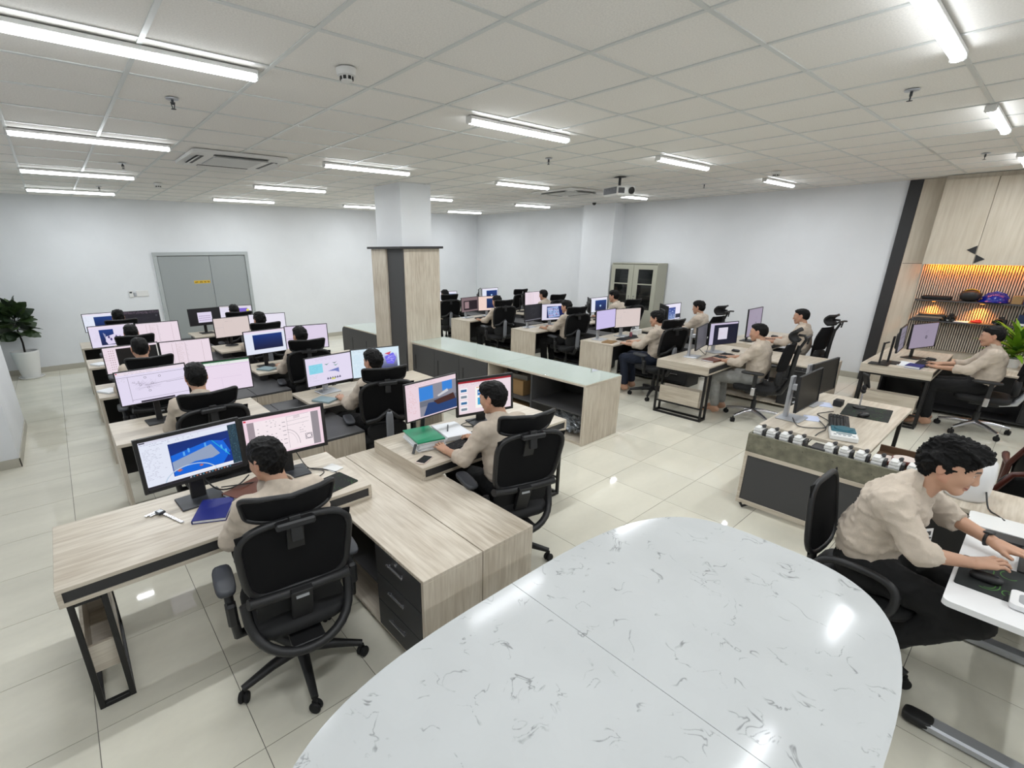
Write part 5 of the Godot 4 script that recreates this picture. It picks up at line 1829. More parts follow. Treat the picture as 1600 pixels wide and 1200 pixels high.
func row_name(c: String, i: int) -> String:
	return ORD[i] + {"L": " window-side desk", "M": " desk before the counter", "N": " desk behind the counter", "O": " desk along the wall"}[c]

func seated(c: String, i: int, key: String, hair: int, pants: String, head: Vector3, yaw := 0.0, dress := "") -> Node3D:
	var s := head.y / 1.215
	var hz: float = {"upright": -0.13, "reclined": -0.01, "left_out": -0.13, "look_left": -0.15}[key]
	var at := Vector3(head.x, 0, head.z - hz * s)
	return person("person in beige shirt%s seated at the %s" % [dress, row_name(c, i)], key, hair, pants, at, yaw, s)

func left_block() -> void:
	# desks: left row
	var zl := [-2.55, -4.42, -6.06, -7.78, -9.5]
	frame_desk("long pale wood desk on black frame with blue notebook, first of the window-side row", -0.30, 1.32, -3.24, -2.55, [-0.20])
	for i in range(1, 5): panel_desk("pale wood desk with side panel, " + ORD[i] + " of the window-side row", 0.10, 1.32, zl[i] - 0.66, zl[i], -1, 0.07)
	var zm := [-2.52, -4.3, -6.02, -7.74, -9.43]
	frame_desk("pale wood desk on black frame holding the green folder", 1.71, 3.28, -3.20, -2.52, [3.18])
	for i in range(1, 5): panel_desk("pale wood desk, " + ORD[i] + " of the row before the counter", 1.70, 3.25, zm[i] - 0.64, zm[i], 1, 0.07)
	# cabinets between the rows
	low_cabinet("wood-topped low cabinet with three dark drawers behind the nearest black chair", 1.09, 1.484, -3.28, -1.64, -1, 0.65, M.wood_up, M.wood_up)
	low_cabinet("wood-topped low cabinet under the desk with the green folder", 1.49, 1.885, -3.28, -1.64, 1, 0.65, M.wood_up, M.wood_up)
	for i in range(1, 5):
		var zf: float = [0, -3.69, -5.46, -7.2, -8.95][i]
		low_cabinet("dark-topped low cabinet facing the windows, beside the " + ORD[i] + " window-side desk", 1.09, 1.484, zl[i] - 0.62, zf, -1, 0.65, M.charcoal, M.wood_up)
		low_cabinet("dark-topped low cabinet facing the counter, beside the " + ORD[i] + " window-side desk", 1.49, 1.885, zl[i] - 0.62, zf, 1, 0.65, M.charcoal, M.wood_up)
	# monitors
	var sl := [[["cad_part", "a blue and grey machine part model"], ["drawing", "a technical drawing on a pink page"]], [["sketch", "a wide line sketch"], ["sheet_green", "a spreadsheet with green title bar"]], [["list_dark", "a black window beside a pink list"], ["list", "a pink table of rows"]], [["cad_model", "a white and violet part on blue"], ["list", "a pale pink parts list"]], [["cad_small", "a small part on dark blue"], ["dark_plan", "a dark plan with rings"]]]
	var sm := [[["cad_grey", "a grey and blue close-up model"], ["slides", "slides under a red title bar"]], [["gallery", "small pictures on a lilac page"], ["cad_violet", "a violet model with red corner"]], [["cad_blue", "a plain dark blue view"], ["mail", "a pale lilac mail page"]], [["blank_sand", "an empty sand-coloured page"], ["blank_white", "a white page with few lines"]], [["dark_window", "a white box on a black picture"], ["violet_bar", "a violet and yellow bar"]]]
	for i in 5:
		var z: float = zl[i] - [0.49, 0.43, 0.44, 0.46, 0.46][i]
		var x: float = [0.69, 0.75, 0.77, 0.74, 0.75][i]
		monitor(2 if i == 0 else 0, sl[i][0][0], "monitor showing %s on the %s" % [sl[i][0][1], row_name("L", i)], Vector3(x - 0.275, DT, z), 0.07, [0.155, 0.20, 0.155, 0.185, 0.185][i], 0.56 if i == 0 else 0.54, 0.325 if i == 0 else 0.30)
		monitor(2 if i == 0 else 0, sl[i][1][0], "monitor showing %s on the %s" % [sl[i][1][1], row_name("L", i)], Vector3(x + 0.275, DT, z), -0.07, [0.165, 0.18, 0.14, 0.165, 0.17][i], 0.54, 0.305)
		z = zm[i] - [0.46, 0.4, 0.35, 0.38, 0.38][i]
		x = [2.38, 2.30, 2.2, 2.26, 2.24][i]
		monitor([3, 1, 0, 3, 0][i], sm[i][0][0], "monitor showing %s on the %s" % [sm[i][0][1], row_name("M", i)], Vector3(x - 0.27, DT, z), 0.08, [0.19, 0.11, 0.18, 0.16, 0.15][i], 0.54, 0.305)
		monitor([2, 1, 0, 0, 0][i], sm[i][1][0], "monitor showing %s on the %s" % [sm[i][1][1], row_name("M", i)], Vector3(x + 0.28, DT, z + 0.03), -0.22, [0.10, 0.10, 0.17, 0.15, 0.14][i], 0.56, 0.325)
		keyboard("black keyboard on the " + row_name("L", i), Vector3([0.74, 0.75, 0.7, 0.7, 0.7][i], DT, zl[i] - (0.11 if i == 0 else 0.15)), 0.03)
		if i != 1: keyboard("black keyboard on the " + row_name("M", i), Vector3([2.26, 2.3, 2.3, 2.3, 2.3][i], DT, zm[i] - 0.155), [0.1, 0, 0, 0, 0][i])
		if i > 0:
			mouse("black mouse on the " + row_name("L", i), Vector3(1.05, DT, zl[i] - 0.2), 0.1)
			mouse("black mouse on the " + row_name("M", i), Vector3(2.65, DT, zm[i] - 0.2), 0.1)
	# people and chairs of the two rows
	var hl := [Vector3(0.66, 1.19, -2.38), Vector3(0.726, 1.21, -4.354), Vector3(0.551, 1.22, -6.02), Vector3(0.618, 1.18, -7.49), Vector3(0.647, 1.20, -9.27)]
	var hm := [Vector3(2.245, 1.19, -2.389), Vector3(2.186, 1.18, -3.997), Vector3(2.18, 1.19, -5.78), Vector3(2.236, 1.20, -7.47), Vector3(2.30, 1.18, -9.05)]
	for i in 5:
		seated("L", i, ["look_left", "upright", "upright", "reclined", "reclined"][i], [1, 0, 3, 0, 1][i], "trousers_black", hl[i], [0.0, -0.05, 0.05, 0, 0][i])
		seated("M", i, ["left_out", "reclined", "reclined", "reclined", "reclined"][i], [0, 0, 0, 1, 0][i], "trousers_black", hm[i], [0.0, 0.15, 0.1, 0.1, 0][i])
		var dz: float = [0.19, 0.26, 0.22, 0.12, 0.12][i]
		mesh_chair("black mesh office chair with head rest at the " + row_name("L", i), Vector3(hl[i].x + [-0.03, -0.02, 0.02, 0, 0][i], 0, hl[i].z + dz), [-0.13, 0.0, -0.04, 0, 0][i], 0, -0.06 if i == 0 else 0.5, "black office chairs")
		mesh_chair("black mesh office chair with head rest at the " + row_name("M", i), Vector3(hm[i].x + [-0.03, -0.02, -0.01, 0.0, 0.0][i], 0, hm[i].z + (0.19 if i == 0 else 0.12)), [-0.28, -0.28, -0.22, -0.15, -0.1][i], 0 if i == 0 else 1, [0.9, 0.4, 0.4, 0.4, 0.4][i], "black office chairs")
	# things on the first window-side desk
	mat("book_blue", Color(0.05, 0.10, 0.42), 0.5)
	mat("book_brown", Color(0.36, 0.17, 0.09), 0.4)
	notebook("dark blue notebook beside the grey monitor foot", "book_blue", Vector3(0.44, DT, -2.84), -0.45)
	var nb := notebook("brown leather notebook behind the keyboard", "book_brown", Vector3(0.68, DT, -2.95), -1.15, Vector3(0.2, 0.028, 0.26))
	nb.position.y = DT
	solo("plastic_wrap", "crumpled clear wrapper on the brown notebook", "wrapper", rumple(MB.new().blob(Vector3.ZERO, Vector3(0.05, 0.02, 0.04), 0.8, 18, 10), 0.02, Vector3(60, 60, 60), 4), mat("wrap", Color(0.80, 0.83, 0.86), 0.2), Vector3(0.80, DT + 0.045, -2.93))
	var ca := thing("caliper", "steel vernier caliper lying on the wooden desk", "tool", Vector3(0.215, DT, -2.97), 0.35)
	part(ca, "beam", MB.new().box(Vector3(0, 0.006, 0.04), Vector3(0.018, 0.005, 0.25), 0.001), M.chrome)
	part(ca, "fixed_jaw", MB.new().box(Vector3(-0.03, 0.006, -0.085), Vector3(0.09, 0.005, 0.02), 0.001), M.chrome)
	part(ca, "slider", MB.new().box(Vector3(-0.005, 0.009, -0.055), Vector3(0.04, 0.014, 0.05), 0.003), M.pad)
	part(ca, "display", MB.new().box(Vector3(-0.005, 0.0165, -0.055), Vector3(0.026, 0.002, 0.028)), M.silver)
	part(ca, "sliding_jaw", MB.new().box(Vector3(-0.035, 0.006, -0.062), Vector3(0.05, 0.005, 0.012), 0.001), M.chrome)
	var mp := thing("mouse_pad", "black and green patterned mouse pad at the end of the first window-side desk", "mouse pad", Vector3(1.13, DT, -2.72), 0.2)
	part(mp, "mat", MB.new().prism(rrect(0.26, 0.21, 0.012), 0.0, 0.004), pad_material())
	cable("black cables trailing behind the monitors of the first window-side desk", [Vector3(0.55, DT + 0.01, -3.12), Vector3(0.62, DT + 0.05, -3.0), Vector3(0.8, DT + 0.006, -3.05), Vector3(1.0, DT + 0.01, -3.1), Vector3(1.15, DT + 0.006, -2.98), Vector3(1.22, DT + 0.006, -2.85)])
	cable("thin black lead curling beside the patterned mouse pad", [Vector3(1.02, DT + 0.16, -3.03), Vector3(1.08, DT + 0.03, -3.0), Vector3(1.16, DT + 0.005, -2.92), Vector3(1.05, DT + 0.005, -2.84), Vector3(0.97, DT + 0.005, -2.78)], 0.003)
	cable("black monitor lead looping in front of the dark grey monitor foot", [Vector3(0.42, DT + 0.2, -3.1), Vector3(0.5, DT + 0.06, -3.02), Vector3(0.62, DT + 0.02, -3.05), Vector3(0.72, DT + 0.05, -3.1)], 0.005)
	solo("socket_plate", "pale flat socket plate where the desk cables end", "socket", MB.new().prism(rrect(0.09, 0.12, 0.01), 0, 0.008), M.white, Vector3(1.23, DT, -2.93), 0.3)
	# things on the desk with the green folder
	mat("folder_green", Color(0.02, 0.52, 0.36), 0.35)
	for k in 7:
		solo("paper_stack", "sheaf of white paper in the pile under the green folder", "paper", MB.new().box(Vector3(0, 0.005, 0), Vector3(0.22, 0.0095, 0.30), 0.001), M.paper, Vector3(1.985 + rng.randf_range(-0.008, 0.008), DT + 0.01 * k, -2.89 + rng.randf_range(-0.01, 0.01)), -0.2 + rng.randf_range(-0.07, 0.07), "loose papers on the desk with green folder")
	for k in 4:
		solo("paper_stack", "open white papers beside the green folder", "paper", MB.new().box(Vector3(0, 0.006, 0), Vector3(0.22, 0.0115, 0.31), 0.001), M.paper, Vector3(2.27 + rng.randf_range(-0.008, 0.008), DT + 0.012 * k, -2.91 + rng.randf_range(-0.01, 0.01)), -0.25 + rng.randf_range(-0.07, 0.07), "open papers")
	solo("folder", "bright green plastic folder on a pile of papers", "folder", MB.new().box(Vector3(0, 0.006, 0), Vector3(0.23, 0.012, 0.31), 0.003), M.folder_green, Vector3(1.98, DT + 0.07, -2.89), -0.2)
	solo("pen", "grey pen lying on the open papers", "pen", MB.new().rod(Vector3(-0.07, 0.0, 0), Vector3(0.07, 0.0, 0), 0.005, 8), M.pad, Vector3(2.25, DT + 0.053, -2.93), 0.9)
	var ph := thing("smartphone", "white-edged smartphone lying face up at the desk corner", "phone", Vector3(1.80, DT, -2.63), 0.45)
	part(ph, "case", MB.new().prism(rrect(0.15, 0.075, 0.012), 0, 0.008), mat("phone_rim", Color(0.80, 0.74, 0.70), 0.3))
	part(ph, "glass", MB.new().prism(rrect(0.125, 0.068, 0.004), 0.008, 0.0088), M.black_gloss)
	var bi := thing("binder_clip", "open black bracket beside the paper pile", "clip", Vector3(1.83, DT, -2.80), 0.8)
	part(bi, "arm", MB.new().bar(Vector3(-0.06, 0.01, 0), Vector3(0.0, 0.06, 0.01), 0.02, 0.008).bar(Vector3(0, 0.06, 0.01), Vector3(0.07, 0.01, 0.02), 0.02, 0.008), M.black)
	cable("black lead running from the slide monitor across the desk", [Vector3(2.66, DT + 0.02, -3.02), Vector3(2.45, DT + 0.006, -3.0), Vector3(2.52, DT + 0.006, -2.88), Vector3(2.4, DT + 0.006, -2.82)])
	# others
	for q in [[Vector3(0.24, DT, -7.95), "white papers on the fourth window-side desk"], [Vector3(0.21, DT, -6.3), "white papers on the third window-side desk"], [Vector3(1.86, DT, -4.46), "pale blue booklet on the second desk before the counter"], [Vector3(1.86, DT, -6.2), "blue magazine on the third desk before the counter"]]:
		solo("booklet", q[1], "booklet", MB.new().box(Vector3(0, 0.01, 0), Vector3(0.15, 0.02, 0.21), 0.002), M.paper if q[0].x < 1.0 else mat("book_pale", Color(0.52, 0.60, 0.62), 0.6), q[0], 0.5)
	solo("smartphone", "black phone on the third desk before the counter", "phone", MB.new().prism(rrect(0.075, 0.15, 0.01), 0, 0.009), M.black_gloss, Vector3(2.12, DT, -6.28), -0.7)

func pad_material() -> StandardMaterial3D:
	if M.has("pad_green"): return M["pad_green"]
	var f := fbm(63, 3)
	var tex := picture(256, 256, func(x: float, y: float) -> Color:
		var r := absf(f.get_noise_2d(x * 3.0, y * 4.0 + x * 2.0))
		var k := (1.0 - smoothstep(0.0, 0.06, r)) * smoothstep(0.05, 0.3, x) * smoothstep(1.0, 0.6, y)
		return Color(0.03, 0.05, 0.04).lerp(Color(0.20, 0.48, 0.16), k * 0.85))
	return triplanar(mat("pad_green", Color.WHITE, 0.8), tex, 3.5, false)

func pad_print() -> StandardMaterial3D:
	var im := Image.create(320, 230, false, Image.FORMAT_RGB8)
	im.fill(Color(0.10, 0.12, 0.12))
	for q in [[6, Color(0.12, 0.20, 0.12)], [3, Color(0.30, 0.52, 0.22)]]:
		var th: int = q[0]
		var c: Color = q[1]
		ring(im, 95, 95, 58, 44, 0.4, 3.6, c, th)
		ring(im, 95, 95, 44, 30, 0.2, 3.3, c, th)
		ring(im, 175, 118, 60, 40, 3.3, 5.4, c, th)
		ring(im, 60, 165, 26, 18, 3.6, 6.6, c, th)
		ring(im, 72, 182, 18, 14, 0.0, 4.4, c, th)
		ring(im, 230, 70, 50, 40, 1.2, 4.2, c, th)
		ring(im, 250, 160, 40, 30, 2.2, 5.6, c, th)
	var m := mat("pad_print", Color.WHITE, 0.8)
	m.albedo_texture = ImageTexture.create_from_image(im)
	return m

func counter() -> void:
	# long counter with glass top: closed doors by the pillar, open shelves at the near end
	var o := thing("counter", "long wood and charcoal counter with glass top beside the pillar", "counter", Vector3(4.69, 0, -4.87))
	var x0 := -0.35
	var x1 := 0.35
	var z0 := -1.74
	var z1 := 1.77
	part(o, "top_board", MB.new().bb(Vector3(x0, 0.715, z0), Vector3(x1, 0.74, z1), 0.002), M.wood)
	part(o, "end_panel", MB.new().bb(Vector3(x0, 0, z1 - 0.03), Vector3(x1, 0.715, z1), 0.002), M.wood_up)
	part(o, "end_panel", MB.new().bb(Vector3(x0, 0, z0), Vector3(x1, 0.715, z0 + 0.03), 0.002), M.wood_up)
	part(o, "base_board", MB.new().bb(Vector3(x0 + 0.01, 0.0, z0 + 0.03), Vector3(x1, 0.03, z1 - 0.03)), M.wood)
	part(o, "glass_top", MB.new().bb(Vector3(x0 + 0.005, 0.7405, z0 + 0.003), Vector3(x1 - 0.005, 0.7485, 0.35), 0.001), glass_slab())
	part(o, "glass_top", MB.new().bb(Vector3(x0 + 0.005, 0.7405, 0.353), Vector3(x1 - 0.005, 0.7485, z1 - 0.003), 0.001), glass_slab())
	var zo := 0.14
	for z: float in [zo, 0.94]: part(o, "partition", MB.new().bb(Vector3(x0 + 0.015, 0.03, z - 0.012), Vector3(x1 - 0.01, 0.715, z + 0.012)), M.wood_up if z == zo else M.charcoal)
	part(o, "shelf", MB.new().bb(Vector3(x0 + 0.02, 0.36, 0.952), Vector3(x1 - 0.01, 0.38, z1 - 0.03)), M.charcoal)
	part(o, "shelf", MB.new().bb(Vector3(x0 + 0.02, 0.33, zo + 0.012), Vector3(x1 - 0.01, 0.35, 0.928)), M.charcoal)
	part(o, "back_panel", MB.new().bb(Vector3(x1 - 0.02, 0.03, z0 + 0.03), Vector3(x1 - 0.006, 0.715, zo - 0.012)), M.charcoal)
	part(o, "back_rail", MB.new().bb(Vector3(x1 - 0.02, 0.38, 0.952), Vector3(x1 - 0.006, 0.715, 1.36)), M.charcoal)
	for k in 3:
		var w := (zo - 0.012 - z0 - 0.03) / 3.0
		var z := z0 + 0.03 + w * (k + 0.5)
		var d := part(o, "door", MB.new().box(Vector3(x0 + 0.009, 0.372, z), Vector3(0.018, 0.68, w - 0.006), 0.001), M.charcoal)
		part(d, "finger_slot", MB.new().box(Vector3(x0 - 0.0005, 0.43, z - w * 0.35), Vector3(0.003, 0.24, 0.025)), M.black)
	# beyond the pillar
	var p := thing("low_partition", "charcoal low cabinet with glass top and rounded end beyond the pillar", "cabinet", Vector3(4.55, 0, -8.24))
	var poly := PackedVector2Array([Vector2(0.72, 0), Vector2(0.72, 0.74), Vector2(-0.62, 0.74)])
	for k in 6: poly.append(Vector2(-0.62 - 0.1 * sin(PI / 2 * (k + 1) / 6.0), 0.64 + 0.1 * cos(PI / 2 * (k + 1) / 6.0)))
	poly.append(Vector2(-0.72, 0))
	var mb := MB.new()
	mb.t = Transform3D(Basis(Vector3(0, 0, 1), Vector3(1, 0, 0), Vector3(0, 1, 0)), Vector3.ZERO)
	mb.prism(poly, -0.3, 0.32)
	part(p, "body", mb, M.charcoal)
	part(p, "top_board", MB.new().bb(Vector3(-0.31, 0.74, -0.62), Vector3(0.33, 0.756, 0.72), 0.001), M.wood)
	part(p, "glass_top", MB.new().bb(Vector3(-0.31, 0.757, -0.62), Vector3(0.33, 0.764, 0.72), 0.001), glass_slab())
	for k in 2: part(p, "finger_slot", MB.new().box(Vector3(-0.3015, 0.45, -0.3 + 0.55 * k), Vector3(0.003, 0.24, 0.022)), M.black)
	var cb := solo("cardboard_box", "small carton standing on the low cabinet beyond the pillar", "box", MB.new().box(Vector3(0, 0.09, 0), Vector3(0.14, 0.18, 0.2), 0.002), mat("cardboard", Color(0.58, 0.46, 0.30), 0.85), Vector3(4.5, 0.765, -7.66), 0.2)
	cb.name = cb.name
	# what lies in the open shelves
	solo("cardboard_box", "taped brown cardboard box in the open counter shelf", "box", MB.new().box(Vector3(0, 0.1, 0), Vector3(0.42, 0.2, 0.44), 0.003), M.cardboard, Vector3(4.66, 0.351, -4.38))
	solo("cardboard_box", "flat grey carton lying on the taped brown box", "box", MB.new().box(Vector3(0, 0.03, 0), Vector3(0.34, 0.06, 0.4), 0.003), mat("carton_grey", Color(0.42, 0.41, 0.38), 0.8), Vector3(4.66, 0.552, -4.36), 0.1)
	solo("black_case", "black case lying on the flat carton in the counter", "case", MB.new().box(Vector3(0, 0.025, 0), Vector3(0.2, 0.05, 0.26), 0.01), M.black, Vector3(4.62, 0.613, -4.42), -0.2)
	solo("cardboard_box", "dark carton at the bottom of the open counter shelf", "box", MB.new().box(Vector3(0, 0.1, 0), Vector3(0.4, 0.2, 0.5), 0.003), M.cardboard, Vector3(4.66, 0.031, -4.36))
	var bag := rumple(MB.new().blob(Vector3(0, 0.1, 0), Vector3(0.16, 0.1, 0.22), 0.7, 40, 26), 0.07, Vector3(16, 16, 16), 8)
	rumple(bag, 0.03, Vector3(45, 45, 45), 18)
	var pm := mat("plastic_bag", Color(0.62, 0.64, 0.66), 0.12)
	pm.metallic = 0.35
	solo("plastic_bag", "crumpled shiny plastic bag in the lower counter shelf", "bag", bag, pm, Vector3(4.60, 0.085, -3.45))

func glass_slab() -> StandardMaterial3D:
	if M.has("glass_green"): return M["glass_green"]
	var g := mat("glass_green", Color(0.86, 0.96, 0.93, 0.22), 0.04)
	g.transparency = BaseMaterial3D.TRANSPARENCY_ALPHA
	return g

func right_block() -> void:
	# row behind the counter and row along the plain wall
	var zn := [-2.58, -4.23, -5.85, -7.70, -9.30]
	var zo := [-2.65, -4.20, -5.85, -7.75, -9.30]
	frame_desk("pale wood desk on black frame, first of the row behind the counter", 6.17, 7.86, -3.28, -2.58, [6.27], 0.11)
	for i in range(1, 5): panel_desk("pale wood desk with full side panel, " + ORD[i] + " of the row behind the counter", 6.53, 7.86, zn[i] - 0.62, zn[i], -1, 0.07)
	frame_desk("pale wood desk along the plain wall, first of its row", 8.2, 9.75, -3.31, -2.65, [9.64])
	for i in range(1, 5): panel_desk("pale wood desk, " + ORD[i] + " of the row along the plain wall", 8.2, 9.75, zo[i] - 0.62, zo[i], 1, 0.07)
	low_cabinet("wood-topped low cabinet with three dark drawers behind the grey-trousered person", 7.66, 8.054, -3.2, -1.72, -1, 0.65, M.wood, M.wood_up)
	low_cabinet("wood-topped low cabinet backing the plain wall's first desk", 8.06, 8.45, -3.2, -1.72, 1, 0.65, M.wood, M.wood_up)
	for i in range(1, 5):
		low_cabinet("dark low cabinet facing the counter, beside the " + ORD[i] + " desk behind it", 7.66, 8.054, zn[i] - 0.6, zn[i] + 0.72, -1, 0.65, M.charcoal, M.charcoal_dark)
		low_cabinet("dark low cabinet facing the plain wall, beside the " + ORD[i] + " desk behind the counter", 8.06, 8.45, zn[i] - 0.6, zn[i] + 0.05, 1, 0.65, M.charcoal, M.charcoal_dark)
	var sn := [[["dark_grey", "a dark grey page"], ["dialog", "a pale dialog on dark blue"]], [["blank_lilac", "a blank lilac page"], ["blank_sand", "a sand-coloured document"]], [["dark_web", "a dark web of lines"], ["part_colors", "a many-coloured part on blue"]], [["brown_window", "a brown window"], ["warm_small", "a warm page with dark blue view"]], [["grey_pages", "grey pages"], ["cad_small", "a pale part on blue"]]]
	var so := [[["dusk_page", "a dull lilac page"], ["blank_white", "a plain white page"]], [["dark_grey", "a dim grey page"], ["board_blue", "a blue board layout"]], [["dark_grey", "a dim grey list"], ["cad_small", "a bright part on dark blue"]], [["dark_web", "a dark sheet"], ["list", "a pink page of squares"]], [["grey_pages", "a grey page"], ["cad_small", "a pale block on blue"]]]
	for i in 5:
		var z: float = zn[i] - [0.40, 0.38, 0.42, 0.4, 0.4][i]
		monitor(1, sn[i][0][0], "monitor showing %s on the %s" % [sn[i][0][1], row_name("N", i)], Vector3([6.66, 6.80, 6.88, 6.86, 6.9][i], DT, z), [0.2, 0.0, 0.1, 0.1, 0.1][i], [0.135, 0.19, 0.13, 0.14, 0.14][i], 0.54, 0.31)
		monitor(1, sn[i][1][0], "monitor showing %s on the %s" % [sn[i][1][1], row_name("N", i)], Vector3([7.18, 7.33, 7.40, 7.38, 7.42][i], DT, z + 0.07), -0.3, [0.13, 0.17, 0.11, 0.13, 0.13][i], 0.55, 0.315)
		z = zo[i] - 0.4
		if i > 0:
			monitor(0, so[i][0][0], "monitor showing %s on the %s" % [so[i][0][1], row_name("O", i)], Vector3(8.5, DT, z + 0.06), 0.75, 0.14, 0.54, 0.31)
			monitor(0, so[i][1][0], "monitor showing %s on the %s" % [so[i][1][1], row_name("O", i)], Vector3(8.93, DT, z), -0.05, 0.13, 0.56, 0.31)
		keyboard("black keyboard on the " + row_name("N", i), Vector3([6.95, 7.2, 7.2, 7.1, 7.1][i], DT, zn[i] - 0.17))
		keyboard("black keyboard on the " + row_name("O", i), Vector3(8.8, DT, zo[i] - 0.17))
		mouse("black mouse on the " + row_name("N", i), Vector3(7.45, DT, zn[i] - 0.2))
		mouse("black mouse on the " + row_name("O", i), Vector3(9.15, DT, zo[i] - 0.2))
	# first desk along the wall: one turned monitor on an arm
	var tm := monitor(0, "dusk_page", "tall monitor on a black stand on the first desk along the wall", Vector3(8.48, DT, -3.0), 0.0, 0.09, 0.55, 0.44)
	tm.position.y = DT
	notebook("red-brown notebook beside the silver monitor foot", "book_brown", Vector3(6.62, DT, -2.74), 1.45)
	cable("black cable looping between the silver monitor stands", [Vector3(6.7, DT + 0.15, -3.02), Vector3(6.85, DT + 0.02, -2.95), Vector3(7.0, DT + 0.006, -3.0), Vector3(7.15, DT + 0.08, -3.05)])
	# small things on the second desk behind the counter
	solo("envelope", "brown paper envelope at the corner of the second desk behind the counter", "envelope", MB.new().box(Vector3(0, 0.006, 0), Vector3(0.24, 0.012, 0.17), 0.002), M.cardboard, Vector3(6.72, DT, -4.42), 0.2)
	var ts := thing("tissue_box", "white tissue box with a raised tissue", "tissue box", Vector3(7.72, DT, -4.55), 0.2)
	part(ts, "box", MB.new().box(Vector3(0, 0.04, 0), Vector3(0.2, 0.08, 0.11), 0.004), M.white)
	part(ts, "tissue", rumple(MB.new().blob(Vector3(0, 0.1, 0), Vector3(0.05, 0.05, 0.02), 0.9, 18, 10), 0.03, Vector3(40, 40, 40), 3), M.paper)
	var bt := thing("bottle", "small pink bottle with white nozzle", "bottle", Vector3(7.33, DT, -4.42))
	part(bt, "body", MB.new().lathe([Vector2(0, 0), Vector2(0.022, 0), Vector2(0.024, 0.08), Vector2(0.012, 0.1), Vector2(0, 0.1)], 16), mat("bottle_pink", Color(0.55, 0.32, 0.36), 0.3))
	part(bt, "nozzle", MB.new().lathe([Vector2(0.012, 0.1), Vector2(0.012, 0.115), Vector2(0.004, 0.16), Vector2(0, 0.16)], 12), M.white)
	# people
	var hn := [Vector3(6.855, 1.15, -2.327), Vector3(6.886, 1.17, -3.75), Vector3(7.12, 1.17, -5.65), Vector3(6.98, 1.15, -7.35), Vector3(6.95, 1.17, -9.075)]
	var ho := [Vector3(8.77, 1.17, -2.43), Vector3(8.76, 1.17, -4.01), Vector3(8.87, 1.24, -5.82), Vector3(8.6, 1.17, -7.51)]
	seated("N", 0, "reclined", 3, "trousers_grey", hn[0], 0.05, " and light grey trousers")
	seated("N", 1, "reclined", 1, "trousers_blue", hn[1], 0.1, " and dark jeans")
	seated("N", 2, "reclined", 0, "trousers_black", hn[2], 0.1)
	seated("N", 3, "reclined", 1, "trousers_black", hn[3], 0.1)
	seated("N", 4, "reclined", 0, "trousers_black", hn[4], 0.0)
	for i in 4: seated("O", i, ["reclined", "reclined", "upright", "upright"][i], [3, 1, 0, 0][i], "trousers_black", ho[i], [0.08, 0.05, 0.1, 0.0][i])
	for i in 5:
		var p: Vector3 = hn[i]
		var at := Vector3(p.x + (0.02 if i == 0 else -0.05), 0, p.z + 0.1)
		if i == 0: chrome_chair("black chair with chrome base and T arms at the " + row_name("N", i), at, 0.1, 0.5, false, "chairs with chrome bases")
		else: mesh_chair("black mesh chair with grey spine at the " + row_name("N", i), at, -0.3, 1, 0.3, "black office chairs")
		if i < 4:
			p = ho[i]
			at = Vector3(p.x + 0.04, 0, p.z + (0.1 if i < 2 else 0.22))
			if i < 2: chrome_chair("black chair with hooked head rest at the " + row_name("O", i), at, -0.15, 0.5, false, "chairs with chrome bases")
			else: mesh_chair("black mesh chair at the " + row_name("O", i), at, -0.25, 1, 0.3, "black office chairs")
		else:
			mesh_chair("empty black mesh chair at the " + row_name("O", i), Vector3(9.05, 0, -8.85), -0.2, 1, 0.3, "black office chairs")
	steel_cabinet()
	# desk before the slatted wall
	var d := frame_desk("pale wood desk on black frame before the slatted wall", 7.96, 9.52, -1.42, -0.72, [8.06], 0.11)
	d.position.y = 0.0
	low_cabinet("wood-topped low cabinet with dark drawers before the slatted wall", 9.02, 9.415, -1.35, 0.55, -1, 0.64, M.wood, M.charcoal_dark, false)
	low_cabinet("low cabinet under the palm before the slatted wall", 9.42, 9.82, -1.35, 0.55, 1, 0.64, M.wood, M.charcoal_dark, false)
	monitor(0, "dusk_side", "angled monitor showing dark bars before the slatted wall", Vector3(8.22, DT, -1.16), 0.05, 0.17, 0.54, 0.31)
	monitor(0, "dusk_page", "angled monitor showing a dull lilac page before the slatted wall", Vector3(8.79, DT, -1.03), -0.32, 0.15, 0.58, 0.33)
	keyboard("black keyboard on the desk before the slatted wall", Vector3(8.42, DT, -0.88), 0.0)
	mouse("black mouse on the desk before the slatted wall", Vector3(8.8, DT, -0.86))
	notebook("dark blue notebook on the desk before the slatted wall", "book_blue", Vector3(8.12, DT, -0.92), 1.5, Vector3(0.15, 0.03, 0.22))
	solo("paper_stack", "white papers behind the dark blue notebook on the desk", "paper", MB.new().box(Vector3(0, 0.005, 0), Vector3(0.21, 0.01, 0.3), 0.001), M.paper, Vector3(8.25, DT, -1.02), 1.3)
	var fr := thing("frame_stand", "thin black stand behind the angled monitor", "stand", Vector3(8.02, DT, -1.25), 0.0)
	part(fr, "post", MB.new().rod(Vector3(0, 0.01, 0), Vector3(0, 0.28, 0), 0.012, 8).box(Vector3(0, 0.006, 0.0), Vector3(0.16, 0.012, 0.2), 0.003).rod(Vector3(0, 0.27, 0), Vector3(0.14, 0.27, 0.02), 0.01, 8), M.black)
	var pp := person("person in beige shirt typing at the desk before the slatted wall", "reclined", 3, "trousers_black", Vector3(8.42, 0, -0.36), 0.1, 1.17 / 1.215)
	pp.set_meta("group", "people at the desks")
	chrome_chair("black chair with silver back post and chrome base before the slatted wall", Vector3(8.45, 0, -0.27), 0.05, 0.4, true, "chairs with chrome bases")
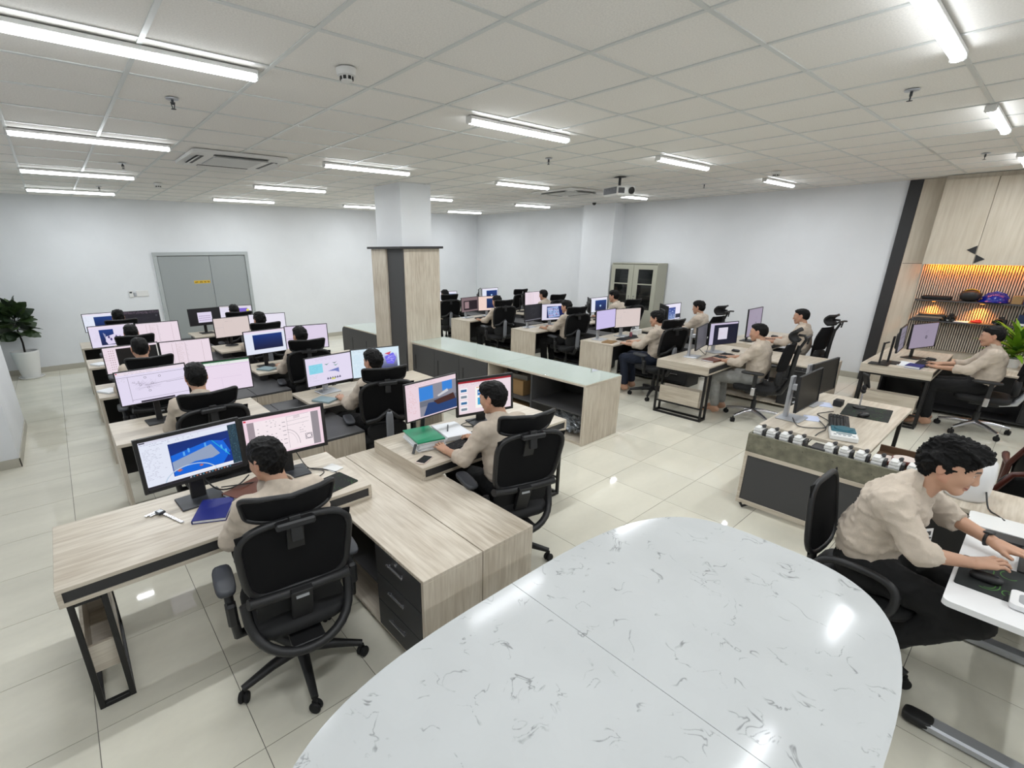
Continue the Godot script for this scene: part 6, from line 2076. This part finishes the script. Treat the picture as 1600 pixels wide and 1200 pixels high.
	solo("open_box", "cardboard box of papers under the desk before the slatted wall", "box", MB.new().bb(Vector3(-0.2, 0, -0.15), Vector3(0.2, 0.01, 0.15)).bb(Vector3(-0.2, 0.01, -0.15), Vector3(-0.19, 0.16, 0.15)).bb(Vector3(0.19, 0.01, -0.15), Vector3(0.2, 0.16, 0.15)).bb(Vector3(-0.19, 0.01, -0.15), Vector3(0.19, 0.16, -0.14)).bb(Vector3(-0.19, 0.01, 0.14), Vector3(0.19, 0.16, 0.15)), M.cardboard, Vector3(8.5, 0.0, -1.1), 0.1)

func shade_glass() -> StandardMaterial3D:
	var g := mat("glass_shade_tint", Color(0.10, 0.11, 0.11, 0.6), 0.04)  # dark tint paints the shaded interior into the panes
	g.transparency = BaseMaterial3D.TRANSPARENCY_ALPHA
	return g

func steel_cabinet() -> void:
	var st := mat("cabinet_steel", Color(0.66, 0.66, 0.60), 0.45)
	var o := thing("steel_cabinet", "grey-beige steel filing cabinet with glazed double doors", "cabinet", Vector3(10.28, 0, -6.18))
	var b := MB.new()
	var hw := 0.575
	b.bb(Vector3(-0.18, 0, -hw), Vector3(0.2, 1.86, -hw + 0.02), 0.003)
	b.bb(Vector3(-0.18, 0, hw - 0.02), Vector3(0.2, 1.86, hw), 0.003)
	b.bb(Vector3(-0.18, 1.84, -hw + 0.02), Vector3(0.2, 1.86, hw - 0.02), 0.003)
	b.bb(Vector3(-0.18, 0, -hw + 0.02), Vector3(0.2, 0.08, hw - 0.02))
	b.bb(Vector3(0.18, 0.08, -hw + 0.02), Vector3(0.2, 1.84, hw - 0.02))
	part(o, "body", b, st)
	part(o, "shade_sheet", MB.new().bb(Vector3(0.17, 0.08, -hw + 0.02), Vector3(0.179, 1.84, hw - 0.02)), M.charcoal)  # added dark sheet, its colour stands in for shade inside the closed cabinet
	for y: float in [0.86, 1.15, 1.5]: part(o, "shelf", MB.new().bb(Vector3(-0.15, y, -hw + 0.02), Vector3(0.18, y + 0.018, hw - 0.02)), st)
	for s: float in [-1, 1]:
		var d := MB.new()
		var z0 := 0.004
		var z1 := hw - 0.004
		var W := func(za: float, zb: float, ya: float, yb: float) -> void: d.bb(Vector3(-0.2, ya, s * za), Vector3(-0.182, yb, s * zb), 0.002)
		W.call(z0, z0 + 0.12, 0.09, 1.83)
		W.call(z1 - 0.1, z1, 0.09, 1.83)
		W.call(z0 + 0.12, z1 - 0.1, 1.73, 1.83)
		W.call(z0 + 0.12, z1 - 0.1, 0.09, 0.86)
		var leaf := part(o, "door", d, st)
		part(leaf, "pane", MB.new().bb(Vector3(-0.192, 0.86, s * (z0 + 0.12)), Vector3(-0.188, 1.73, s * (z1 - 0.1))), shade_glass())
		part(leaf, "pane_bar", MB.new().bb(Vector3(-0.202, 1.4, s * (z0 + 0.12)), Vector3(-0.186, 1.425, s * (z1 - 0.1))), st)
		part(leaf, "handle", MB.new().bar(Vector3(-0.215, 0.98, s * 0.06), Vector3(-0.215, 1.1, s * 0.06), 0.016, 0.02).box(Vector3(-0.205, 1.14, s * 0.06), Vector3(0.01, 0.03, 0.018)), M.chrome)
	for q in [[1.168, -0.3, 0.16, 0.3], [1.168, 0.25, 0.2, 0.34], [1.518, 0.28, 0.15, 0.25], [0.878, -0.25, 0.2, 0.36], [0.878, 0.27, 0.16, 0.3], [1.518, -0.25, 0.1, 0.3]]:
		solo("storage_box", "dark box kept on a shelf inside the steel cabinet", "box", MB.new().box(Vector3(0, q[2] / 2, 0), Vector3(0.22, q[2], q[3]), 0.004), mat("box_dark", Color(0.22, 0.23, 0.24), 0.6), Vector3(10.3, q[0], -6.18 + q[1]), 0.0, "boxes in the steel cabinet")

func bench_and_front() -> void:
	# work bench with a dark back panel and a trough of clamps
	var o := thing("work_bench", "wooden bench with dark back panel and concrete-look trough", "bench", Vector3(5.2, 0, -0.985))
	var w := 0.385
	part(o, "top_board", MB.new().bb(Vector3(-0.74, 0.722, -w), Vector3(0.78, DT, w), 0.003), M.wood)
	part(o, "back_frame", MB.new().bb(Vector3(-0.90, 0.045, -0.40), Vector3(-0.862, 0.085, 0.66), 0.002).bb(Vector3(-0.90, 0.50, -0.40), Vector3(-0.862, 0.535, 0.66), 0.002).bb(Vector3(-0.90, 0.085, -0.40), Vector3(-0.862, 0.50, -0.375), 0.002).bb(Vector3(-0.90, 0.085, 0.635), Vector3(-0.862, 0.50, 0.66), 0.002), M.wood)
	part(o, "back_panel", MB.new().bb(Vector3(-0.892, 0.085, -0.375), Vector3(-0.872, 0.50, 0.635)), M.charcoal)
	part(o, "trough_front", MB.new().bb(Vector3(-0.90, 0.535, -0.40), Vector3(-0.88, 0.70, 0.66), 0.002), M.concrete)
	part(o, "trough_side", MB.new().bb(Vector3(-0.88, 0.535, -0.40), Vector3(-0.74, 0.70, -0.385)), M.concrete)
	part(o, "trough_floor", MB.new().bb(Vector3(-0.88, 0.655, -0.385), Vector3(-0.74, 0.67, 0.66)), M.charcoal)
	part(o, "trough_lid", MB.new().bb(Vector3(-0.87, 0.67, 0.04), Vector3(-0.745, 0.712, 0.135), 0.004), M.charcoal)
	part(o, "side_tray", MB.new().bb(Vector3(-0.74, 0.655, 0.39), Vector3(-0.42, 0.67, 0.66)).bb(Vector3(-0.435, 0.67, 0.39), Vector3(-0.42, 0.72, 0.66)).bb(Vector3(-0.74, 0.67, 0.645), Vector3(-0.435, 0.715, 0.66)), mat("tray_brown", Color(0.33, 0.24, 0.16), 0.7))
	for s: float in [-1, 1]:
		part(o, "leg", MB.new().bar(Vector3(0.68, 0, s * 0.34), Vector3(0.68, 0.722, s * 0.34), 0.03), M.steel_black)
		part(o, "leg", MB.new().bar(Vector3(-0.70, 0, s * 0.34), Vector3(-0.70, 0.722, s * 0.34), 0.03), M.steel_black)
	part(o, "foot", MB.new().tube([Vector3(-0.9, 0.05, -0.36), Vector3(-0.9, 0.02, -0.34), Vector3(-0.78, 0.02, -0.30)], 0.012, 6), M.steel_black)
	# clamps in the trough
	var cb := MB.new()
	for k in 3: cb.box(Vector3(0, 0.012 + 0.023 * k, 0), Vector3(0.10, 0.021, 0.062), 0.004)
	cb.box(Vector3(-0.01, 0.075, -0.005), Vector3(0.08, 0.016, 0.045), 0.005)
	var ck := MB.new().tube([Vector3(0.03, 0.07, 0.02), Vector3(0.035, 0.088, 0.022), Vector3(0.005, 0.09, 0.02)], 0.012, 8).box(Vector3(0.01, 0.035, 0.04), Vector3(0.07, 0.06, 0.018), 0.004)
	var bm := cb.mesh(M.white)
	var km := ck.mesh(M.charcoal)
	for k in 10:
		var z := -1.335 + (0.098 * k if k < 4 else 0.098 * k + 0.11)
		var c := thing("clamp", "white and grey plastic clamp standing in the bench trough", "clamp", Vector3(4.39, 0.67, z), 0.0, "clamps in the trough")
		place(c, "block", bm)
		place(c, "lever", km)
	for k in 2:
		var t := thing("tape_roll", ["flat roll of tape lying in the brown tray beside the clamps", "flat roll of tape with red rim at the tray end"][k], "tape", [Vector3(4.545, 0.671, -0.512), Vector3(4.615, 0.671, -0.42)][k])
		if k == 1: t.position = Vector3(4.55, 0.697, -0.415)
		part(t, "rim", MB.new().lathe([Vector2(0.02, 0), Vector2(0.072, 0), Vector2(0.074, 0.004), Vector2(0.074, 0.022), Vector2(0.068, 0.025), Vector2(0.02, 0.025), Vector2(0.02, 0)], 28), mat("tape_red", Color(0.42, 0.20, 0.17), 0.5))
		part(t, "face", MB.new().lathe([Vector2(0, 0.025), Vector2(0.067, 0.025), Vector2(0.066, 0.027), Vector2(0, 0.028)], 28), mat("tape_pale", Color(0.78, 0.73, 0.70), 0.5))
	for k in 2:
		monitor(1, "off", ["dark monitor on a silver stand at the trough end of the bench", "second dark monitor on a silver stand on the bench"][k], Vector3([4.82, 5.42][k], DT, [-1.19, -1.24][k]), [-0.02, -0.1][k], 0.13, 0.54, 0.31)
	keyboard("full-size black keyboard on the bench", Vector3(4.98, DT, -0.93), 0.25)
	solo("mouse_pad", "dark green mouse pad under the phone stand on the bench", "mouse pad", MB.new().prism(rrect(0.45, 0.34, 0.01), 0, 0.003), pad_material(), Vector3(5.52, DT, -0.85), 0.1)
	mouse("black mouse on the green pad of the bench", Vector3(5.35, DT + 0.003, -0.84), 1.2)
	var ps := thing("phone_stand", "black phone holder on a slim metal post", "stand", Vector3(5.62, DT + 0.003, -0.93), 0.4)
	part(ps, "base", MB.new().lathe([Vector2(0, 0), Vector2(0.05, 0), Vector2(0.05, 0.01), Vector2(0, 0.014)], 20), M.black)
	part(ps, "post", MB.new().rod(Vector3(0, 0.01, 0), Vector3(0.01, 0.16, 0), 0.007, 8), M.chrome)
	part(ps, "joint", MB.new().blob(Vector3(0.01, 0.165, 0), Vector3(0.035, 0.022, 0.02), 0.8, 12, 8).blob(Vector3(0.0, 0.2, 0), Vector3(0.02, 0.03, 0.02), 0.8, 12, 8), M.black)
	part(ps, "holder", MB.new().at(Vector3(0, 0.27, 0), 0.3, -0.35, 0.1).box(Vector3.ZERO, Vector3(0.08, 0.14, 0.018), 0.006), M.black)
	var sc := thing("digital_scale", "white digital scale with teal weighing plate on the bench", "scale", Vector3(4.63, DT, -0.82), 0.3)
	part(sc, "case", MB.new().box(Vector3(0, 0.022, 0), Vector3(0.24, 0.044, 0.18), 0.008), M.white)
	part(sc, "plate", MB.new().box(Vector3(0.045, 0.049, 0), Vector3(0.13, 0.01, 0.16), 0.003).lathe([Vector2(0, 0.054), Vector2(0.062, 0.054), Vector2(0.058, 0.062), Vector2(0, 0.064)], 24, false, Vector3(0.045, 0, 0)), mat("teal", Color(0.10, 0.36, 0.42), 0.4))
	part(sc, "display", MB.new().box(Vector3(-0.055, 0.0445, 0), Vector3(0.03, 0.003, 0.1)), mat("lcd", Color(0.52, 0.58, 0.60), 0.3))
	for k in 5: part(sc, "button", MB.new().box(Vector3(-0.095, 0.0445, -0.06 + 0.03 * k), Vector3(0.014, 0.004, 0.018), 0.001), mat("button", Color(0.45, 0.48, 0.52), 0.5))
	solo("small_box", "small black box beside the second bench monitor", "box", MB.new().box(Vector3(0, 0.03, 0), Vector3(0.09, 0.06, 0.07), 0.006), M.black, Vector3(5.56, DT, -1.08))
	for k in 2: solo("card", ["white card with blue print at the foot of the first bench monitor", "white card with blue print at the foot of the second bench monitor"][k], "card", MB.new().prism(rrect(0.16, 0.11, 0.01), 0, 0.004), mat("card_blue", Color(0.72, 0.75, 0.84), 0.6), [Vector3(4.95, DT, -1.12), Vector3(5.5, DT, -1.17)][k], 0.4)
	cable("tangled dark cable behind the bench monitors", [Vector3(4.78, DT + 0.02, -1.22), Vector3(4.62, DT + 0.008, -1.12), Vector3(4.72, DT + 0.008, -0.98), Vector3(4.95, DT + 0.012, -1.0), Vector3(5.1, DT + 0.008, -1.12), Vector3(5.3, DT + 0.008, -1.05)])
	cable("dark cable hanging into the bench trough", [Vector3(4.9, DT + 0.01, -1.05), Vector3(4.7, DT + 0.012, -0.95), Vector3(4.52, DT + 0.012, -0.96), Vector3(4.44, DT - 0.05, -0.99)])
	# wooden side desk behind the front right person
	var sd := thing("side_desk", "low wooden counter top beside the bench carrying the white jug", "desk", Vector3(4.6, 0, 0.42))
	part(sd, "top_board", MB.new().bb(Vector3(-0.77, 0.722, -0.70), Vector3(-0.33, DT, 0.9), 0.003), M.wood)
	part(sd, "side_panel", MB.new().bb(Vector3(-0.75, 0, -0.69), Vector3(-0.35, 0.722, -0.665), 0.002), M.wood_up)
	part(sd, "side_panel", MB.new().bb(Vector3(-0.75, 0, 0.87), Vector3(-0.35, 0.722, 0.895), 0.002), M.wood_up)
	part(sd, "front_panel", MB.new().bb(Vector3(-0.38, 0, -0.665), Vector3(-0.36, 0.722, 0.87)), M.charcoal)
	var jg := thing("jug", "tall white plastic jug behind the front right person", "jug", Vector3(4.03, DT, -0.06))
	part(jg, "body", MB.new().lathe([Vector2(0, 0), Vector2(0.09, 0), Vector2(0.098, 0.02), Vector2(0.1, 0.16), Vector2(0.088, 0.24), Vector2(0.06, 0.27), Vector2(0, 0.275)], 28, true), M.white_gloss)
	part(jg, "lid", MB.new().lathe([Vector2(0, 0.272), Vector2(0.05, 0.272), Vector2(0.05, 0.285), Vector2(0, 0.29)], 20), M.white)
	cable("dark lead running from the white jug down to the white desk", [Vector3(3.97, DT + 0.08, 0.02), Vector3(3.9, DT + 0.01, 0.05), Vector3(3.84, DT + 0.008, 0.09), Vector3(3.76, DT + 0.02, 0.12)])
	solo("storage_box", "pale plastic box at the edge of the wooden counter top", "box", MB.new().box(Vector3(0, 0.05, 0), Vector3(0.2, 0.1, 0.09), 0.01), mat("box_pale", Color(0.72, 0.76, 0.78), 0.4), Vector3(4.08, DT, -0.23), 0.0)
	# white height-adjustable desk
	var d := thing("standing_desk", "white height-adjustable desk with rounded edge at the front right", "desk", Vector3(3.26, 0, 0.36))
	part(d, "top_board", MB.new().prism(rrect(1.13, 0.71, 0.03), 0.722, DT), M.white_gloss)
	for s: float in [-1, 1]:
		part(d, "column", MB.new().box(Vector3(s * 0.46, 0.37, 0.1), Vector3(0.09, 0.66, 0.06), 0.006), M.silver)
		part(d, "foot", MB.new().box(Vector3(s * 0.46, 0.028, 0.06), Vector3(0.085, 0.045, 0.66), 0.01), M.silver)
		part(d, "foot_cap", MB.new().blob(Vector3(s * 0.46, 0.03, -0.285), Vector3(0.045, 0.026, 0.06), 0.5, 16, 8), M.black)
	part(d, "cross_beam", MB.new().box(Vector3(0, 0.69, 0.1), Vector3(0.9, 0.05, 0.06), 0.004), M.silver)
	var mp := thing("mouse_pad", "large black mouse pad with green curling line pattern on the white desk", "mouse pad", Vector3(3.04, DT, 0.135))
	part(mp, "mat", MB.new().prism(rrect(0.32, 0.23, 0.012), 0, 0.004), mat("pad_black", Color(0.10, 0.12, 0.12), 0.8))
	var print_mb := MB.new().at(Vector3(0, 0.0043, 0), 0, -PI / 2).screen(Vector3.ZERO, 0.31, 0.22)
	part(mp, "print", print_mb, pad_print())
	keyboard("black keyboard under the hands of the front right person", Vector3(3.42, DT, 0.27), PI)
	mouse("black mouse under the right hand of the front right person", Vector3(3.0, DT + 0.0045, 0.11), PI)
	var wd := thing("tray", "white square dish at the edge of the white desk", "tray", Vector3(2.90, DT + 0.004, 0.26))
	part(wd, "dish", MB.new().prism(rrect(0.14, 0.14, 0.02), 0, 0.022), M.white_gloss)
	part(wd, "well", MB.new().prism(rrect(0.09, 0.09, 0.02), 0.022, 0.023), M.silver)
	var bb := thing("speaker_box", "black cube speaker with grey knob on the white desk", "speaker", Vector3(3.70, DT, 0.40), 0.05)
	part(bb, "case", MB.new().box(Vector3(0, 0.065, 0), Vector3(0.2, 0.13, 0.22), 0.008), M.black_gloss)
	part(bb, "knob", MB.new().lathe([Vector2(0, 0.13), Vector2(0.025, 0.13), Vector2(0.022, 0.145), Vector2(0, 0.147)], 18), M.silver)
	solo("power_bank", "flat black rounded slab in front of the white box", "power bank", MB.new().prism(rrect(0.09, 0.19, 0.03), 0, 0.02), M.black, Vector3(3.53, DT, 0.15), 0.1)
	solo("white_box", "flat white box at the far edge of the white desk", "box", MB.new().prism(rrect(0.2, 0.28, 0.02), 0, 0.018), M.white, Vector3(3.69, DT, 0.13), 0.05)
	# the person at the white desk
	loop_chair("black mesh chair with looped arms at the white desk", Vector3(3.10, 0, -0.29), PI - 0.05)
	var r := person("person in rolled-sleeve beige shirt leaning over the white desk, wearing a badge and watch", "hunched", 2, "trousers_black", Vector3(3.08, 0, -0.285), PI, 1.01, "")
	var wrist := Vector3(-0.23, 0.815, -0.36)
	var wa := part(r, "watch", MB.new().at(wrist, -0.4, 0.1).tube([Vector3(0.03, 0, 0), Vector3(0.021, 0.024, 0), Vector3(0, 0.032, 0), Vector3(-0.021, 0.024, 0), Vector3(-0.03, 0, 0), Vector3(-0.021, -0.024, 0), Vector3(0, -0.03, 0), Vector3(0.021, -0.024, 0)], 0.007, 6, true).box(Vector3(0, 0.035, 0), Vector3(0.034, 0.012, 0.036), 0.004), M.black)
	wa.set_meta("label", "black smart watch on the left wrist")
	var bd := part(r, "badge", MB.new().at(Vector3(0.075, 0.86, -0.168), -0.55, 0.1).box(Vector3.ZERO, Vector3(0.06, 0.085, 0.003), 0.001), M.white)
	bd.set_meta("label", "name badge hanging from the shirt pocket")
	part(r, "badge_lines", MB.new().at(Vector3(0.075, 0.86, -0.168), -0.55, 0.1).box(Vector3(0, -0.02, -0.003), Vector3(0.045, 0.006, 0.002)).box(Vector3(0, -0.005, -0.003), Vector3(0.045, 0.006, 0.002)).box(Vector3(0, 0.02, -0.003), Vector3(0.03, 0.02, 0.002)), M.charcoal)
	# white stone table in two halves
	var tb := thing("meeting_table", "large white stone oval table in the foreground", "table", Vector3(1.33, 0, -0.625))
	for s: float in [-1, 1]:
		var pts := PackedVector2Array()
		var e := 2.0 / 3.2
		for k in 49:
			var a := -PI / 2 + PI * k / 48.0
			pts.append(Vector2(s * (0.0012 + 1.262 * pow(maxf(cos(a), 0.0), e)), 0.642 * signf(sin(a)) * pow(absf(sin(a)), e)))
		part(tb, "top_half", MB.new().prism(pts, 0.71, DT), M.stone)
		part(tb, "pedestal", MB.new().box(Vector3(s * 0.6, 0.36, 0), Vector3(0.3, 0.68, 0.3), 0.01), M.white)
		part(tb, "pedestal_foot", MB.new().prism(rrect(0.55, 0.55, 0.1), 0.0, 0.02), M.white).position = Vector3(s * 0.6, 0, 0)
	part(tb, "seam", MB.new().box(Vector3(0, 0.728, 0), Vector3(0.0022, 0.036, 1.27)), M.pad)
	# wooden armchairs with black leather beyond the side desk
	for k in 3:
		var c := thing("leather_armchair", ["black leather armchair with curved wooden arms beyond the white jug", "wooden armchair with black leather seat behind the side desk", "third wooden armchair with dark leather beside the passage"][k], "chair", [Vector3(4.98, 0, 0.20), Vector3(5.75, 0, 0.32), Vector3(6.5, 0, 0.45)][k], [-1.35, -1.6, -1.5][k])
		c.scale = Vector3.ONE * 0.82
		var wm := mat("mahogany", Color(0.26, 0.09, 0.05), 0.35)
		var lm := mat("leather", Color(0.05, 0.048, 0.05), 0.35)
		part(c, "seat", MB.new().blob(Vector3(0, 0.44, 0), Vector3(0.27, 0.07, 0.26), 0.5, 20, 10), lm)
		part(c, "back_rest", MB.new().at(Vector3(0, 0.70, 0.28), 0, 0.22).blob(Vector3.ZERO, Vector3(0.26, 0.26, 0.06), 0.6, 20, 10), lm)
		part(c, "back_frame", MB.new().tube([Vector3(-0.28, 0.40, 0.24), Vector3(-0.28, 0.70, 0.32), Vector3(-0.2, 0.93, 0.38), Vector3(0, 1.0, 0.40), Vector3(0.2, 0.93, 0.38), Vector3(0.28, 0.70, 0.32), Vector3(0.28, 0.40, 0.24)], 0.024, 8), wm)
		for s: float in [-1, 1]:
			part(c, "arm", MB.new().tube([Vector3(s * 0.28, 0.68, 0.30), Vector3(s * 0.32, 0.70, 0.1), Vector3(s * 0.33, 0.66, -0.15), Vector3(s * 0.32, 0.60, -0.24)], [0.02, 0.028, 0.03, 0.022], 8), wm)
			part(c, "leg", MB.new().tube([Vector3(s * 0.32, 0.66, -0.12), Vector3(s * 0.30, 0.40, -0.2), Vector3(s * 0.28, 0.0, -0.22)], [0.02, 0.026, 0.018], 8), wm)
			part(c, "leg", MB.new().tube([Vector3(s * 0.27, 0.42, 0.24), Vector3(s * 0.28, 0.0, 0.30)], [0.026, 0.018], 8), wm)
		part(c, "seat_rail", MB.new().box(Vector3(0, 0.37, 0), Vector3(0.54, 0.05, 0.48), 0.008), wm)

func leaf_mesh(l: float, w: float, m: Material, bend: float, fold := 0.12) -> ArrayMesh:
	return MB.new().sheet(func(u: float, v: float) -> Vector3:
		var x := (u * 2 - 1)
		var k := pow(sin(PI * clampf(pow(v, 0.75), 0.02, 0.985)), 0.75)
		return Vector3(x * w * k, bend * v * v * -l + absf(x) * w * k * fold + 0.004 * sin(v * 24.0) * absf(x), -v * l), 4, 8, 0.0015).mesh(m)

func plants_and_rest() -> void:
	var o := thing("fiddle_leaf_plant", "fiddle-leaf fig in a tall white pot in the corner", "plant", Vector3(-0.69, 0, -11.6))
	part(o, "pot", MB.new().lathe([Vector2(0, 0.02), Vector2(0.13, 0.02), Vector2(0.2, 0.47), Vector2(0.2, 0.5), Vector2(0.18, 0.5), Vector2(0.175, 0.44), Vector2(0, 0.44)], 28), M.white)
	part(o, "saucer", MB.new().lathe([Vector2(0, 0), Vector2(0.17, 0), Vector2(0.19, 0.03), Vector2(0.175, 0.03), Vector2(0.16, 0.015), Vector2(0, 0.015)], 28), M.white)
	part(o, "soil", MB.new().lathe([Vector2(0, 0.45), Vector2(0.176, 0.445)], 20), mat("soil", Color(0.35, 0.31, 0.26), 0.95))
	part(o, "trunk", MB.new().tube([Vector3(0, 0.44, 0), Vector3(0.01, 0.65, 0), Vector3(-0.01, 0.9, 0.01), Vector3(0.0, 1.15, 0)], [0.016, 0.014, 0.012, 0.007], 8), mat("bark", Color(0.12, 0.10, 0.08), 0.9))
	var lg := [mat("leaf_dark", Color(0.11, 0.17, 0.09), 0.45), mat("leaf_mid", Color(0.17, 0.24, 0.12), 0.45), mat("leaf_light", Color(0.25, 0.33, 0.18), 0.45)]
	var lm := []
	for k in 3: lm.append(leaf_mesh([0.27, 0.25, 0.22][k], [0.10, 0.095, 0.085][k], lg[k], 0.2, 0.05))
	for k in 54:
		var a := k * 2.39996
		var y := lerpf(0.80, 1.20, k / 53.0)
		var l := place(o, "leaf", lm[(k * 7) % 3])
		var up := lerpf(-0.1, 1.25, pow(k / 53.0, 1.2)) + 0.3 * sin(k * 3.3)
		l.transform = Transform3D(Basis.from_euler(Vector3(up, a, 0.9 * sin(k * 1.7))), Vector3(sin(-a) * 0.015, y, -cos(a) * 0.015)) * Transform3D(Basis.IDENTITY, Vector3(0, 0, -0.03 - 0.04 * (1.0 - k / 53.0)))
	# palm behind the desk before the slatted wall
	var p := thing("palm_plant", "bright yellow-green palm on the low cabinet before the slatted wall", "plant", Vector3(9.72, 0.64, -0.18))
	part(p, "pot", MB.new().lathe([Vector2(0, 0), Vector2(0.08, 0), Vector2(0.1, 0.12), Vector2(0.085, 0.12), Vector2(0, 0.11)], 24), M.white)
	var pg := [mat("palm_a", Color(0.42, 0.58, 0.12), 0.5), mat("palm_b", Color(0.25, 0.42, 0.08), 0.5)]
	for m: StandardMaterial3D in pg:
		m.backlight_enabled = true
		m.backlight = Color(0.12, 0.16, 0.03)
	var pm := [leaf_mesh(0.42, 0.034, pg[0], 0.45, 0.3), leaf_mesh(0.34, 0.03, pg[1], 0.35, 0.3), leaf_mesh(0.38, 0.036, pg[0], 0.25, 0.3)]
	for k in 46:
		var a := k * 2.39996
		var l := place(p, "leaf", pm[k % 3])
		l.transform = Transform3D(Basis.from_euler(Vector3(lerpf(0.25, 1.25, k / 45.0), a, 0.3 * sin(k * 2.1))), Vector3(0.02 * sin(a), 0.12 + 0.004 * k, 0.02 * cos(a)))
